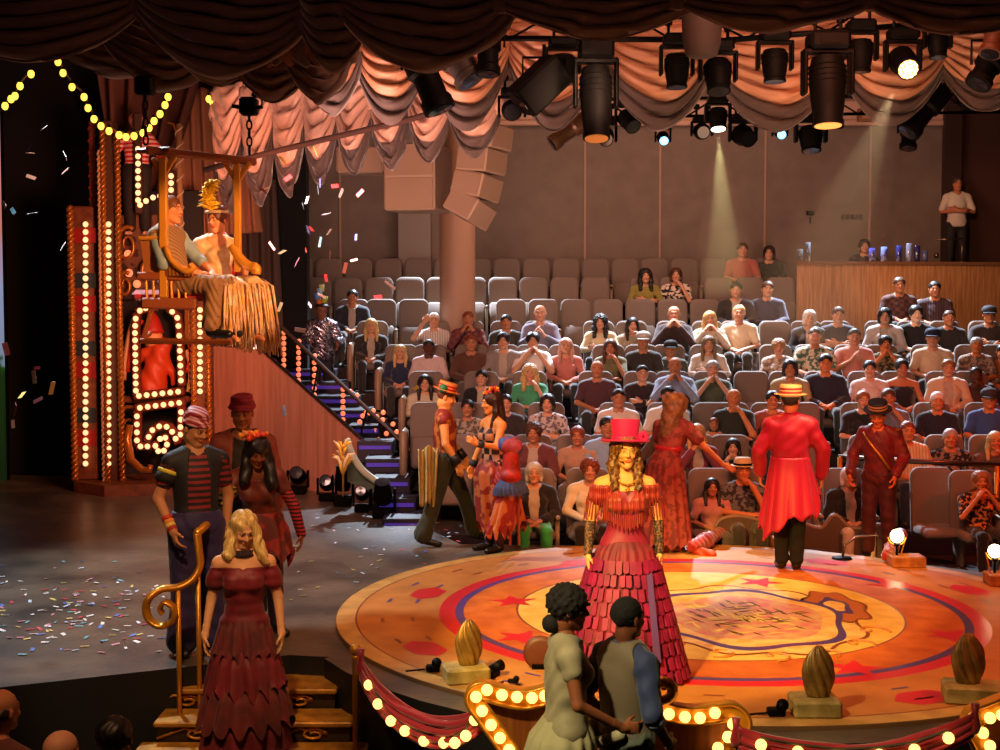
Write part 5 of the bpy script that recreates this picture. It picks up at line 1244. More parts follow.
shell('fluted bronze shell footlight on a dark box at the right front of the disc',968,647,699,32,942,1012,692,714,-.2)
def snap(px,py,lab,s_=1,rz=0):
    s_*=.75
    p=gz(px,py,.03); t=thing('floor_lamp_clip',lab,'small lamp',p,rz); b=MB(); b.box((0,0,.03),(.14*s_,.10*s_,.06*s_),bev=.01); b.obj('body',[BLK],t); b=MB(); b.lathe([(.03*s_,-.06),(.05*s_,.06)],(.03,-.01,.08*s_),12,Matrix.Rotation(1.1,3,'X')); b.obj('hood',[BLK],t,True); b=MB(); b.tube([(-.06,0,.02),(-.12,.03,.005),(-.2,.0,.005)],.008,5); b.obj('cord',[BLK],t)
snap(433,672,'small black lamp clipped left of the left shell footlight'); snap(492,677,'small black lamp right of the left shell footlight',1.1,1); snap(776,716,'small dark red lamp beside the centre shell footlight',1.1); snap(512,685,'tiny black lamp behind the marquee scroll',.6)
p=gz(600,668,.03); t=thing('disc_footlight_back','round dark brown back of a shell footlight behind the walking couple','footlight',(p.x-.25,p.y,.03)); 
b=MB(); b.lathe([(.10,-.02),(.125,0),(.125,.03),(.09,.04)],(at(540,672,p.y).x-t.location.x,0,.12),20,Matrix.Rotation(PI/2,3,'X')); b.obj('dish',[mat('dish_brown','#5a2a14',.5)],t,True); b=MB(); b.box((at(540,672,p.y).x-t.location.x,0,.02),(.12,.10,.04)); b.obj('foot',[BLK],t)
def floorhead(px,y0,y1,w,lab,tilt=.2):
    Yb=gz(px,y1).y; moving_head(lab,px,y0,y1,w,Yb,tilt,0,mat('cells_dim','#3a3c44',.15,.4,spec=1),up=True)
floorhead(298,462,494,22,'black moving head lamp on the stage floor at the foot of the wooden wall',1.2)
floorhead(327,470,501,20,'second black moving head lamp from the left on the stage floor',1.2)
floorhead(343,464,506,22,'tall black moving head lamp standing between two round ones on the floor',.1)
floorhead(362,480,512,18,'black moving head lamp with round lens beside the aisle foot',1.2)
floorhead(383,478,518,26,'largest black moving head lamp on the floor at the aisle foot',.5)
# curved pale rail at the aisle foot and golden ornament
a=at(347,440,17.6); t=thing('curved_guard','curved pale green guard rail sweeping down to the floor lamps','rail',a)
P=curve3([at(x,y,17.6-i*.12)-a for i,(x,y) in enumerate(((347,440),(352,455),(362,470),(376,481),(386,486)))]); b=MB()
b.tube(P,.05,8); b.obj('top_rail',[mat('pale_green_rail','#a8b098',.35)],t,True); b=MB(); b.prism(P+[P[-1]-Vector((0,0,.15)),P[0]-Vector((0,0,.55))],(0,.03,0)); b.obj('panel',[mat('guard_panel','#6a7868',.4)],t)
t=thing('golden_ornament','glittering gold ornamental plume standing in front of the imitated bulb reflections','ornament',at(343,470,17.2)); t.scale=(.45,.45,.75); rr=random.Random(5)
b=MB(); b.tube([(0,0,-.45),(0,0,.2)],.03,8); b.obj('stem',[GOLD],t,True)
for i in range(26):
    b=MB(); a_=rr.uniform(-1.1,1.1); l=rr.uniform(.15,.42); z0=rr.uniform(-.1,.35); y_=rr.uniform(-.15,.15)
    b.tube([(0,y_*.3,z0),(l*.5*math.sin(a_),y_,z0+l*.5),(l*.9*math.sin(a_*1.4),y_,z0+l*.8*math.cos(a_*.8))],[.02,.045,.008],5); b.obj('plume',[mat('plume_gold','#f0c040',.4,.3) if i%3 else mat('plume_cream','#f0e0b0',.5)],t,True)
# ---------------------------------------------------------------- ring curb with marquee scrolls in the pit, swagged red cloth
def band(t,px,Y,wd,dep,m,name='scroll_band'):
    P=[at(*p,Y)-t.location for p in px]; P=curve3(P,6); n=len(P); V=[];Fc=[]
    for i,p in enumerate(P):
        d=(P[min(i+1,n-1)]-P[max(i-1,0)]); d.y=0; d.normalize(); nn=Vector((-d.z,0,d.x))
        for s_,yy in((-1,0),(1,0),(1,dep),(-1,dep)): V.append(p+nn*s_*wd/2+Vector((0,yy,0)))
    for i in range(n-1):
        for j in range(4): Fc.append((i*4+j,i*4+(j+1)%4,(i+1)*4+(j+1)%4,(i+1)*4+j))
    Fc+=[(0,1,2,3),tuple((n-1)*4+j for j in(3,2,1,0))]
    b=MB(); b.add(V,Fc); o=b.obj(name,[m],t); md=o.modifiers.new('b','BEVEL'); md.width=.012; md.segments=2; 
    for s_ in(-1,1):
        b=MB(); Q_=[]
        for i,p in enumerate(P):
            d=(P[min(i+1,n-1)]-P[max(i-1,0)]); d.y=0; d.normalize(); nn=Vector((-d.z,0,d.x)); Q_.append(p+nn*s_*wd*.47+Vector((0,-.008,0)))
        b.tube(Q_,.014,6); b.obj('raised_edge',[GOLD],t,True)
MG=mat('marquee_gold','#d8921c',.35,.35,bump=.1); MW=mat('marquee_panel','#a8601c',.5,pat='wood',col2='#7a3c10',scale=3)
YB=8.15
_mb=MB(); _mb.ball((0,0,0),.036,10); _mbm=_mb.me('bulb',[mat('marquee_bulb','#ffc468',.3,emit=2.6,nomis=True)],True)
def scroll(label,bandp,bul,panel=None,Y=YB):
    t=thing('marquee_scroll',label,'marquee',at(*bandp[0],Y))
    band(t,bandp,Y,.105,.10,MG)
    for p in bul: link('bulb',_mbm,t,at(*p,Y-.03)-t.location)
    if panel:
        b=MB(); b.prism([at(*p,Y+.05)-t.location for p in panel],(0,.05,0)); b.obj('wood_panel',[MW],t)
    return t
scroll('gilded wave scroll with marquee bulbs left of the walking couple',[(560,690),(545,696),(525,700),(505,697),(488,692),(478,692),(474,700),(484,715),(497,733),(510,752),(524,775)],[(476,697),(487,690),(502,695),(517,697),(532,698),(545,696),(482,711),(491,725),(500,738),(509,750)],[(484,698),(560,700),(600,740),(600,790),(530,790),(500,740)])
scroll('gilded marquee bar hidden between the walking couple',[(560,700),(580,712),(602,728),(622,745),(640,765)],[(590,672+4),(592,741),(606,752)],None,YB+.05)
t=scroll('gilded wave scroll with marquee bulbs right of the walking couple',[(634,694),(648,704),(668,712),(690,716),(712,714),(732,712),(742,722),(738,736),(726,752),(712,775)],[(655,706),(669,714),(685,717),(700,718),(715,713),(733,724),(728,737),(718,748)],[(640,708),(732,718),(728,735),(700,790),(600,790),(610,740)])
b=MB(); P=[at(661,690,YB-.02)+Vector((.10*(1-.6*s_/30)*math.cos(s_*.3+2),0,.085*(1-.6*s_/30)*math.sin(s_*.3+2)))-t.location for s_ in range(31)]; b.tube(P,.034,8); b.obj('volute',[GOLD],t,True)
scroll('gilded marquee scroll at the lower right corner',[(1010,704),(990,712),(976,718),(974,730),(982,745),(994,770)],[(990,718),(983,733),(990,746),(1002,715)],[(986,722),(1020,715),(1030,790),(1000,790)])
RCL=mat('red_cloth','#a01020',.5,sheen=.4)
def redswag(label,L,R_,sag,Y,YR,bul,nf=4,cat='drape'):
    t=swag('red_swag',label,L,R_,sag,Y,RCL,lift=.02,nf=nf,amp=.028,belly=.03,seed=int(L[0]),YR=YR,top=-.55,spread=.14,nu=40,nv=36,cat=cat,kn=.5)
    c=t.children; 
    t2=thing('bulb_string','string of golden bulbs along the %s'%('left red swag beside the gold post' if L[0]<500 else 'red swag at the front right below the disc'),'string lights',at(*bul[0],Y-.1)); W=[at(*p,Y+(YR-Y)*i/max(1,len(bul)-1)-.12) for i,p in enumerate(bul)]
    b=MB(); b.tube([w_-W[0]+Vector((0,.02,.04)) for w_ in W],.01,5); b.obj('cable',[mat('cable','#4a3a28',.6)],t2)
    for w_ in W: link('bulb',_mbm,t2,w_-W[0])
redswag('red cloth swag tied from the gold post to the left scroll',(361,658),(482,708),52,9.0,8.3,[(369,685),(378,704),(391,721),(405,731),(424,741),(444,743),(455,743),(466,736),(475,720)])
redswag('red cloth swag across the front right below the disc',(736,728),(975,714),44,8.05,8.05,[(761,745),(798,752),(840,757),(880,755),(915,750),(949,738)],3)
# ---------------------------------------------------------------- golden stair and handrails
ST=thing('golden_stair','short golden stair with scrolled risers leading from the stage into the pit','staircase',gz(300,700,-.3))
so=ST.location; TRD_=mat('tread_gold','#c08a30',.4,.3,pat='noise',col2='#8a5c1c',scale=7); RSR=mat('riser_dark','#2a1a0a',.5)
xs=[(-2.85,-1.42),(-2.75,-1.05),(-2.75,-.95)]
fronts=[gz(320,689,-.15).y,gz(320,722,-.30).y,gz(320,757,-.45).y]; back=10.55
for i in range(3):
    z=-.15*(i+1); x0,x1=((gz(250,0+700,z).x-.6),gz((338,353,366)[i],(686,719,752)[i],z).x)
    b=MB(); b.box(((x0+x1)/2-so.x,(fronts[i]+(fronts[i-1] if i else back))/2-so.y,z-.02-so.z),(x1-x0,(fronts[i-1] if i else back)-fronts[i]+.03,.04),bev=.01); tr=b.obj('tread',[TRD_],ST)
    b=MB(); b.box(((x0+x1)/2-so.x,fronts[i]+.05-so.y,z-.10-so.z),(x1-x0-.04,.03,.14)); rs=b.obj('riser',[RSR],ST)
    for q in (0,1,2):
        cx_=x1-.28-q*.42; b=MB(); P=[]
        for s_ in range(26):
            a_=s_*.36; r=.065*(1-s_/34); P.append(Vector((cx_+r*math.cos(a_)*1.5-so.x,fronts[i]+.025-so.y,z-.10+r*math.sin(a_)*.75-so.z)))
        P=[Vector((cx_-.3-so.x,fronts[i]+.025-so.y,z-.13-so.z)),Vector((cx_-.1-so.x,fronts[i]+.025-so.y,z-.055-so.z))]+P
        b.tube(P,.011,5); b.obj('gilt_scroll',[GOLD],rs,True)
b=MB(); p=gz(325,668,-.15); b.box((p.x-.5-so.x,10.3-so.y,-.3-so.z),(1.1,.04,.26)); b.obj('side_board',[SIDE],ST)
# curled newel handrail
HRY=9.75
hr=thing('curled_handrail','gold handrail curling into a spiral at its lower end, left of the stair','handrail',at(178,740,HRY))
def hl(px,py,dy=0): return at(px,py,HRY+dy)-hr.location
P=curve3([hl(197,533,.25),hl(199,550,.22),hl(200,566,.2),hl(192,580,.15),hl(178,587,.1),hl(162,589,.05),hl(150,597,0),hl(146,608,0),hl(150,620,0),hl(162,626,0),hl(173,620,0),hl(174,609,0),hl(166,602,0),hl(160,608,0),hl(163,614,0)],7)
V=[];Fc=[];n=len(P)
for i,p in enumerate(P):
    d=(P[min(i+1,n-1)]-P[max(i-1,0)]); d.normalize(); nn=d.cross(Vector((0,1,0))).normalized(); w_=.028*(1-.45*max(0,i/n-.55)/.45)
    for k_ in range(10):
        a_=2*PI*k_/10; V.append(p+nn*math.cos(a_)*w_+Vector((0,1,0))*math.sin(a_)*.055)
for i in range(n-1):
    for k_ in range(10): Fc.append((i*10+k_,i*10+(k_+1)%10,(i+1)*10+(k_+1)%10,(i+1)*10+k_))
Fc+=[tuple(range(10)),tuple((n-1)*10+j for j in range(10))]
b=MB(); b.add(V,Fc); b.obj('spiral_rail',[GOLD],hr,True)
for (px,y0,y1,dy) in ((178,590,770,.08),(198,572,745,.2)):
    b=MB(); a=hl(px,y0,dy); c=Vector((a.x,a.y,-.55-hr.location.z)); b.tube([a,c],.019,8); b.lathe([(.03,0),(.02,.05)],c,10); b.obj('baluster',[GOLD],hr,True)
b=MB(); b.tube([hl(197,533,.25),hl(197,533,.25)+Vector((0,.75,.02))],.032,8); b.obj('top_rail',[GOLD],hr,True)
t=thing('gold_post','gold barrier post with ball finial between stair and red swag','post',at(356,742,9.35)); a=at(355.5,652,9.35)-t.location
b=MB(); b.lathe([(.024,-.35),(.024,a.z-.05),(.034,a.z-.03),(.024,a.z-.02)],(0,0,0),12); b.obj('shaft',[GOLD],t,True); b=MB(); b.ball((0,0,a.z+.015),.042,14); b.obj('ball_finial',[GOLD],t,True)
# ---------------------------------------------------------------- ringside barrier and rail at the right, red bundles
WB=mat('barrier_cloth','#5a4638',.7)
def barrier(label,top,ybot,Y0,Y1,m=WB,rimm=None):
    n=len(top); P=[at(x,y,Y0+(Y1-Y0)*i/(n-1)) for i,(x,y) in enumerate(top)]; Pc=curve3(P,6); t=thing('ringside_barrier',label,'barrier',P[0]); zb=FL[0]-P[0].z
    b=MB(); V=[];Fc=[]
    for p in Pc: q=p-P[0]; V+= [q,(q.x,q.y,zb),(q.x,q.y+.07,zb),q+Vector((0,.07,0))]
    for i in range(len(Pc)-1):
        for j in range(4): Fc.append((4*i+j,4*i+(j+1)%4,4*i+4+(j+1)%4,4*i+4+j))
    Fc+=[(0,1,2,3),tuple(4*(len(Pc)-1)+j for j in(3,2,1,0))]
    b.add(V,Fc); b.obj('panel',[m],t,True).data.set_sharp_from_angle(angle=.7)
    b=MB(); b.tube([p-P[0]+Vector((0,.035,0)) for p in Pc],.03,8); b.obj('padded_edge',[rimm or mat('barrier_edge','#8a7058',.5)],t,True)
barrier('low scalloped dark barrier between the girl and the red-coated man',[(716,528),(722,520),(740,517),(762,522),(790,530)],560,15.15,15.2)
barrier('low scalloped dark barrier in front of the white-haired woman',[(800,523),(822,529),(835,516),(850,528),(866,529),(880,526),(892,532)],560,15.1,15.0)
t=thing('metal_guard_rail','brass-posted metal guard rail in front of the second row on the right','rail',at(840,457,16.35))
o=t.location; b=MB(); b.tube([at(838,457,16.35)-o,at(905,461,16.2)-o,at(1015,466,16.1)-o],.032,8); b.obj('top_rail',[mat('steel','#6a5a50',.3,.9)],t,True)
for px,py in((840,457),(997,466)): 
    a=at(px,py,16.3 if px<900 else 16.1)-o; b=MB(); b.tube([a,Vector((a.x,a.y,FL[0]-o.z))],.03,8); b.obj('post',[GOLD],t,True)
def bundle(label,pts,r,m,z=.05):
    p0=gz(*pts[0],z); t=thing('cloth_bundle',label,'cloth',p0); s=SDF(); P=[np.array(gz(*p,z)-p0) for p in pts]
    for i in range(len(P)-1): s.cap(P[i]+[0,0,.0],P[i+1],r*(1 if i%2 else .7),r*(.7 if i%2 else 1),k=.04)
    V,Q=s.run(.014,lambda X,Y,Z:.010*np.sin(50*X+60*Z)*np.sin(30*Y+20*X)); link('crumpled_cloth',mesh('crumpled_cloth',V,Q,m),t); return t
bundle('crimson cloth tossed over the barrier right of the singer',[(692,546),(705,541),(718,534),(726,528)],.085,RCL,.12); bundle('small orange-red cloth heap on the disc rim',[(694,552),(703,553),(713,554)],.05,mat('orange_cloth','#d0401c',.6),.05)
bundle('crimson cloth heap beside the footlight of the man in dark red',[(886,556),(892,548),(896,540),(901,534)],.07,RCL,.1)
t=thing('microphone_stand','bent thin microphone stand arm at the disc rim','stand',gz(842,559,.03)); o=t.location
b=MB(); b.tube([(0,0,0),at(845,545,o.y)-o,at(856,537,o.y)-o,at(876,535,o.y)-o,at(884,541,o.y)-o],.014,6); b.obj('arm',[mat('steel','#6a5a50',.3,.9)],t,True); b=MB(); b.lathe([(.11,0),(.10,.02),(.03,.03)],(0,0,0),14); b.obj('foot',[BLK],t,True)
# ---------------------------------------------------------------- confetti
CF=['#e8e4f0','#c84048','#5a74c8','#e0c870','#c8d8f0','#e8e8e0','#70a8b8','#d890a8','#f0f0f0']
CM=[mat('confetti_paper',c,.5) for c in CF]
rr=random.Random(11); cm=[]
for m in CM:
    b=MB(); b.box((0,0,0),(.055,.022,.0015)); cm.append(b.me('confetti_flake',[m]))
def flake(p,flat,sc_=1):
    o=link('confetti_flake',rr.choice(cm),None,p); o.rotation_euler=(rr.uniform(-.15,.15),rr.uniform(-.15,.15),rr.uniform(0,6)) if flat else (rr.uniform(0,6),rr.uniform(0,6),rr.uniform(0,6)); o.scale=(sc_,)*3; return o
for i in range(165):
    px=min(176,max(2,rr.gauss(85,52))); py=rr.gauss(612,24)
    if py<560 or py>655: py=rr.uniform(585,640)
    tag(flake(gz(px,py,.008),True,rr.uniform(.8,1.4)),'tiny paper confetti flake lying on the dark stage floor','confetti','confetti scattered on the stage floor')
for i in range(85):
    px=rr.uniform(285,470);py=rr.uniform(508,600)
    g_=gz(px,py,.008)
    if (g_-DC).length<DR+.05: continue
    tag(flake(g_,True,rr.uniform(.7,1.2)),'tiny paper confetti flake lying on the dark stage floor','confetti','confetti scattered on the stage floor')
AIR=[(44,128),(28,147),(30,153),(65,156),(65,171),(13,211),(32,213),(63,246),(31,177),(6,349),(37,368),(34,377),(22,395),(38,400),(15,409),(13,424),(4,205),(52,388),(318,190),(316,151),(320,183),(307,200),(303,206),(326,214),(283,160),(288,178),(264,190),(341,193),(308,230),(311,229),(282,252),(272,246),(263,190),(320,242),(330,255),(297,262),(356,237),(360,193),(390,285),(378,297),(326,278),(345,268),(335,186),(243,346),(270,345),(280,307),(329,232),(354,260),(310,305),(250,445),(284,411),(257,345),(322,296),(416,388),(300,330),(306,250)]
for i,(px,py) in enumerate(AIR):
    Y=rr.uniform(11,15); tag(flake(at(px,py,Y),False,rr.uniform(1.3,2.1)),'paper confetti flake drifting down through the air','confetti','confetti falling through the air')
# ---------------------------------------------------------------- performers
HB,HH=.010,.0055
def place(px,py,z=0): return gz(px,py,z)
LEA=mat('shoe_leather','#17110f',.4)
def bodyo(t,J,fem,sk,lip=(.88,.5,.47),w=1): return link('body',bodymesh('body',J,fem,HB,HH,w=w,m=skin(sk),lip=lip),t)
def sdfobj(name,t,fn,m,h=.01,disp=None,mods=None):
    s=SDF(); fn(s); V,Q=s.run(h,disp); return link(name,mesh(name,V,Q,m),t)
# --- singer with pink top hat
p=place(624,676,.03); t=person('woman in a pink top hat and fringed crimson gown at the front of the disc',p,.06,1.0)
J=mkpose(STAND,elL=(.245,.02,1.14),elR=(-.245,.02,1.14),wrL=(.25,-.03,.90),wrR=(-.27,-.03,.90),pitch=-.05,yaw=.05,curl=.4,roll=.03)
bodyo(t,J,True,'#e8a868',lip=(.95,.35,.3))
CR=mat('crimson_satin','#b01c30',.4,sheen=.08,bump=.2,bscale=60); CR2=mat('crimson_ruffle','#8a0c2c',.65,sheen=.08,pat='noise',col2='#5c0820',scale=5)
FRG=mat('fringe_copper','#a83428',.5,pat='vstripes',col2='#7a2018',scale=22,sheen=.08)
link('corset',shirtmesh('corset',J,mat('corset','#8c1c44',.45,pat='vstripes',col2='#8a2232',scale=7),True,0,.014,.07,h=.008,shoulder=False,folds=.001,low=-.10),t)
def yoke(s):
    R=tframe(J); ch=J['chest']
    for q in 'LR': s.cap(J['sh'+q]*.97,J['sh'+q]+(J['el'+q]-J['sh'+q])*.32,.066,.072,k=.03)
    torso(s,J,.020,True,1,True,0,False); s.half(ch+A3((0,0,-.10)),(0,0,-1)); s.half(ch+A3((0,0,.10)),(0,0,1)); s.cap(ch+A3((0,-.13,.11)),ch+A3((0,-.15,-.01)),.10,.02,op=-1,k=.004)
sdfobj('fringed_neckline',t,yoke,FRG,.008,lambda X,Y,Z:.004*np.sin(150*X)+.003*np.sin(90*Z))
# fringe strands
for q_,R_ in ((1,(.145,.095)),):
    b=MB()
    for i in range(64):
        a_=2*PI*i/64; x=.150*math.cos(a_); y=.118*math.sin(a_)-.02*(1 if math.sin(a_)<0 else 0)
        dip=.05*max(0,-math.sin(a_))**4
        b.tube([(x*1.02,y*1.05,1.24-dip),(x*1.04,y*1.12,1.155-dip-.02*(i%2))],.0045,4)
    for s_ in(-1,1):
        for i in range(22):
            a_=2*PI*i/22; b.tube([(s_*.20+.072*math.cos(a_),.01+.07*math.sin(a_),1.31),(s_*.215+.078*math.cos(a_),.01+.075*math.sin(a_),1.17-.02*(i%2))],.0045,4)
    b.obj('bead_fringe',[FRG],t)
sk=skirtmesh('skirt',CR2,[(1.00,.150,.125,0,0),(.93,.20,.17,0,0),(.55,.33,.30,-.02,0),(.02,.47,.42,-.03,0)],22,.055,200,rag=.0,tiers=0,rows=12,seed=4); o=link('skirt',sk,t)
b=MB(); rr=random.Random(2)
for r_ in range(9):
    z=.88-r_*.096; rx=.215+(.93-z)*.285; 
    for i in range(34):
        a_=2*PI*(i+.5*(r_%2)+rr.uniform(-.12,.12))/34; x=-.025*(1-z)+rx*1.04*math.cos(a_); y=rx*.93*math.sin(a_)
        d=Vector((-math.sin(a_),math.cos(a_)*.9,0)); u=Vector((math.cos(a_)*.3,math.sin(a_)*.3,-1)).normalized(); n_=Vector((math.cos(a_),math.sin(a_),.3))
        w_=.030*(1+rx); q_=Vector((x,y,z)); w2=w_*.58*rr.uniform(.8,1.1); h2=.088*rr.uniform(.85,1.1); b.prism([q_-d*w2+u*.004,q_+d*w2,q_+d*w2*1.05+u*h2,q_+u*(h2+.012),q_-d*w2*1.05+u*h2],n_*.014)
b.obj('ribbon_ruching',[mat('ruching','#960c48',.6,pat='noise',col2='#700636',scale=9)],t)
b=MB(); b.prism([(.12,-.235,.78),(.16,-.22,.80),(.20,-.385,.20),(.15,-.40,.20)],(0,-.012,0)); b.obj('lilac_sash',[mat('lilac_sash','#5a3a78',.5,sheen=.08)],t)
b=MB(); R=Matrix(np.array(rotm(J['yaw'],J['pitch']-.05,J['roll'])).tolist()); c=Vector(J['head'])+R@Vector((0,.02,.075))
b.lathe([(.175,.012),(.178,.0),(.12,-.008),(.095,-.0)],c,28,R); b.lathe([(.098,-.01),(.096,.05),(.108,.15),(.105,.158),(.001,.162)],c,28,R); HP=mat('hot_pink_felt','#c80264',.7,sheen=.1); ht=b.obj('top_hat',[HP],t,True); ht.data.set_sharp_from_angle(angle=.8)
b=MB(); b.lathe([(.101,.004),(.102,.035)],c,28,R); b.obj('hat_band',[mat('band_rose','#c82070',.4)],ht,True)
b=MB()
for i in range(9):
    a_=i*.7; b.ball(c+R@Vector((.125+.022*math.cos(a_),-.03,.03+.028*math.sin(a_))),.02,8)
b.obj('hat_rosette',[HP],ht,True)
link('hair',hairmesh('hair',J,mat('hair','#4a2a14',.45,pat='strand',col2='#8a5c30',scale=60),'curlylong',.008,op=1.18),t)
for s_ in 'LR':
    f=lambda s,q=s_:(s.cap(J['el'+q]+(J['wr'+q]-J['el'+q])*.1,J['wr'+q],.041,.030,k=.01))
    sdfobj('lace_mitten',t,f,mat('dark_lace','#2a1c18',.7,pat='floral',col2='#7a5030',scale=60),.008)
b=MB()
for i in range(22): a_=PI*(1.0+i/21.0); b.ball((.065*math.cos(a_),-.062+.045*math.sin(a_),1.455-.045*abs(math.sin(a_))),.007,6)
b.ball((0,-.125,1.37),.014,8); b.tube([(0,-.108,1.41),(0,-.125,1.34)],.005,5); b.tube([(-.02,-.123,1.375),(.02,-.123,1.375)],.005,5); b.obj('necklace',[GOLD],t,True)
b=MB(); b.tube([Vector(J['head'])+Vector(v) for v in ((-.075,-.02,-.02),(-.06,-.08,-.055),(-.035,-.105,-.062))],.003,5); b.ball(Vector(J['head'])+Vector((-.035,-.107,-.062)),.008,8); b.obj('headset_microphone',[BLK],t)
# --- dancer with curly hair behind her, turned away to the right
p=place(665,549,.03); t=person('long-haired woman in an orange-pink dress leaning away behind the singer',p,PI*.80,1.0)
J=mkpose(STAND,chest=(0,-.14,1.24),neck=(0,-.20,1.40),head=(0,-.25,1.56),shL=(.17,-.17,1.33),shR=(-.17,-.17,1.33),elL=(.27,-.30,1.10),wrL=(.36,-.45,.86),elR=(-.34,-.26,1.12),wrR=(-.50,-.40,.92),hdR=(-.7,-.5,-.4),hdL=(.4,-.5,-.7),yaw=-.4,pitch=.3,curl=.3)
bodyo(t,J,True,'#c07048')
OD=mat('orange_dress','#8e3a34',.7,pat='floral',col2='#6e2420',scale=14)
link('bodice',shirtmesh('bodice',J,OD,True,.55,.018,.09,h=.010,folds=.004,flare=.02),t)
link('skirt',skirtmesh('skirt',OD,[(1.06,.14,.12,0,-.02),(.93,.20,.17,0,.02),(.5,.26,.24,0,.04),(.08,.32,.3,0,.06)],16,.07,140,rag=.03,seed=8),t)
b=MB(); b.lathe([(.150,-.03),(.158,0),(.150,.03)],(0,-.06,1.10),28,ey=.8); b.obj('crimson_sash',[mat('sash','#b01428',.4)],t,True)
sdfobj('hair',t,lambda s:(s.ell(J['head']+A3((0,.01,.03)),(.12,.13,.12)),s.cap(J['head']+A3((0,.08,0)),J['head']+A3((.02,.16,-.30)),.12,.10,k=.05)),mat('hair','#8a5a30',.5,pat='noise',col2='#5a3a1c',scale=18),.012,lambda X,Y,Z:.014*np.sin(45*X)*np.sin(45*Y)*np.sin(40*Z))
shoes(t,J,LEA)
# --- man in long red tail coat, back to the viewer
p=place(789,569,.03); t=person('man seen from behind in a bright red velvet tail coat and striped straw hat',p,PI-.15,1.04)
J=mkpose(STAND,elL=(.30,.02,1.15),wrL=(.28,-.10,.92),elR=(-.31,.02,1.17),wrR=(-.30,-.05,.90),knL=(.08,-.03,.5),knR=(-.08,0,.5),anL=(.07,.0,.09),anR=(-.07,.02,.09),toL=(.10,-.17,.03),toR=(-.06,-.15,.03),yaw=-.25,curl=.5)
bodyo(t,J,False,'#c88058'); RV=mat('red_velvet','#a80434',.5,sheen=.12)
def coat(s):
    torso(s,J,.035,False,1.08,False,0,False); arms(s,J,.032,1.88,k=.04,flare=.004)
    for q in 'LR': s.ell(J['sh'+q]+A3((0,0,.012)),(.085,.08,.07),k=.04)
    nk=J['neck']; s.cap(nk+A3((0,-.03,.02)),nk+A3((0,-.03,.2)),.07,.09,k=.005,op=-1)
sdfobj('coat_body',t,coat,RV,.010,lambda X,Y,Z:.004*np.sin(38*Z+14*X)*np.sin(24*X+8*Z))
V=[];Fc=[];nu,nv=90,26
for j in range(nv+1):
    v=j/nv
    for i in range(nu+1):
        u=i/nu; th=(.5-1.62/2)*PI+u*1.62*PI   # open at the front (-y)
        th=-PI/2+PI*.12+u*(2*PI-PI*.24)
        rx=.175+.105*v; ry=.135+.10*v; pl=1+(.02+.12*v)*(abs(math.sin(6.5*th+.8*math.sin(2*th)))-.5)
        hem=.07*math.cos(2*(th-PI/2)*2)+.05*math.sin(9*th)
        slit=abs(((th-PI/2+PI)%(2*PI))-PI)
        z=1.10-v*(.60+.13*math.cos(th)+.10*max(0,1-slit*3))+ (v*v)*hem*1.1
        V.append((rx*pl*math.cos(th),ry*pl*math.sin(th),z))
for j in range(nv):
    for i in range(nu): a_=j*(nu+1)+i; Fc.append((a_,a_+1,a_+nu+2,a_+nu+1))
o=link('coat_tails',mesh('coat_tails',V,Fc,RV),t); md=o.modifiers.new('s','SOLIDIFY'); md.thickness=.012
b=MB(); b.lathe([(.075,0),(.080,.03),(.072,.065)],J['neck']+A3((0,0,-.01)),20); b.obj('black_collar',[mat('black_cloth','#0c0a0a',.8)],t,True)
link('trousers',trousermesh('trousers',J,mat('black_trousers','#0a0808',.9),False,.022,1.97,h=.012),t); shoes(t,J,LEA)
for q in 'LR':
    b=MB(); w_=Vector(J['wr'+q]); e=Vector(J['el'+q]); d=(w_-e).normalized(); b.tube([w_-d*.09,w_-d*.03],[.064,.058],12); b.obj('black_cuff',[mat('black_cloth','#0c0a0a',.8)],t,True)
def boater(t,J,col,col2,name='striped_boater',dz=.07,sc_=1,tilt=0,ny=.8):
    R=Matrix(np.array(rotm(J['yaw'],J['pitch']+tilt,J['roll'])).tolist()); c=Vector(J['head'])+R@Vector((0,.02,dz))
    b=MB(); prof=[(.155,.006),(.157,0),(.10,-.004),(.09,-.02)]; b.lathe([(r*sc_,z) for r,z in prof],c,26,R); b.lathe([(.101*sc_,-.02),(.105*sc_,.085),(.098*sc_,.095),(.001,.097)],c,26,R); h_=b.obj(name,[mat('boater_straw',col,.6)],t,True); h_.data.set_sharp_from_angle(angle=.7)
    for k_ in (0,1): b=MB(); b.lathe([(.104*sc_,.012+k_*.034),(.106*sc_,.014+k_*.034),(.1065*sc_,.030+k_*.034),(.105*sc_,.032+k_*.034)],c,26,R); b.obj('hat_stripe',[mat('hat_stripe',col2,.5)],h_,True)
    return h_
boater(t,J,'#d8a060','#8a1c18'); link('hair',hairmesh('hair',J,mat('hair','#2a1c14'),'crew',.008),t)
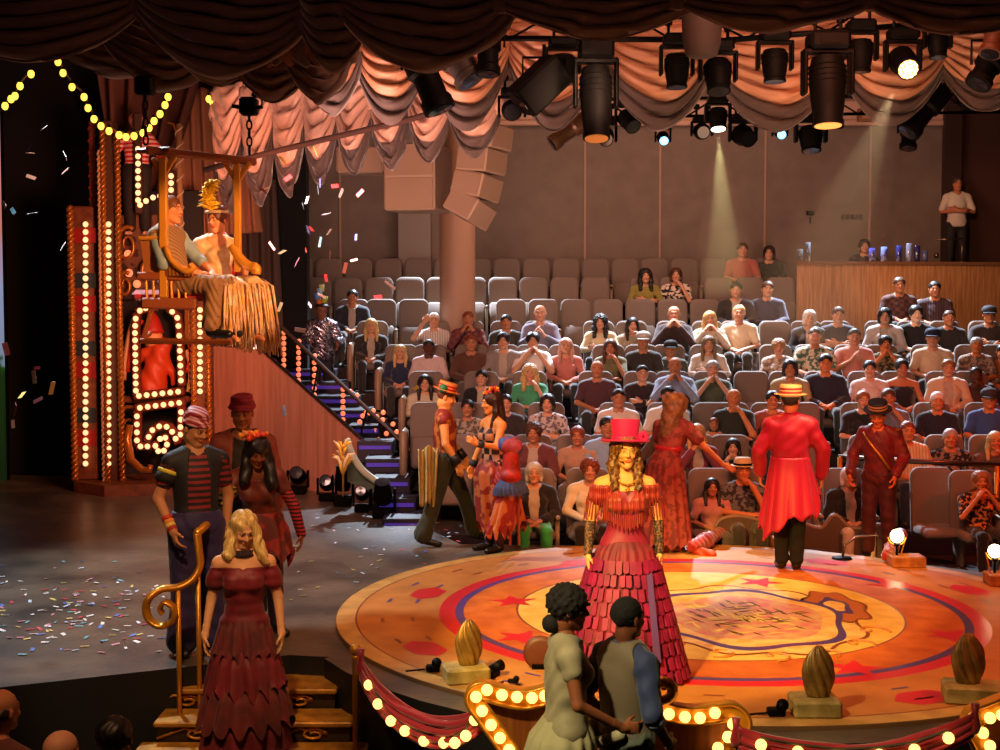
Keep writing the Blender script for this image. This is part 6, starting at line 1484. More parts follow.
# --- man in dark red band jacket, facing left-front
p=place(905,565,-.0); t=person('man in a dark red military band jacket and black striped boater at the right rim',(p.x,14.9,-.13),-.5,1.0)
J=mkpose(STAND,chest=(0,-.04,1.29),neck=(0,-.07,1.45),head=(0,-.11,1.61),elR=(-.29,-.02,1.15),wrR=(-.27,-.20,.96),elL=(.27,-.0,1.15),wrL=(.22,-.22,.97),yaw=.1,pitch=.35,curl=.7)
bodyo(t,J,False,'#d87040'); DR_=mat('dark_red_velvet','#7a0e14',.5,sheen=.1,pat='noise',col2='#4a0a0e',scale=7)
link('band_jacket',shirtmesh('band_jacket',J,DR_,False,1.9,.028,.065,h=.010,low=-.2,folds=.004),t); link('trousers',trousermesh('trousers',J,mat('dark_red_trousers','#4a0c0e',.7,sheen=.08),False,.024,1.95,h=.012),t); shoes(t,J,LEA)
b=MB(); b.tube([(-.16,-.10,1.42),(-.06,-.165,1.30),(.05,-.17,1.17),(.15,-.13,1.02)],.014,6); b.obj('gold_sash_cord',[GOLD],t,True)
for s_ in(-1,1): b=MB(); b.box((s_*.17,0,1.455),(.10,.11,.018),bev=.008); b.obj('epaulette',[GOLD],t)
boater(t,J,'#1c1412','#b87848'); link('hair',hairmesh('hair',J,mat('hair','#2a1810'),'crew',.008),t)
# --- man with tall striped hat, profile to the right
p=place(445,545,0); t=person('man in profile with a striped hat, sleeveless jerkin and pale cloth, by the aisle foot',p,PI*.5+.0,1.02)
J=mkpose(STAND,elR=(-.25,-.02,1.14),wrR=(-.24,-.16,.92),elL=(.25,-.04,1.14),wrL=(.22,-.22,.93),pitch=.3,knR=(-.11,.10,.52),anR=(-.11,.24,.12),toR=(-.11,.06,.03),knL=(.10,-.20,.54),anL=(.10,-.34,.14),toL=(.11,-.50,.05),curl=.6)
bodyo(t,J,False,'#d89858',w=1.05)
sdfobj('jerkin',t,lambda s:(torso(s,J,.022,False,1.05,False,0,True),s.cap(J['neck']+A3((0,-.02,.01)),J['neck']+A3((0,-.02,.2)),.07,.1,k=.004,op=-1),s.half(J['pel']+A3((0,0,-.03)),(0,0,-1))),mat('jerkin','#7a2018',.7,pat='floral',col2='#b06a28',scale=11),.010)
sdfobj('yellow_collar',t,lambda s:(s.cap(J['shL']*.85+A3((0,0,.22)),J['shR']*.85+A3((0,0,.22)),.075,.075,k=.02),s.cap(J['neck'],J['neck']+A3((0,0,.2)),.062,.08,k=.004,op=-1)),mat('collar','#b8983c',.7),.012)
link('trousers',trousermesh('trousers',J,mat('dark_green_trousers','#262a14',.8,sheen=.2),False,.03,1.95,h=.012,flare=.04),t); shoes(t,J,LEA)
V=[];Fc=[]
for j in range(25):
    for i in range(25): u=i/24;v=j/24; V.append((-.16-.02*math.sin(14*u),.05+.22*u*(1-.3*v)+.05*v,1.10-.62*v-.03*math.sin(9*u)))
for j in range(24):
    for i in range(24): a_=j*25+i; Fc.append((a_,a_+1,a_+26,a_+25))
for i in range(len(V)): V[i]=(V[i][0]-.05+.018*math.sin(V[i][1]*60),V[i][1],V[i][2])
o=link('hanging_cloth',mesh('hanging_cloth',V,Fc,mat('pale_stripe_cloth','#b8a468',.7,pat='stripesx',col2='#8a7a4c',scale=8)),t); md=o.modifiers.new('s','SOLIDIFY'); md.thickness=.015
for q in 'LR':
    b=MB(); w_=Vector(J['wr'+q]); e=Vector(J['el'+q]); d=(w_-e).normalized(); b.tube([w_-d*.12,w_-d*.01],[.052,.045],12); cf=b.obj('black_wrist_cuff',[mat('black_leather','#100e0c',.5)],t,True)
hh=boater(t,J,'#c87830','#b01c14','striped_hat',.07,1.0); b=MB(); b.ball(Vector(J['head'])+Vector((-.10,.03,.10)),.05,10); b.obj('green_rosette',[mat('rosette_green','#1c6a3c',.6)],hh,True)
link('hair',hairmesh('hair',J,mat('hair','#5a3018'),'crew',.008),t)
# --- woman with flower crown seen in profile to the left, holding a skirted puppet
p=place(493,551,0); t=person('woman in profile with orange flower crown, harlequin bodice and long dark hair',p,-PI*.5+.55,1.0)
J=mkpose(STAND,elR=(-.24,-.02,1.14),wrR=(-.23,-.14,.92),elL=(.27,-.12,1.18),wrL=(.24,-.34,1.22),hdL=(-.2,-.8,.5),pitch=.12,yaw=-.2,curl=.6)
bodyo(t,J,True,'#e09a58')
link('harlequin_bodice',shirtmesh('harlequin_bodice',J,mat('harlequin','#1a100e',.6,pat='check',col2='#c08a68',scale=13),True,0,.014,.07,h=.009,shoulder=False,folds=.001),t)
link('overskirt',skirtmesh('overskirt',mat('patchwork','#8a2420',.7,pat='floral',col2='#c06a3c',scale=9),[(1.02,.15,.13,0,0),(.88,.24,.22,0,.03),(.5,.24,.24,0,.08),(.28,.22,.26,0,.12)],12,.13,140,rag=.08,seed=3),t)
for q in(-1,1): sdfobj('bloomer',t,lambda s:(s.ell((q*.13,.02,.80),(.13,.15,.15))),mat('bloomer_rose','#8a2840',.7,pat='dstripes',col2='#b05068',scale=10),.012)
link('trousers',trousermesh('leggings',J,mat('plum_leggings','#3a1828',.8),True,.010,1.95,h=.012),t); shoes(t,J,LEA)
link('hair',hairmesh('hair',J,mat('hair','#2a100a',.45),'long',.008),t)
fc=thing('x','x','x') if False else None
b=MB(); rr=random.Random(4); hc=Vector(J['head'])
for i in range(26):
    a_=rr.uniform(0,2*PI); r=rr.uniform(.03,.09); c=hc+Vector((r*math.cos(a_),r*math.sin(a_)-.01,.11+rr.uniform(-.02,.04))); n_=Vector((rr.uniform(-1,1),rr.uniform(-1,1),rr.uniform(.3,1))).normalized()
    b.tube([c,c+n_*.025,c+n_*.055],[.008,.02,.003],5,m=i%3)
b.obj('flower_crown',[mat('petal_orange','#e05a18',.6),mat('petal_yellow','#e8a828',.6),mat('petal_red','#c02018',.6)],t,True)
for q in 'LR':
    b=MB(); w_=Vector(J['wr'+q]); e=Vector(J['el'+q]); d=(w_-e).normalized(); b.tube([w_-d*.07,w_-d*.0],[.040,.036],12); b.obj('blue_wristband',[mat('wristband','#2a3448',.6)],t,True)
# the puppet costume she carries
p0=at(511,470,14.05); t=thing('puppet_costume','small puppet costume with blue and pink turban, red bodice, blue net skirt, on two sticks','puppet',p0); t.scale=(.85,.85,.92)
sdfobj('turban',t,lambda s:(s.ell((-.06,0,.28),(.10,.10,.09)),s.ell((.04,0,.26),(.11,.10,.10)),s.cap((-.12,0,.34),(.05,-.03,.37),.03,.025,k=.03)),mat('turban_mix','#a04058',.6,pat='floral',col2='#3a4a90',scale=5),.012)
sdfobj('bodice',t,lambda s:(s.cap((0,0,.16),(0,0,-.10),.10,.13,k=.03),s.ell((0,-.05,-.06),(.13,.11,.08))),mat('puppet_red','#b8241c',.6,pat='noise',col2='#7a1c14',scale=8),.012)
link('net_skirt',skirtmesh('net_skirt',mat('blue_net','#3a4a78',.8),[(-.10,.13,.11,0,0),(-.2,.20,.17,0,0),(-.27,.21,.18,0,0)],24,.10,120,rag=.02,rows=6),t)
link('hanging_rags',skirtmesh('hanging_rags',mat('rags','#9a2c28',.7,pat='floral',col2='#c87848',scale=7),[(-.22,.12,.10,-.03,0),(-.5,.13,.11,-.09,0),(-.72,.14,.1,-.16,0)],9,.22,100,rag=.07,rows=8),t)
for x in(-.02,.09): b=MB(); b.tube([(x,0,-.2),(x+.01,0,-.86)],.018,6); b.obj('stick',[mat('stick','#9a4a2c',.6)],t)
# --- three performers left of the stair
def turban(t,J,m,name,big=1):
    R=Matrix(np.array(rotm(J['yaw'],J['pitch'],J['roll'])).tolist()); s=SDF(); c=J['head']; RR=rotm(J['yaw'],J['pitch'],J['roll'])
    for i in range(4): s.ell(c+RR@A3((0,.015,.045+.026*i)),(.098*big*(1-.07*i),.112*big*(1-.07*i),.028),RR,k=.008)
    V,Q=s.run(.007,lambda X,Y,Z:.003*np.sin(90*Z+20*X+10*Y)); return link(name,mesh(name,V,Q,m),t)
p=place(198,652,0); t=person('man in a striped cap, red-striped shirt and purple trousers at the curled rail',p,.45,1.075)
J=mkpose(STAND,elR=(-.27,-.0,1.14),wrR=(-.20,-.16,.92),hdR=(.1,-.5,-.8),elL=(.25,.05,1.13),wrL=(.22,.0,.90),yaw=.45,pitch=.35,curl=.7)
bodyo(t,J,False,'#b07850'); SB=mat('red_black_stripes','#7a1c20',.7,pat='stripes',col2='#180c10',scale=7)
link('striped_shirt',shirtmesh('striped_shirt',J,SB,False,.55,.016,.07,h=.008,vneck=.12,folds=.002),t)
sdfobj('black_vest',t,lambda s:(torso(s,J,.024,False,1,False),s.cap(J['pel']+A3((0,-.2,-.1)),J['neck']+A3((0,-.12,0)),.13,.07,k=.004,op=-1),s.cap(J['neck'],J['neck']+A3((0,0,.2)),.08,.1,k=.004,op=-1),s.half(J['pel'],(0,0,-1))),mat('black_vest','#100e14',.7),.009)
b=MB(); e=Vector(J['elR'])*.5+Vector(J['shR'])*.5
for q in 'R': b.tube([Vector(J['sh'+q]).lerp(Vector(J['el'+q]),.30),Vector(J['sh'+q]).lerp(Vector(J['el'+q]),.55)],[.080,.074],14)
b.obj('black_puff_sleeve',[mat('black_cloth','#0c0a0a',.8)],t,True); b=MB(); b.tube([Vector(J['shR']).lerp(Vector(J['elR']),.2),Vector(J['shR']).lerp(Vector(J['elR']),.3)],[.078,.082],14); b.obj('yellow_trim',[mat('yellow_trim','#c8b838',.6)],t,True)
w_=Vector(J['wrR']);e=Vector(J['elR']);d=(w_-e).normalized(); 
for k_,(f,c_) in enumerate(((.10,'#b83020'),(.07,'#e08a38'),(.04,'#d8b858'),(.012,'#a82818'))): b=MB(); b.tube([w_-d*(f+.025),w_-d*f],[.040-.001*k_]*2,14); b.obj('striped_wristband',[mat('wristband_c',c_,.6)],t,True)
link('trousers',trousermesh('trousers',J,mat('purple_trousers','#241a48',.7,sheen=.08),False,.035,1.97,h=.011,flare=.045),t); shoes(t,J,LEA)
turban(t,J,mat('striped_cap','#8a2430',.6,pat='dstripes',col2='#c89098',scale=9),'striped_cap',1.0); link('hair',hairmesh('hair',J,mat('hair','#1a100c'),'crew',.008),t)
p=place(240,640,0); p.y+=.55; p.x=at(243,450,p.y).x; t=person('smiling person in a ribbed maroon turban and rust coat standing behind the others',(p.x,p.y,0),.05,1.10)
J=mkpose(STAND,yaw=.05,pitch=.15); bodyo(t,J,False,'#a8683c')
link('shirt',shirtmesh('shirt',J,mat('dark_shirt','#2a1810',.8),False,1.8,.014,.08,h=.010,vneck=.12),t); link('rust_coat',shirtmesh('rust_coat',J,mat('rust_coat','#8a3a24',.7,sheen=.08),False,1.8,.032,.09,h=.010,opn=.05,low=-.2),t)
link('trousers',trousermesh('trousers',J,mat('dark_trousers','#241410',.8),False,.018),t); shoes(t,J,LEA); turban(t,J,mat('maroon_turban','#8a1c28',.7,pat='stripes',col2='#a83040',scale=12),'maroon_turban',1.08)
p=place(268,634,0); t=person('woman with an orange flower in long black hair, rust bodice and striped sleeve, leaning forward',(p.x-.05,p.y+.02,0),.1,1.0)
J=mkpose(STAND,chest=(-.02,-.10,1.24),neck=(-.03,-.17,1.39),head=(-.01,-.23,1.53),shL=(.14,-.13,1.32),shR=(-.19,-.13,1.31),elL=(.27,-.12,1.08),wrL=(.33,-.10,.84),elR=(-.27,-.28,1.14),wrR=(-.22,-.40,.92),yaw=.25,pitch=.35,toL=(.20,-.14,.03),knR=(-.1,-.1,.5))
bodyo(t,J,True,'#7a4428'); link('bodice',shirtmesh('bodice',J,mat('rust_bodice','#7a2a18',.6,pat='noise',col2='#4a1610',scale=6,sheen=.08),True,.4,.018,.09,h=.009,vneck=.1),t)
sdfobj('striped_sleeve',t,lambda s:(s.cap(J['shL']+(J['elL']-J['shL'])*.35,J['elL'],.052,.048,k=.01),s.cap(J['elL'],J['wrL'],.048,.040,k=.01)),mat('sleeve_stripes','#a81c28',.6,pat='stripes',col2='#2a1014',scale=10),.008)
sdfobj('yellow_sleeve',t,lambda s:(s.cap(J['shR']+(J['elR']-J['shR'])*.4,J['elR'],.060,.062,k=.01)),mat('sleeve_yellow','#b89a30',.6,pat='stripes',col2='#3a2410',scale=8),.008)
b=MB(); b.tube([Vector(J['wrR'])+Vector((-.03,0,.05)),Vector(J['wrR'])+Vector((.0,-.03,.0))],[.05,.045],12); b.obj('gold_cuff',[GOLD],t,True)
link('ragged_skirt',skirtmesh('ragged_skirt',mat('rust_rag','#8a2018',.7,pat='floral',col2='#5a1810',scale=8),[(1.02,.15,.13,0,-.03),(.88,.21,.19,0,0),(.62,.25,.23,0,0)],11,.12,110,rag=.07,seed=12,rows=8),t)
link('boots',trousermesh('boots',J,mat('dark_boots','#1c1420',.5),True,.016,1.97,h=.012,top=-.30),t); shoes(t,J,LEA)
sdfobj('hair',t,lambda s:(s.ell(J['head']+A3((0,.005,.045)),(.102,.118,.105)),s.cap(J['head']+A3((.07,.03,0)),J['head']+A3((.12,-.03,-.25)),.055,.05,k=.03),s.cap(J['head']+A3((-.07,.03,0)),J['head']+A3((-.10,-.02,-.22)),.05,.05,k=.03),s.ell(J['head']+rotm(.25,.35)@A3((0,-.12,-.055)),(.060,.07,.085),rotm(.25,.35),op=-1,k=.01)),mat('hair','#140c0a',.5),.009,lambda X,Y,Z:.010*np.sin(42*X)*np.sin(42*Y)*np.sin(42*Z))
b=MB(); hc=Vector(J['head'])+Vector((-.03,-.02,.12)); rr=random.Random(9)
for i in range(44):
    a_=rr.uniform(0,2*PI); r=rr.uniform(0,.085); c=hc+Vector((r*math.cos(a_),r*math.sin(a_)-.02,rr.uniform(-.02,.03))); n_=Vector((rr.uniform(-1,1),rr.uniform(-1,.4),rr.uniform(.2,1))).normalized(); b.tube([c,c+n_*.025,c+n_*.055],[.010,.028,.006],6,m=i%2)
b.obj('orange_flower',[mat('petal_coral','#e04828',.6),mat('petal_orange','#e88a28',.6)],t,True)
# --- blonde woman coming down the golden stair
p=gz(246,757,-.45); t=person('blonde woman in an off-shoulder dark red tiered gown coming down the golden stair',p,.12,.985)
J=mkpose(STAND,elL=(.235,.02,1.14),elR=(-.23,.02,1.14),wrL=(.26,-.05,.90),wrR=(-.27,-.06,.90),yaw=.35,pitch=.38,knL=(.1,-.1,.52),roll=.05,curl=.4)
bodyo(t,J,True,'#d8a070'); GW=mat('dark_red_gown','#7a1420',.6,sheen=.08,pat='noise',col2='#5a0e16',scale=6)
sdfobj('bodice',t,lambda s:(torso(s,J,.015,True,1,True),[s.cap(J['sh'+q]+(J['el'+q]-J['sh'+q])*.25,J['sh'+q]+(J['el'+q]-J['sh'+q])*.5,.064,.072,k=.01) for q in 'LR'],s.half(J['chest']+A3((0,0,.075)),(0,0,1)),s.cap(J['chest']+A3((0,-.13,.10)),J['chest']+A3((0,-.14,.03)),.06,.01,op=-1,k=.004)),GW,.008,lambda X,Y,Z:.002*np.sin(80*Z))
G2=mat('tier_red','#6a1a18',.75,sheen=.08,pat='noise',col2='#4a1210',scale=8)
for i,(z0,z1,r0,r1) in enumerate(((1.04,.74,.13,.23),(.80,.50,.21,.28),(.56,.26,.25,.33),(.33,.06,.27,.31))):
    link('skirt_tier',skirtmesh('skirt_tier',[G2,GW][i%2],[(z0,r0,r0*.85,0,0),(z0-.1,r0+(r1-r0)*.5,(r0+(r1-r0)*.5)*.88,0,0),(z1,r1,r1*.9,0,0)],17-i,.075,150,rag=.045,seed=20+i,rows=8),t)
sdfobj('hair',t,lambda s:(s.ell(J['head']+A3((0,.02,.04)),(.098,.115,.10)),s.cap(J['head']+A3((-.07,.02,0)),J['head']+A3((-.10,-.02,-.17)),.05,.05,k=.03),s.cap(J['head']+A3((.08,.0,0)),J['head']+A3((.13,-.03,-.19)),.04,.035,k=.03),s.cap(J['head']+A3((.13,-.03,-.19)),J['head']+A3((.17,-.04,-.23)),.035,.02,k=.03),s.cap(J['head']+A3((0,.08,0)),J['head']+A3((0,.10,-.2)),.09,.08,k=.03),s.ell(J['head']+rotm(.35,.38)@A3((0,-.12,-.05)),(.062,.07,.09),rotm(.35,.38),op=-1,k=.01)),mat('blonde_hair','#e0c47c',.4,pat='strand',col2='#b8924c',scale=60),.007,lambda X,Y,Z:.006*np.sin(75*X+60*Y+2.5*np.sin(30*Z)))
b=MB()
for i in range(30): a_=2*PI*i/30; b.tube([(.062*math.cos(a_),.0+.058*math.sin(a_),1.49),(.080*math.cos(a_),-.01+.075*math.sin(a_),1.45)],.010,5)
b.obj('dark_choker',[mat('choker','#2a1418',.8)],t,True); shoes(t,J,mat('red_shoes','#5a1418',.5))
# --- couple walking in the pit
def pit(px,ptop,Y,h): a=at(px,ptop,Y); return (a.x,Y,a.z-h)
t=person('dark-haired woman in a pale dress walking right in the pit, holding her partner\'s arm',pit(566,592,7.6,1.73),PI*.5+.1,1.0)
J=mkpose(STAND,elL=(.24,-.02,1.14),wrL=(.20,-.26,.98),elR=(-.26,-.03,1.15),wrR=(-.18,-.30,.99),hdR=(0,-1,.0),knL=(.1,-.16,.5),anL=(.1,-.18,.09),toL=(.1,-.36,.03),knR=(-.1,.05,.5),anR=(-.1,.26,.14),toR=(-.1,.10,.03),curl=.8,pitch=.1)
bodyo(t,J,True,'#8a5030'); PD=mat('pale_dress','#a89c7c',.7,sheen=.08,pat='noise',col2='#8e8464',scale=7)
link('bodice',shirtmesh('bodice',J,PD,True,.3,.018,.075,h=.009,folds=.004),t); link('skirt',skirtmesh('skirt',mat('pale_skirt','#a8a078',.75,sheen=.08),[(1.03,.135,.115,0,0),(.90,.20,.19,0,.02),(.5,.27,.28,0,.05),(.10,.33,.36,0,.07)],13,.07,140,seed=5,rag=.02),t)
link('hair',hairmesh('hair',J,mat('hair','#140e0a',.85),'curly',.009),t); b=MB(); b.ball((0,.085,1.55),.055,10); b.obj('neck_curls',[mat('hair','#140e0a',.85)],t,True); b=MB(); b.tube([Vector(J['head'])+Vector(v) for v in ((-.05,-.09,.03),(0,-.115,.02),(.05,-.09,.03))],.009,6); b.obj('dark_glasses',[BLK],t); shoes(t,J,LEA)
t=person('man in tan waistcoat and dark blue rolled-sleeve shirt walking in the pit, seen from behind',pit(626,597,7.75,1.76),PI*.72,1.0)
J=mkpose(STAND,elL=(.26,.10,1.15),wrL=(.24,-.04,.93),elR=(-.27,.06,1.14),wrR=(-.22,-.12,.94),hdR=(.2,-.8,-.5),knL=(.1,-.14,.5),anL=(.1,-.16,.09),toL=(.1,-.34,.03),anR=(-.1,.22,.14),toR=(-.1,.06,.03),curl=.8)
bodyo(t,J,False,'#6a3c24'); link('shirt',shirtmesh('shirt',J,mat('blue_shirt','#26345e',.75,sheen=.2),False,1.15,.020,.07,h=.009,folds=.005),t)
for q in 'LR': b=MB(); e=Vector(J['el'+q]); w_=Vector(J['wr'+q]); b.tube([e.lerp(w_,.08),e.lerp(w_,.30)],[.060,.058],12); b.obj('rolled_cuff',[mat('cuff_blue','#7a88a0',.7)],t,True)
sdfobj('waistcoat',t,lambda s:(torso(s,J,.032,False,1,False),[s.cap(J['sh'+q]*1.05,J['el'+q],.078,.07,op=-1,k=.01) for q in 'LR'],s.cap(J['neck'],J['neck']+A3((0,0,.2)),.07,.1,k=.004,op=-1),s.half(J['pel']+A3((0,0,.02)),(0,0,-1))),mat('tan_waistcoat','#6a5c48',.7,sheen=.2),.010)
sdfobj('apron_ties',t,lambda s:(s.cap((.15,.05,1.0),(.30,.25,.86),.05,.035),s.cap((-.1,.14,1.0),(.10,.22,.90),.035,.03)),mat('pale_tie','#a09878',.7),.012)
link('trousers',trousermesh('trousers',J,mat('grey_trousers','#5a6258',.8),False,.026,1.95,h=.012),t); shoes(t,J,LEA); link('hair',hairmesh('hair',J,mat('hair','#0e0a08',.9),'crew',.008),t)
# --- couple on the swing
a=at(178,299,SY+.20); t=person('fair-haired man in waistcoat and pale blue shirt seated on the flying swing, facing his partner',(a.x,a.y,a.z-.37),1.2,1.0)
J=mkpose(SIT,elR=(-.24,-.02,.68),wrR=(-.02,-.22,.60),hdR=(.8,-.5,0),elL=(.26,-.04,.74),wrL=(.20,-.24,.60),yaw=.1,pitch=.05,knL=(.12,-.44,.50),knR=(-.09,-.44,.50),anL=(.13,-.36,.12),anR=(-.06,-.38,.12),toL=(.15,-.54,.06),toR=(-.05,-.56,.06))
bodyo(t,J,False,'#e09060'); link('shirt',shirtmesh('shirt',J,mat('pale_blue_shirt','#90a4a8',.7),False,1.25,.018,.07,h=.009,folds=.004),t)
sdfobj('waistcoat',t,lambda s:(torso(s,J,.028,False,1,False),s.cap(J['neck'],J['neck']+A3((0,0,.2)),.075,.1,k=.004,op=-1),s.half(J['pel']+A3((0,0,-.02)),(0,0,-1))),mat('herringbone','#a07850',.8,pat='dstripes',col2='#7a5838',scale=14),.009)
link('trousers',trousermesh('trousers',J,mat('tan_trousers','#8a6440',.8),False,.024,1.93,h=.010,folds=.005,flare=.02),t); shoes(t,J,LEA); link('hair',hairmesh('hair',J,mat('ginger_hair','#6a3814',.5),'short',.008),t)
a=at(221,299,SY+.58); t=person('woman with a yellow feather headdress and cream fringed dress seated on the swing',(a.x,a.y,a.z-.39),.65,.96)
J=mkpose(SIT,elR=(-.24,-.02,.69),wrR=(-.10,-.22,.60),elL=(.25,-.02,.69),wrL=(.14,-.22,.58),yaw=-1.1,pitch=.1)
bodyo(t,J,True,'#e89868',lip=(.9,.3,.28)); CD_=mat('cream_dress','#e8c898',.6,sheen=.08,pat='noise',col2='#c89050',scale=12)
sdfobj('dress_bodice',t,lambda s:(torso(s,J,.016,True,1,True),[s.cap(J['sh'+q],J['sh'+q]+(J['el'+q]-J['sh'+q])*.25,.06,.06,k=.02) for q in 'LR'],s.cap(J['neck']+A3((0,-.05,.0)),J['neck']+A3((0,-.05,.2)),.09,.12,k=.004,op=-1),s.cap(J['chest']+A3((0,-.12,.12)),J['chest']+A3((0,-.14,.05)),.06,.02,k=.004,op=-1)),CD_,.008,lambda X,Y,Z:.002*np.sin(90*Z)*np.sin(70*X))
link('skirt_lap',trousermesh('skirt_lap',J,CD_,True,.045,1.15,h=.012),t)
b=MB(); rr=random.Random(6)
for i in range(150):
    u=rr.random(); x=-.22+.46*u; y=-.50+rr.uniform(-.04,.07); L=.50+rr.uniform(-.07,.10)+.12*u; z0=.56+rr.uniform(-.02,.02)
    sw_=.12*u; b.tube([(x,y+.16,z0+.03),(x+sw_*.2,y-.02,z0-.04),(x+sw_*.6+rr.uniform(-.02,.02),y-.02+rr.uniform(-.02,.02),z0-L*.5),(x+sw_+rr.uniform(-.03,.03),y,z0-L)],[.012,.013,.012,.007],4)
b.obj('long_fringe',[mat('fringe_cream','#e8c8a8',.6,pat='noise',col2='#d09850',scale=12)],t,True)
link('hair',hairmesh('hair',J,mat('auburn_hair','#6a3018',.5),'bun',.008),t)
b=MB(); b.tube([Vector(J['head'])+Vector((.095*math.cos(a_),.01+.11*math.sin(a_),.075)) for a_ in [2*PI*i/20 for i in range(20)]],.016,6,closed=True); b.obj('headband',[mat('headband','#d8b890',.5)],t,True)
b=MB(); hc=Vector(J['head'])+Vector((-.06,-.02,.08))
for i in range(90):
    v=i/90; c=hc+Vector((-.02-.03*math.sin(v*3),0,.27*v)); a_=rr.uniform(-1,1); r=.13*(1-.35*v)*(1-.3*abs(a_)); b.tube([c,c+Vector((r*a_*.8+.02*v,rr.uniform(-.04,.04),.03)),c+Vector((r*a_*1.3+.04*v,rr.uniform(-.05,.05),.02))],[.012,.014,.003],4)
b.obj('yellow_feathers',[mat('yellow_feather','#e8b418',.6)],t,True)
# --- silver performer on the aisle, operator and standing man at the back
a=at(322,362,21.4); t=person('performer in glittering silver costume with a colourful tall hat on the upper aisle',(a.x,a.y,FL[4]-.0),.3,1.0)
J=mkpose(STAND,elR=(-.3,-.05,1.15),wrR=(-.22,-.22,1.2),elL=(.28,-.05,1.15),wrL=(.2,-.25,1.15),pitch=.3); link('body',bodymesh('body',J,False,.016,.01,m=skin('#8a5a48')),t)
link('silver_jacket',shirtmesh('silver_jacket',J,mat('sequin_silver','#a8a4b0',.25,.8,pat='floral',col2='#5a5468',scale=30),False,1.9,.035,.07,h=.014,folds=.012),t); link('trousers',trousermesh('trousers',J,mat('black_trousers','#14121a',.8),False,.02),t); shoes(t,J,LEA)
hc=Vector(J['head']); b=MB(); b.lathe([(.14,.06),(.10,.08),(.09,.10)],hc,18); b.obj('hat_brim',[mat('hat_black','#14141c',.6)],t,True)
for i,(dx,dz,c_) in enumerate(((-.05,.13,'#c86a28'),(-.09,.22,'#4a8ad0'),(-.04,.30,'#90c0e8'),(.06,.18,'#a8c840'),(.0,.36,'#d0d890'))):
    b=MB(); b.tube([hc+Vector((dx*.6,0,dz-.06)),hc+Vector((dx,0,dz+.05))],[.04,.045],10); b.obj('hat_tube',[mat('hat_tube',c_,.4)],t,True)
spectator(200,0,0,8,0,'short',K,5,'cross','tee','#c0a890','standing man in a pale polo shirt with crossed arms in the dark doorway at the right',loc=(0,-50,0),sc=1) if False else None
a=at(957,207,24.8); J=mkpose(STAND,elL=(.27,-.03,1.16),elR=(-.27,-.03,1.16),wrL=(-.03,-.17,1.19),wrR=(.03,-.20,1.16),hdL=(-.95,.1,.1),hdR=(.95,.1,.05),hnL=(0,1,0),hnR=(0,1,0))
t=person('standing man in a pale polo shirt, arms crossed, in the dark corner behind the counter',(a.x,24.8,a.z-1.30),-.1,1.05); link('body',bodymesh('body',J,False,.014,m=skin('#b06a48')),t); link('polo_shirt',shirtmesh('polo_shirt',J,mat('cloth','#c8b8a8',.85),False,.8,.022,.075,h=.013,vneck=.07,low=-.06,folds=.001),t); link('trousers',trousermesh('trousers',J,mat('dark_trousers2','#1a1414',.8)),t); shoes(t,J,LEA); link('hair',hairmesh('hair',J,mat('hair','#3a2a20'),'crew'),t)
t=spectator(201,0,0,8,1,'bob',K,1,'lap','short','#2a2024','operator with dark hair sitting behind the wooden counter',loc=(at(865,246,24.85).x,24.85,at(865,246,24.85).z-1.165),sc=1.0,rz=-.1)
# --- ringside front row
def front(px,py,Y,*a,**kw):
    c=at(px,py,Y); sc_=kw.pop('sc',(c.z-FL[0])/1.165); t=spectator(300+px,0,0,0,*a,loc=(c.x,Y-.06,FL[0] if 'z' not in kw else kw['z']),sc=sc_,rz=kw.get('rz',0),tc=kw.get('tc')); return t
def chair(px,Y,lab,rz=0): c=at(px,500,Y); return seat(c.x,Y,FL[0],0,lab,None,True,False,rz)
Y0=15.45
chair(534,Y0,'armchair under the woman in green trousers'); front(534,473,Y0,1,'bob','#b8b0a0',1,'lap','jacket','#161416','woman with short grey hair in a black blazer and bright green trousers, front row',tc='#2fa84c')
chair(589,Y0,'pale white armchair beside the singer'); front(590,470,Y0,1,'curly','#7a3a1c',1,'lap','long','#d8d0b0','woman with auburn hair in a white blouse on the pale armchair, front row',tc='#141214')
chair(713,Y0,'tan armchair with the small girl'); front(712,487,Y0,1,'long',K,2,'lap','short','#c88a80','small girl with dark hair and pink top in the tan armchair, front row',sc=.80)
chair(745,Y0+.05,'armchair under the man in the straw fedora'); t=front(743,470,Y0+.05,0,'crew',BR,5,'chin','floral','#6a6a68/#2a2c30','man in a straw fedora and patterned grey shirt, hand at his face, front row')
b=MB(); b.lathe([(.150,.0),(.152,.006),(.10,.012),(.10,.0)],A3(HJ['head'])+A3((0,.01,.05)),22); b.lathe([(.10,.0),(.098,.05),(.08,.10),(.001,.095)],A3(HJ['head'])+A3((0,.01,.05)),22); f_=b.obj('fedora',[mat('straw','#c8a878',.7)],t,True)
b=MB(); b.lathe([(.102,.008),(.102,.035)],A3(HJ['head'])+A3((0,.01,.05)),22); b.obj('dark_band',[BLK2],f_,True)
chair(850,Y0,'armchair behind the scalloped barrier on the right'); front(849,486,Y0,1,'bob',W0,1,'lap','jacket','#100e10','white-haired woman with glasses in a black cardigan over a lettered white shirt, front row',tc='#c8b8a8',sc=.9)
chair(978,Y0-.2,'armchair at the far right of the front row'); front(980,481,Y0-.2,1,'bob','#9a6a40',5,'mouth','floral','#1c1412/#c87838','woman in an orange and black floral blouse with hands clasped at her mouth, front row',tc='#0e0c0e')
chair(938,Y0+.1,'empty armchair left of the woman in floral'); chair(795,Y0+.1,'empty armchair behind the red-coated man'); chair(668,Y0+.1,'armchair hidden behind the long-haired dancer')
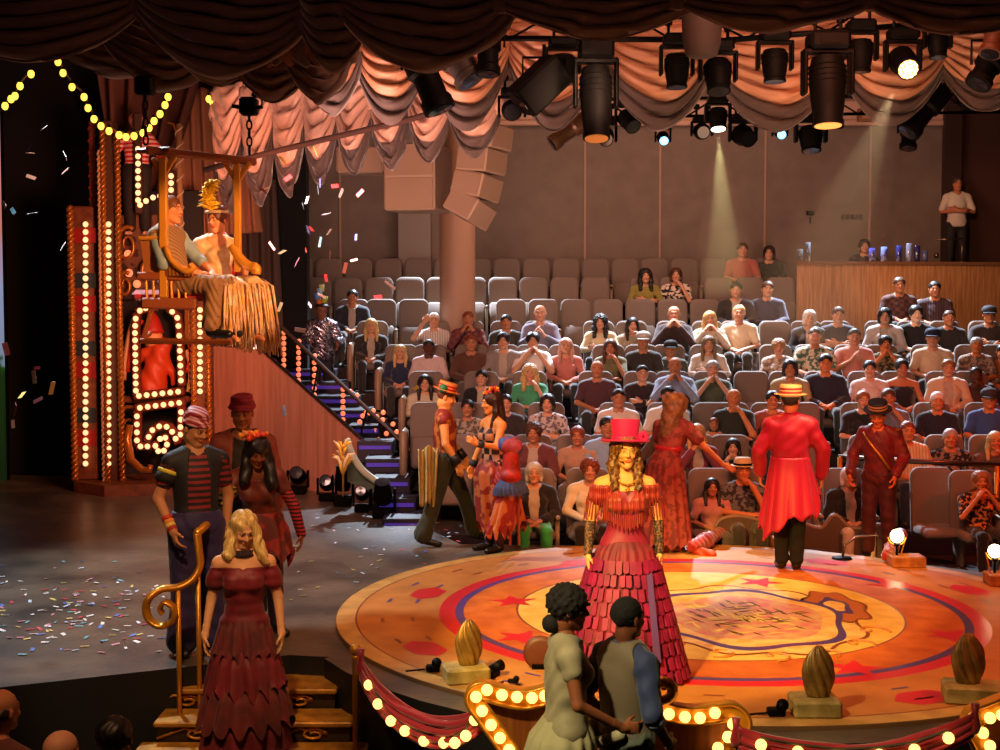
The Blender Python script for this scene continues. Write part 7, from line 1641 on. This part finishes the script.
# --- heads of the near audience at the lower left
def near(px,ptop,Y,hair,hc,sk,col,lab,rz=PI,fem=False):
    c=at(px,ptop,Y); t=spectator(400+px,0,0,0,fem,hair,hc,sk,'lap','short',col,lab,loc=(c.x,Y,c.z-1.28),sc=1.0,rz=rz); return t
near(10,687,7.4,'balding','#2a1c14',2,'#5a2a20','spectator with cropped hair and tan shoulder at the lower left corner, seen from behind',PI-.5)
near(65,727,6.9,'balding','#3a2a20',1,'#3a2820','bald spectator head at the bottom edge, seen from behind')
near(118,714,7.2,'short','#070505',2,'#141010','dark-haired spectator at the bottom edge beside the bald head, seen from behind')
# ---------------------------------------------------------------- light
sc=bpy.context.scene
w=bpy.data.worlds.new('world'); sc.world=w; w.use_nodes=True
w.node_tree.nodes['Background'].inputs[0].default_value=(.30,.16,.10,1); w.node_tree.nodes['Background'].inputs[1].default_value=.02
vs=sc.view_settings; vs.view_transform='Standard'; vs.look='None'; vs.gamma=1; vs.use_curve_mapping=False; vs.exposure=0
def lamp(kind,loc,tgt,col,e,size=.2,cone=40,blend=.3):
    l=bpy.data.lights.new(kind.lower()+'_light',kind); l.energy=e; l.color=hexc(col)[:3]
    if kind=='SPOT': l.spot_size=math.radians(cone); l.spot_blend=blend; l.shadow_soft_size=size
    elif kind=='AREA': l.size=size
    else: l.shadow_soft_size=size
    o=bpy.data.objects.new(kind.lower()+'_light',l); C.objects.link(o); o.location=loc
    if tgt is not None:
        d=Vector(tgt)-Vector(loc); o.rotation_euler=d.to_track_quat('-Z','Y').to_euler()
    return o
# follow spot on the singer and the crest (yellow), warm washes on the disc
lamp('SPOT',(-2.5,3.0,6.0),(1.15,10.6,.6),'#ffcc60',5600,.08,21,.25)
lamp('SPOT',(2.2,4.5,5.6),(1.0,9.7,1.2),'#ffd898',900,.1,16,.5)
lamp('SPOT',(6.0,7.0,6.2),(2.6,12.2,0),'#ff7c30',1400,.2,52,.6)
lamp('SPOT',(1.5,16.5,6.2),(1.9,11.6,0),'#ff9440',500,.2,60,.6)
lamp('SPOT',(0.0,8.0,6.3),(2.95,13.6,1.2),'#ff6060',420,.1,16,.4)
lamp('SPOT',(-1.5,8.0,6.3),(-.3,14.2,1.0),'#ffb060',1500,.1,18,.5)
# audience: soft warm face light from the stage, cool rim from the roof behind
lamp('AREA',(2.0,10.0,6.3),(2.5,20,1.2),'#ffb090',240,2.0)
lamp('SPOT',(-1.0,24.6,6.4),(-.6,20.9,0),'#dcecff',6000,.12,58,.5)
lamp('SPOT',(2.6,23.0,6.4),(2.8,19.0,0),'#dcecff',5000,.12,60,.5)
lamp('SPOT',(6.0,24.0,6.4),(6.0,20.0,0),'#dcecff',6000,.12,60,.5)
lamp('SPOT',(8.5,13.0,5.8),(6.5,17.0,.5),'#ff4c20',900,.2,50,.6)
lamp('SPOT',(3.0,9.5,6.0),(4.0,16.5,.5),'#ff7840',700,.2,60,.6)
lamp('SPOT',(-1.5,11.0,4.2),(-3.2,19.3,1.0),'#ff9c80',1100,.3,26,.6)  # added unseen spot to brighten the wood-clad wall
lamp('SPOT',(1.0,11.5,4.6),(-1.2,19.3,4.9),'#ffc8a0',1600,.3,18,.5)  # added unseen spot for the hanging speakers
lamp('SPOT',(-2.0,14.0,4.0),(-4.9,20.6,5.2),'#ff9868',500,.3,30,.6)  # added unseen spot on the tent cloth
lamp('SPOT',(-2.4,5.6,5.2),(-2.6,7.2,.9),'#ffb880',420,.2,34,.6)  # spot put in to lift the near spectators' heads
lamp('SPOT',(5.0,17.5,6.0),(8.3,23.1,3.2),'#ffc090',700,.3,44,.6)  # spot put in to brighten the counter front
# area fill put in to lift the back wall, no fixture there
lamp('AREA',(2.5,20.5,6.2),(3.2,25.7,3.8),'#ffc0a0',210,3.0)
# unseen area fills added below the swags to brighten them
lamp('AREA',(3.0,12.0,2.6),(3.0,14.2,6.0),'#ffc8a0',130,3.0)
lamp('AREA',(-2.0,13.5,3.0),(-1.8,16.5,5.0),'#ffc0ac',300,2.0)
lamp('AREA',(-1.5,6.0,2.2),(-1.0,9.2,5.2),'#ffa080',22,3.0)
lamp('AREA',(3.5,6.0,2.2),(3.5,9.2,5.2),'#ffa080',10,2.0)
# left deck: cool wash, then added unseen spots on tower, swing, stair and pit
lamp('SPOT',(-4.5,14.0,6.3),(-2.3,12.6,0),'#d0dce4',2600,.2,70,.7)
lamp('SPOT',(-2.5,13.5,3.2),(-5.6,19.2,2.4),'#ff8a50',900,.3,50,.6)
lamp('SPOT',(1.5,7.0,4.4),(-2.7,12.1,3.0),'#ffb878',2600,.08,15,.4)
lamp('SPOT',(-1.5,5.0,6.2),(-2.2,10.2,.5),'#ffc890',1500,.15,26,.5)
lamp('SPOT',(-2.5,4.0,5.8),(.5,7.9,.6),'#ffe8b0',2200,.2,30,.5)
# beams through thin haze under two lit lamps
def beam(label,lp,d,L,a0,a1,dens,col,e,cone):
    d=Vector(d).normalized(); R=Vector((0,0,1)).rotation_difference(d).to_matrix(); b=MB(); b.lathe([(a0,.12),(a1,L)],(0,0,0),32,R)
    m=bpy.data.materials.new('haze_air'); m.use_nodes=True; N=m.node_tree.nodes; N.remove(N['Principled BSDF']); v=N.new('ShaderNodeVolumeScatter'); v.inputs['Density'].default_value=dens; v.inputs['Anisotropy'].default_value=.0
    m.node_tree.links.new(v.outputs[0],N['Material Output'].inputs['Volume']); o=b.obj('haze',[m]); o.location=lp; tag(o,label,'haze',None,'stuff')
    lamp('SPOT',Vector(lp)+d*.13,Vector(lp)+d*3,col,e,.02,cone,.5)
beam('pale cone of haze under the bright spotlight',at(718,124,15.0),(0.02,-.22,-1),1.9,.04,.40,.10,'#fff0a0',900,19)
beam('broad faint cone of haze below the lit cell lamp',at(899,76,12.75),(-.36,.1,-1),2.6,.10,.75,.03,'#ffd8a0',900,30)
sc.cycles.max_bounces=6; sc.cycles.sample_clamp_indirect=4; sc.cycles.sample_clamp_direct=30; sc.cycles.use_denoising=True; sc.cycles.volume_bounces=0; sc.cycles.volume_step_rate=2
sc.cycles.caustics_reflective=False; sc.cycles.caustics_refractive=False
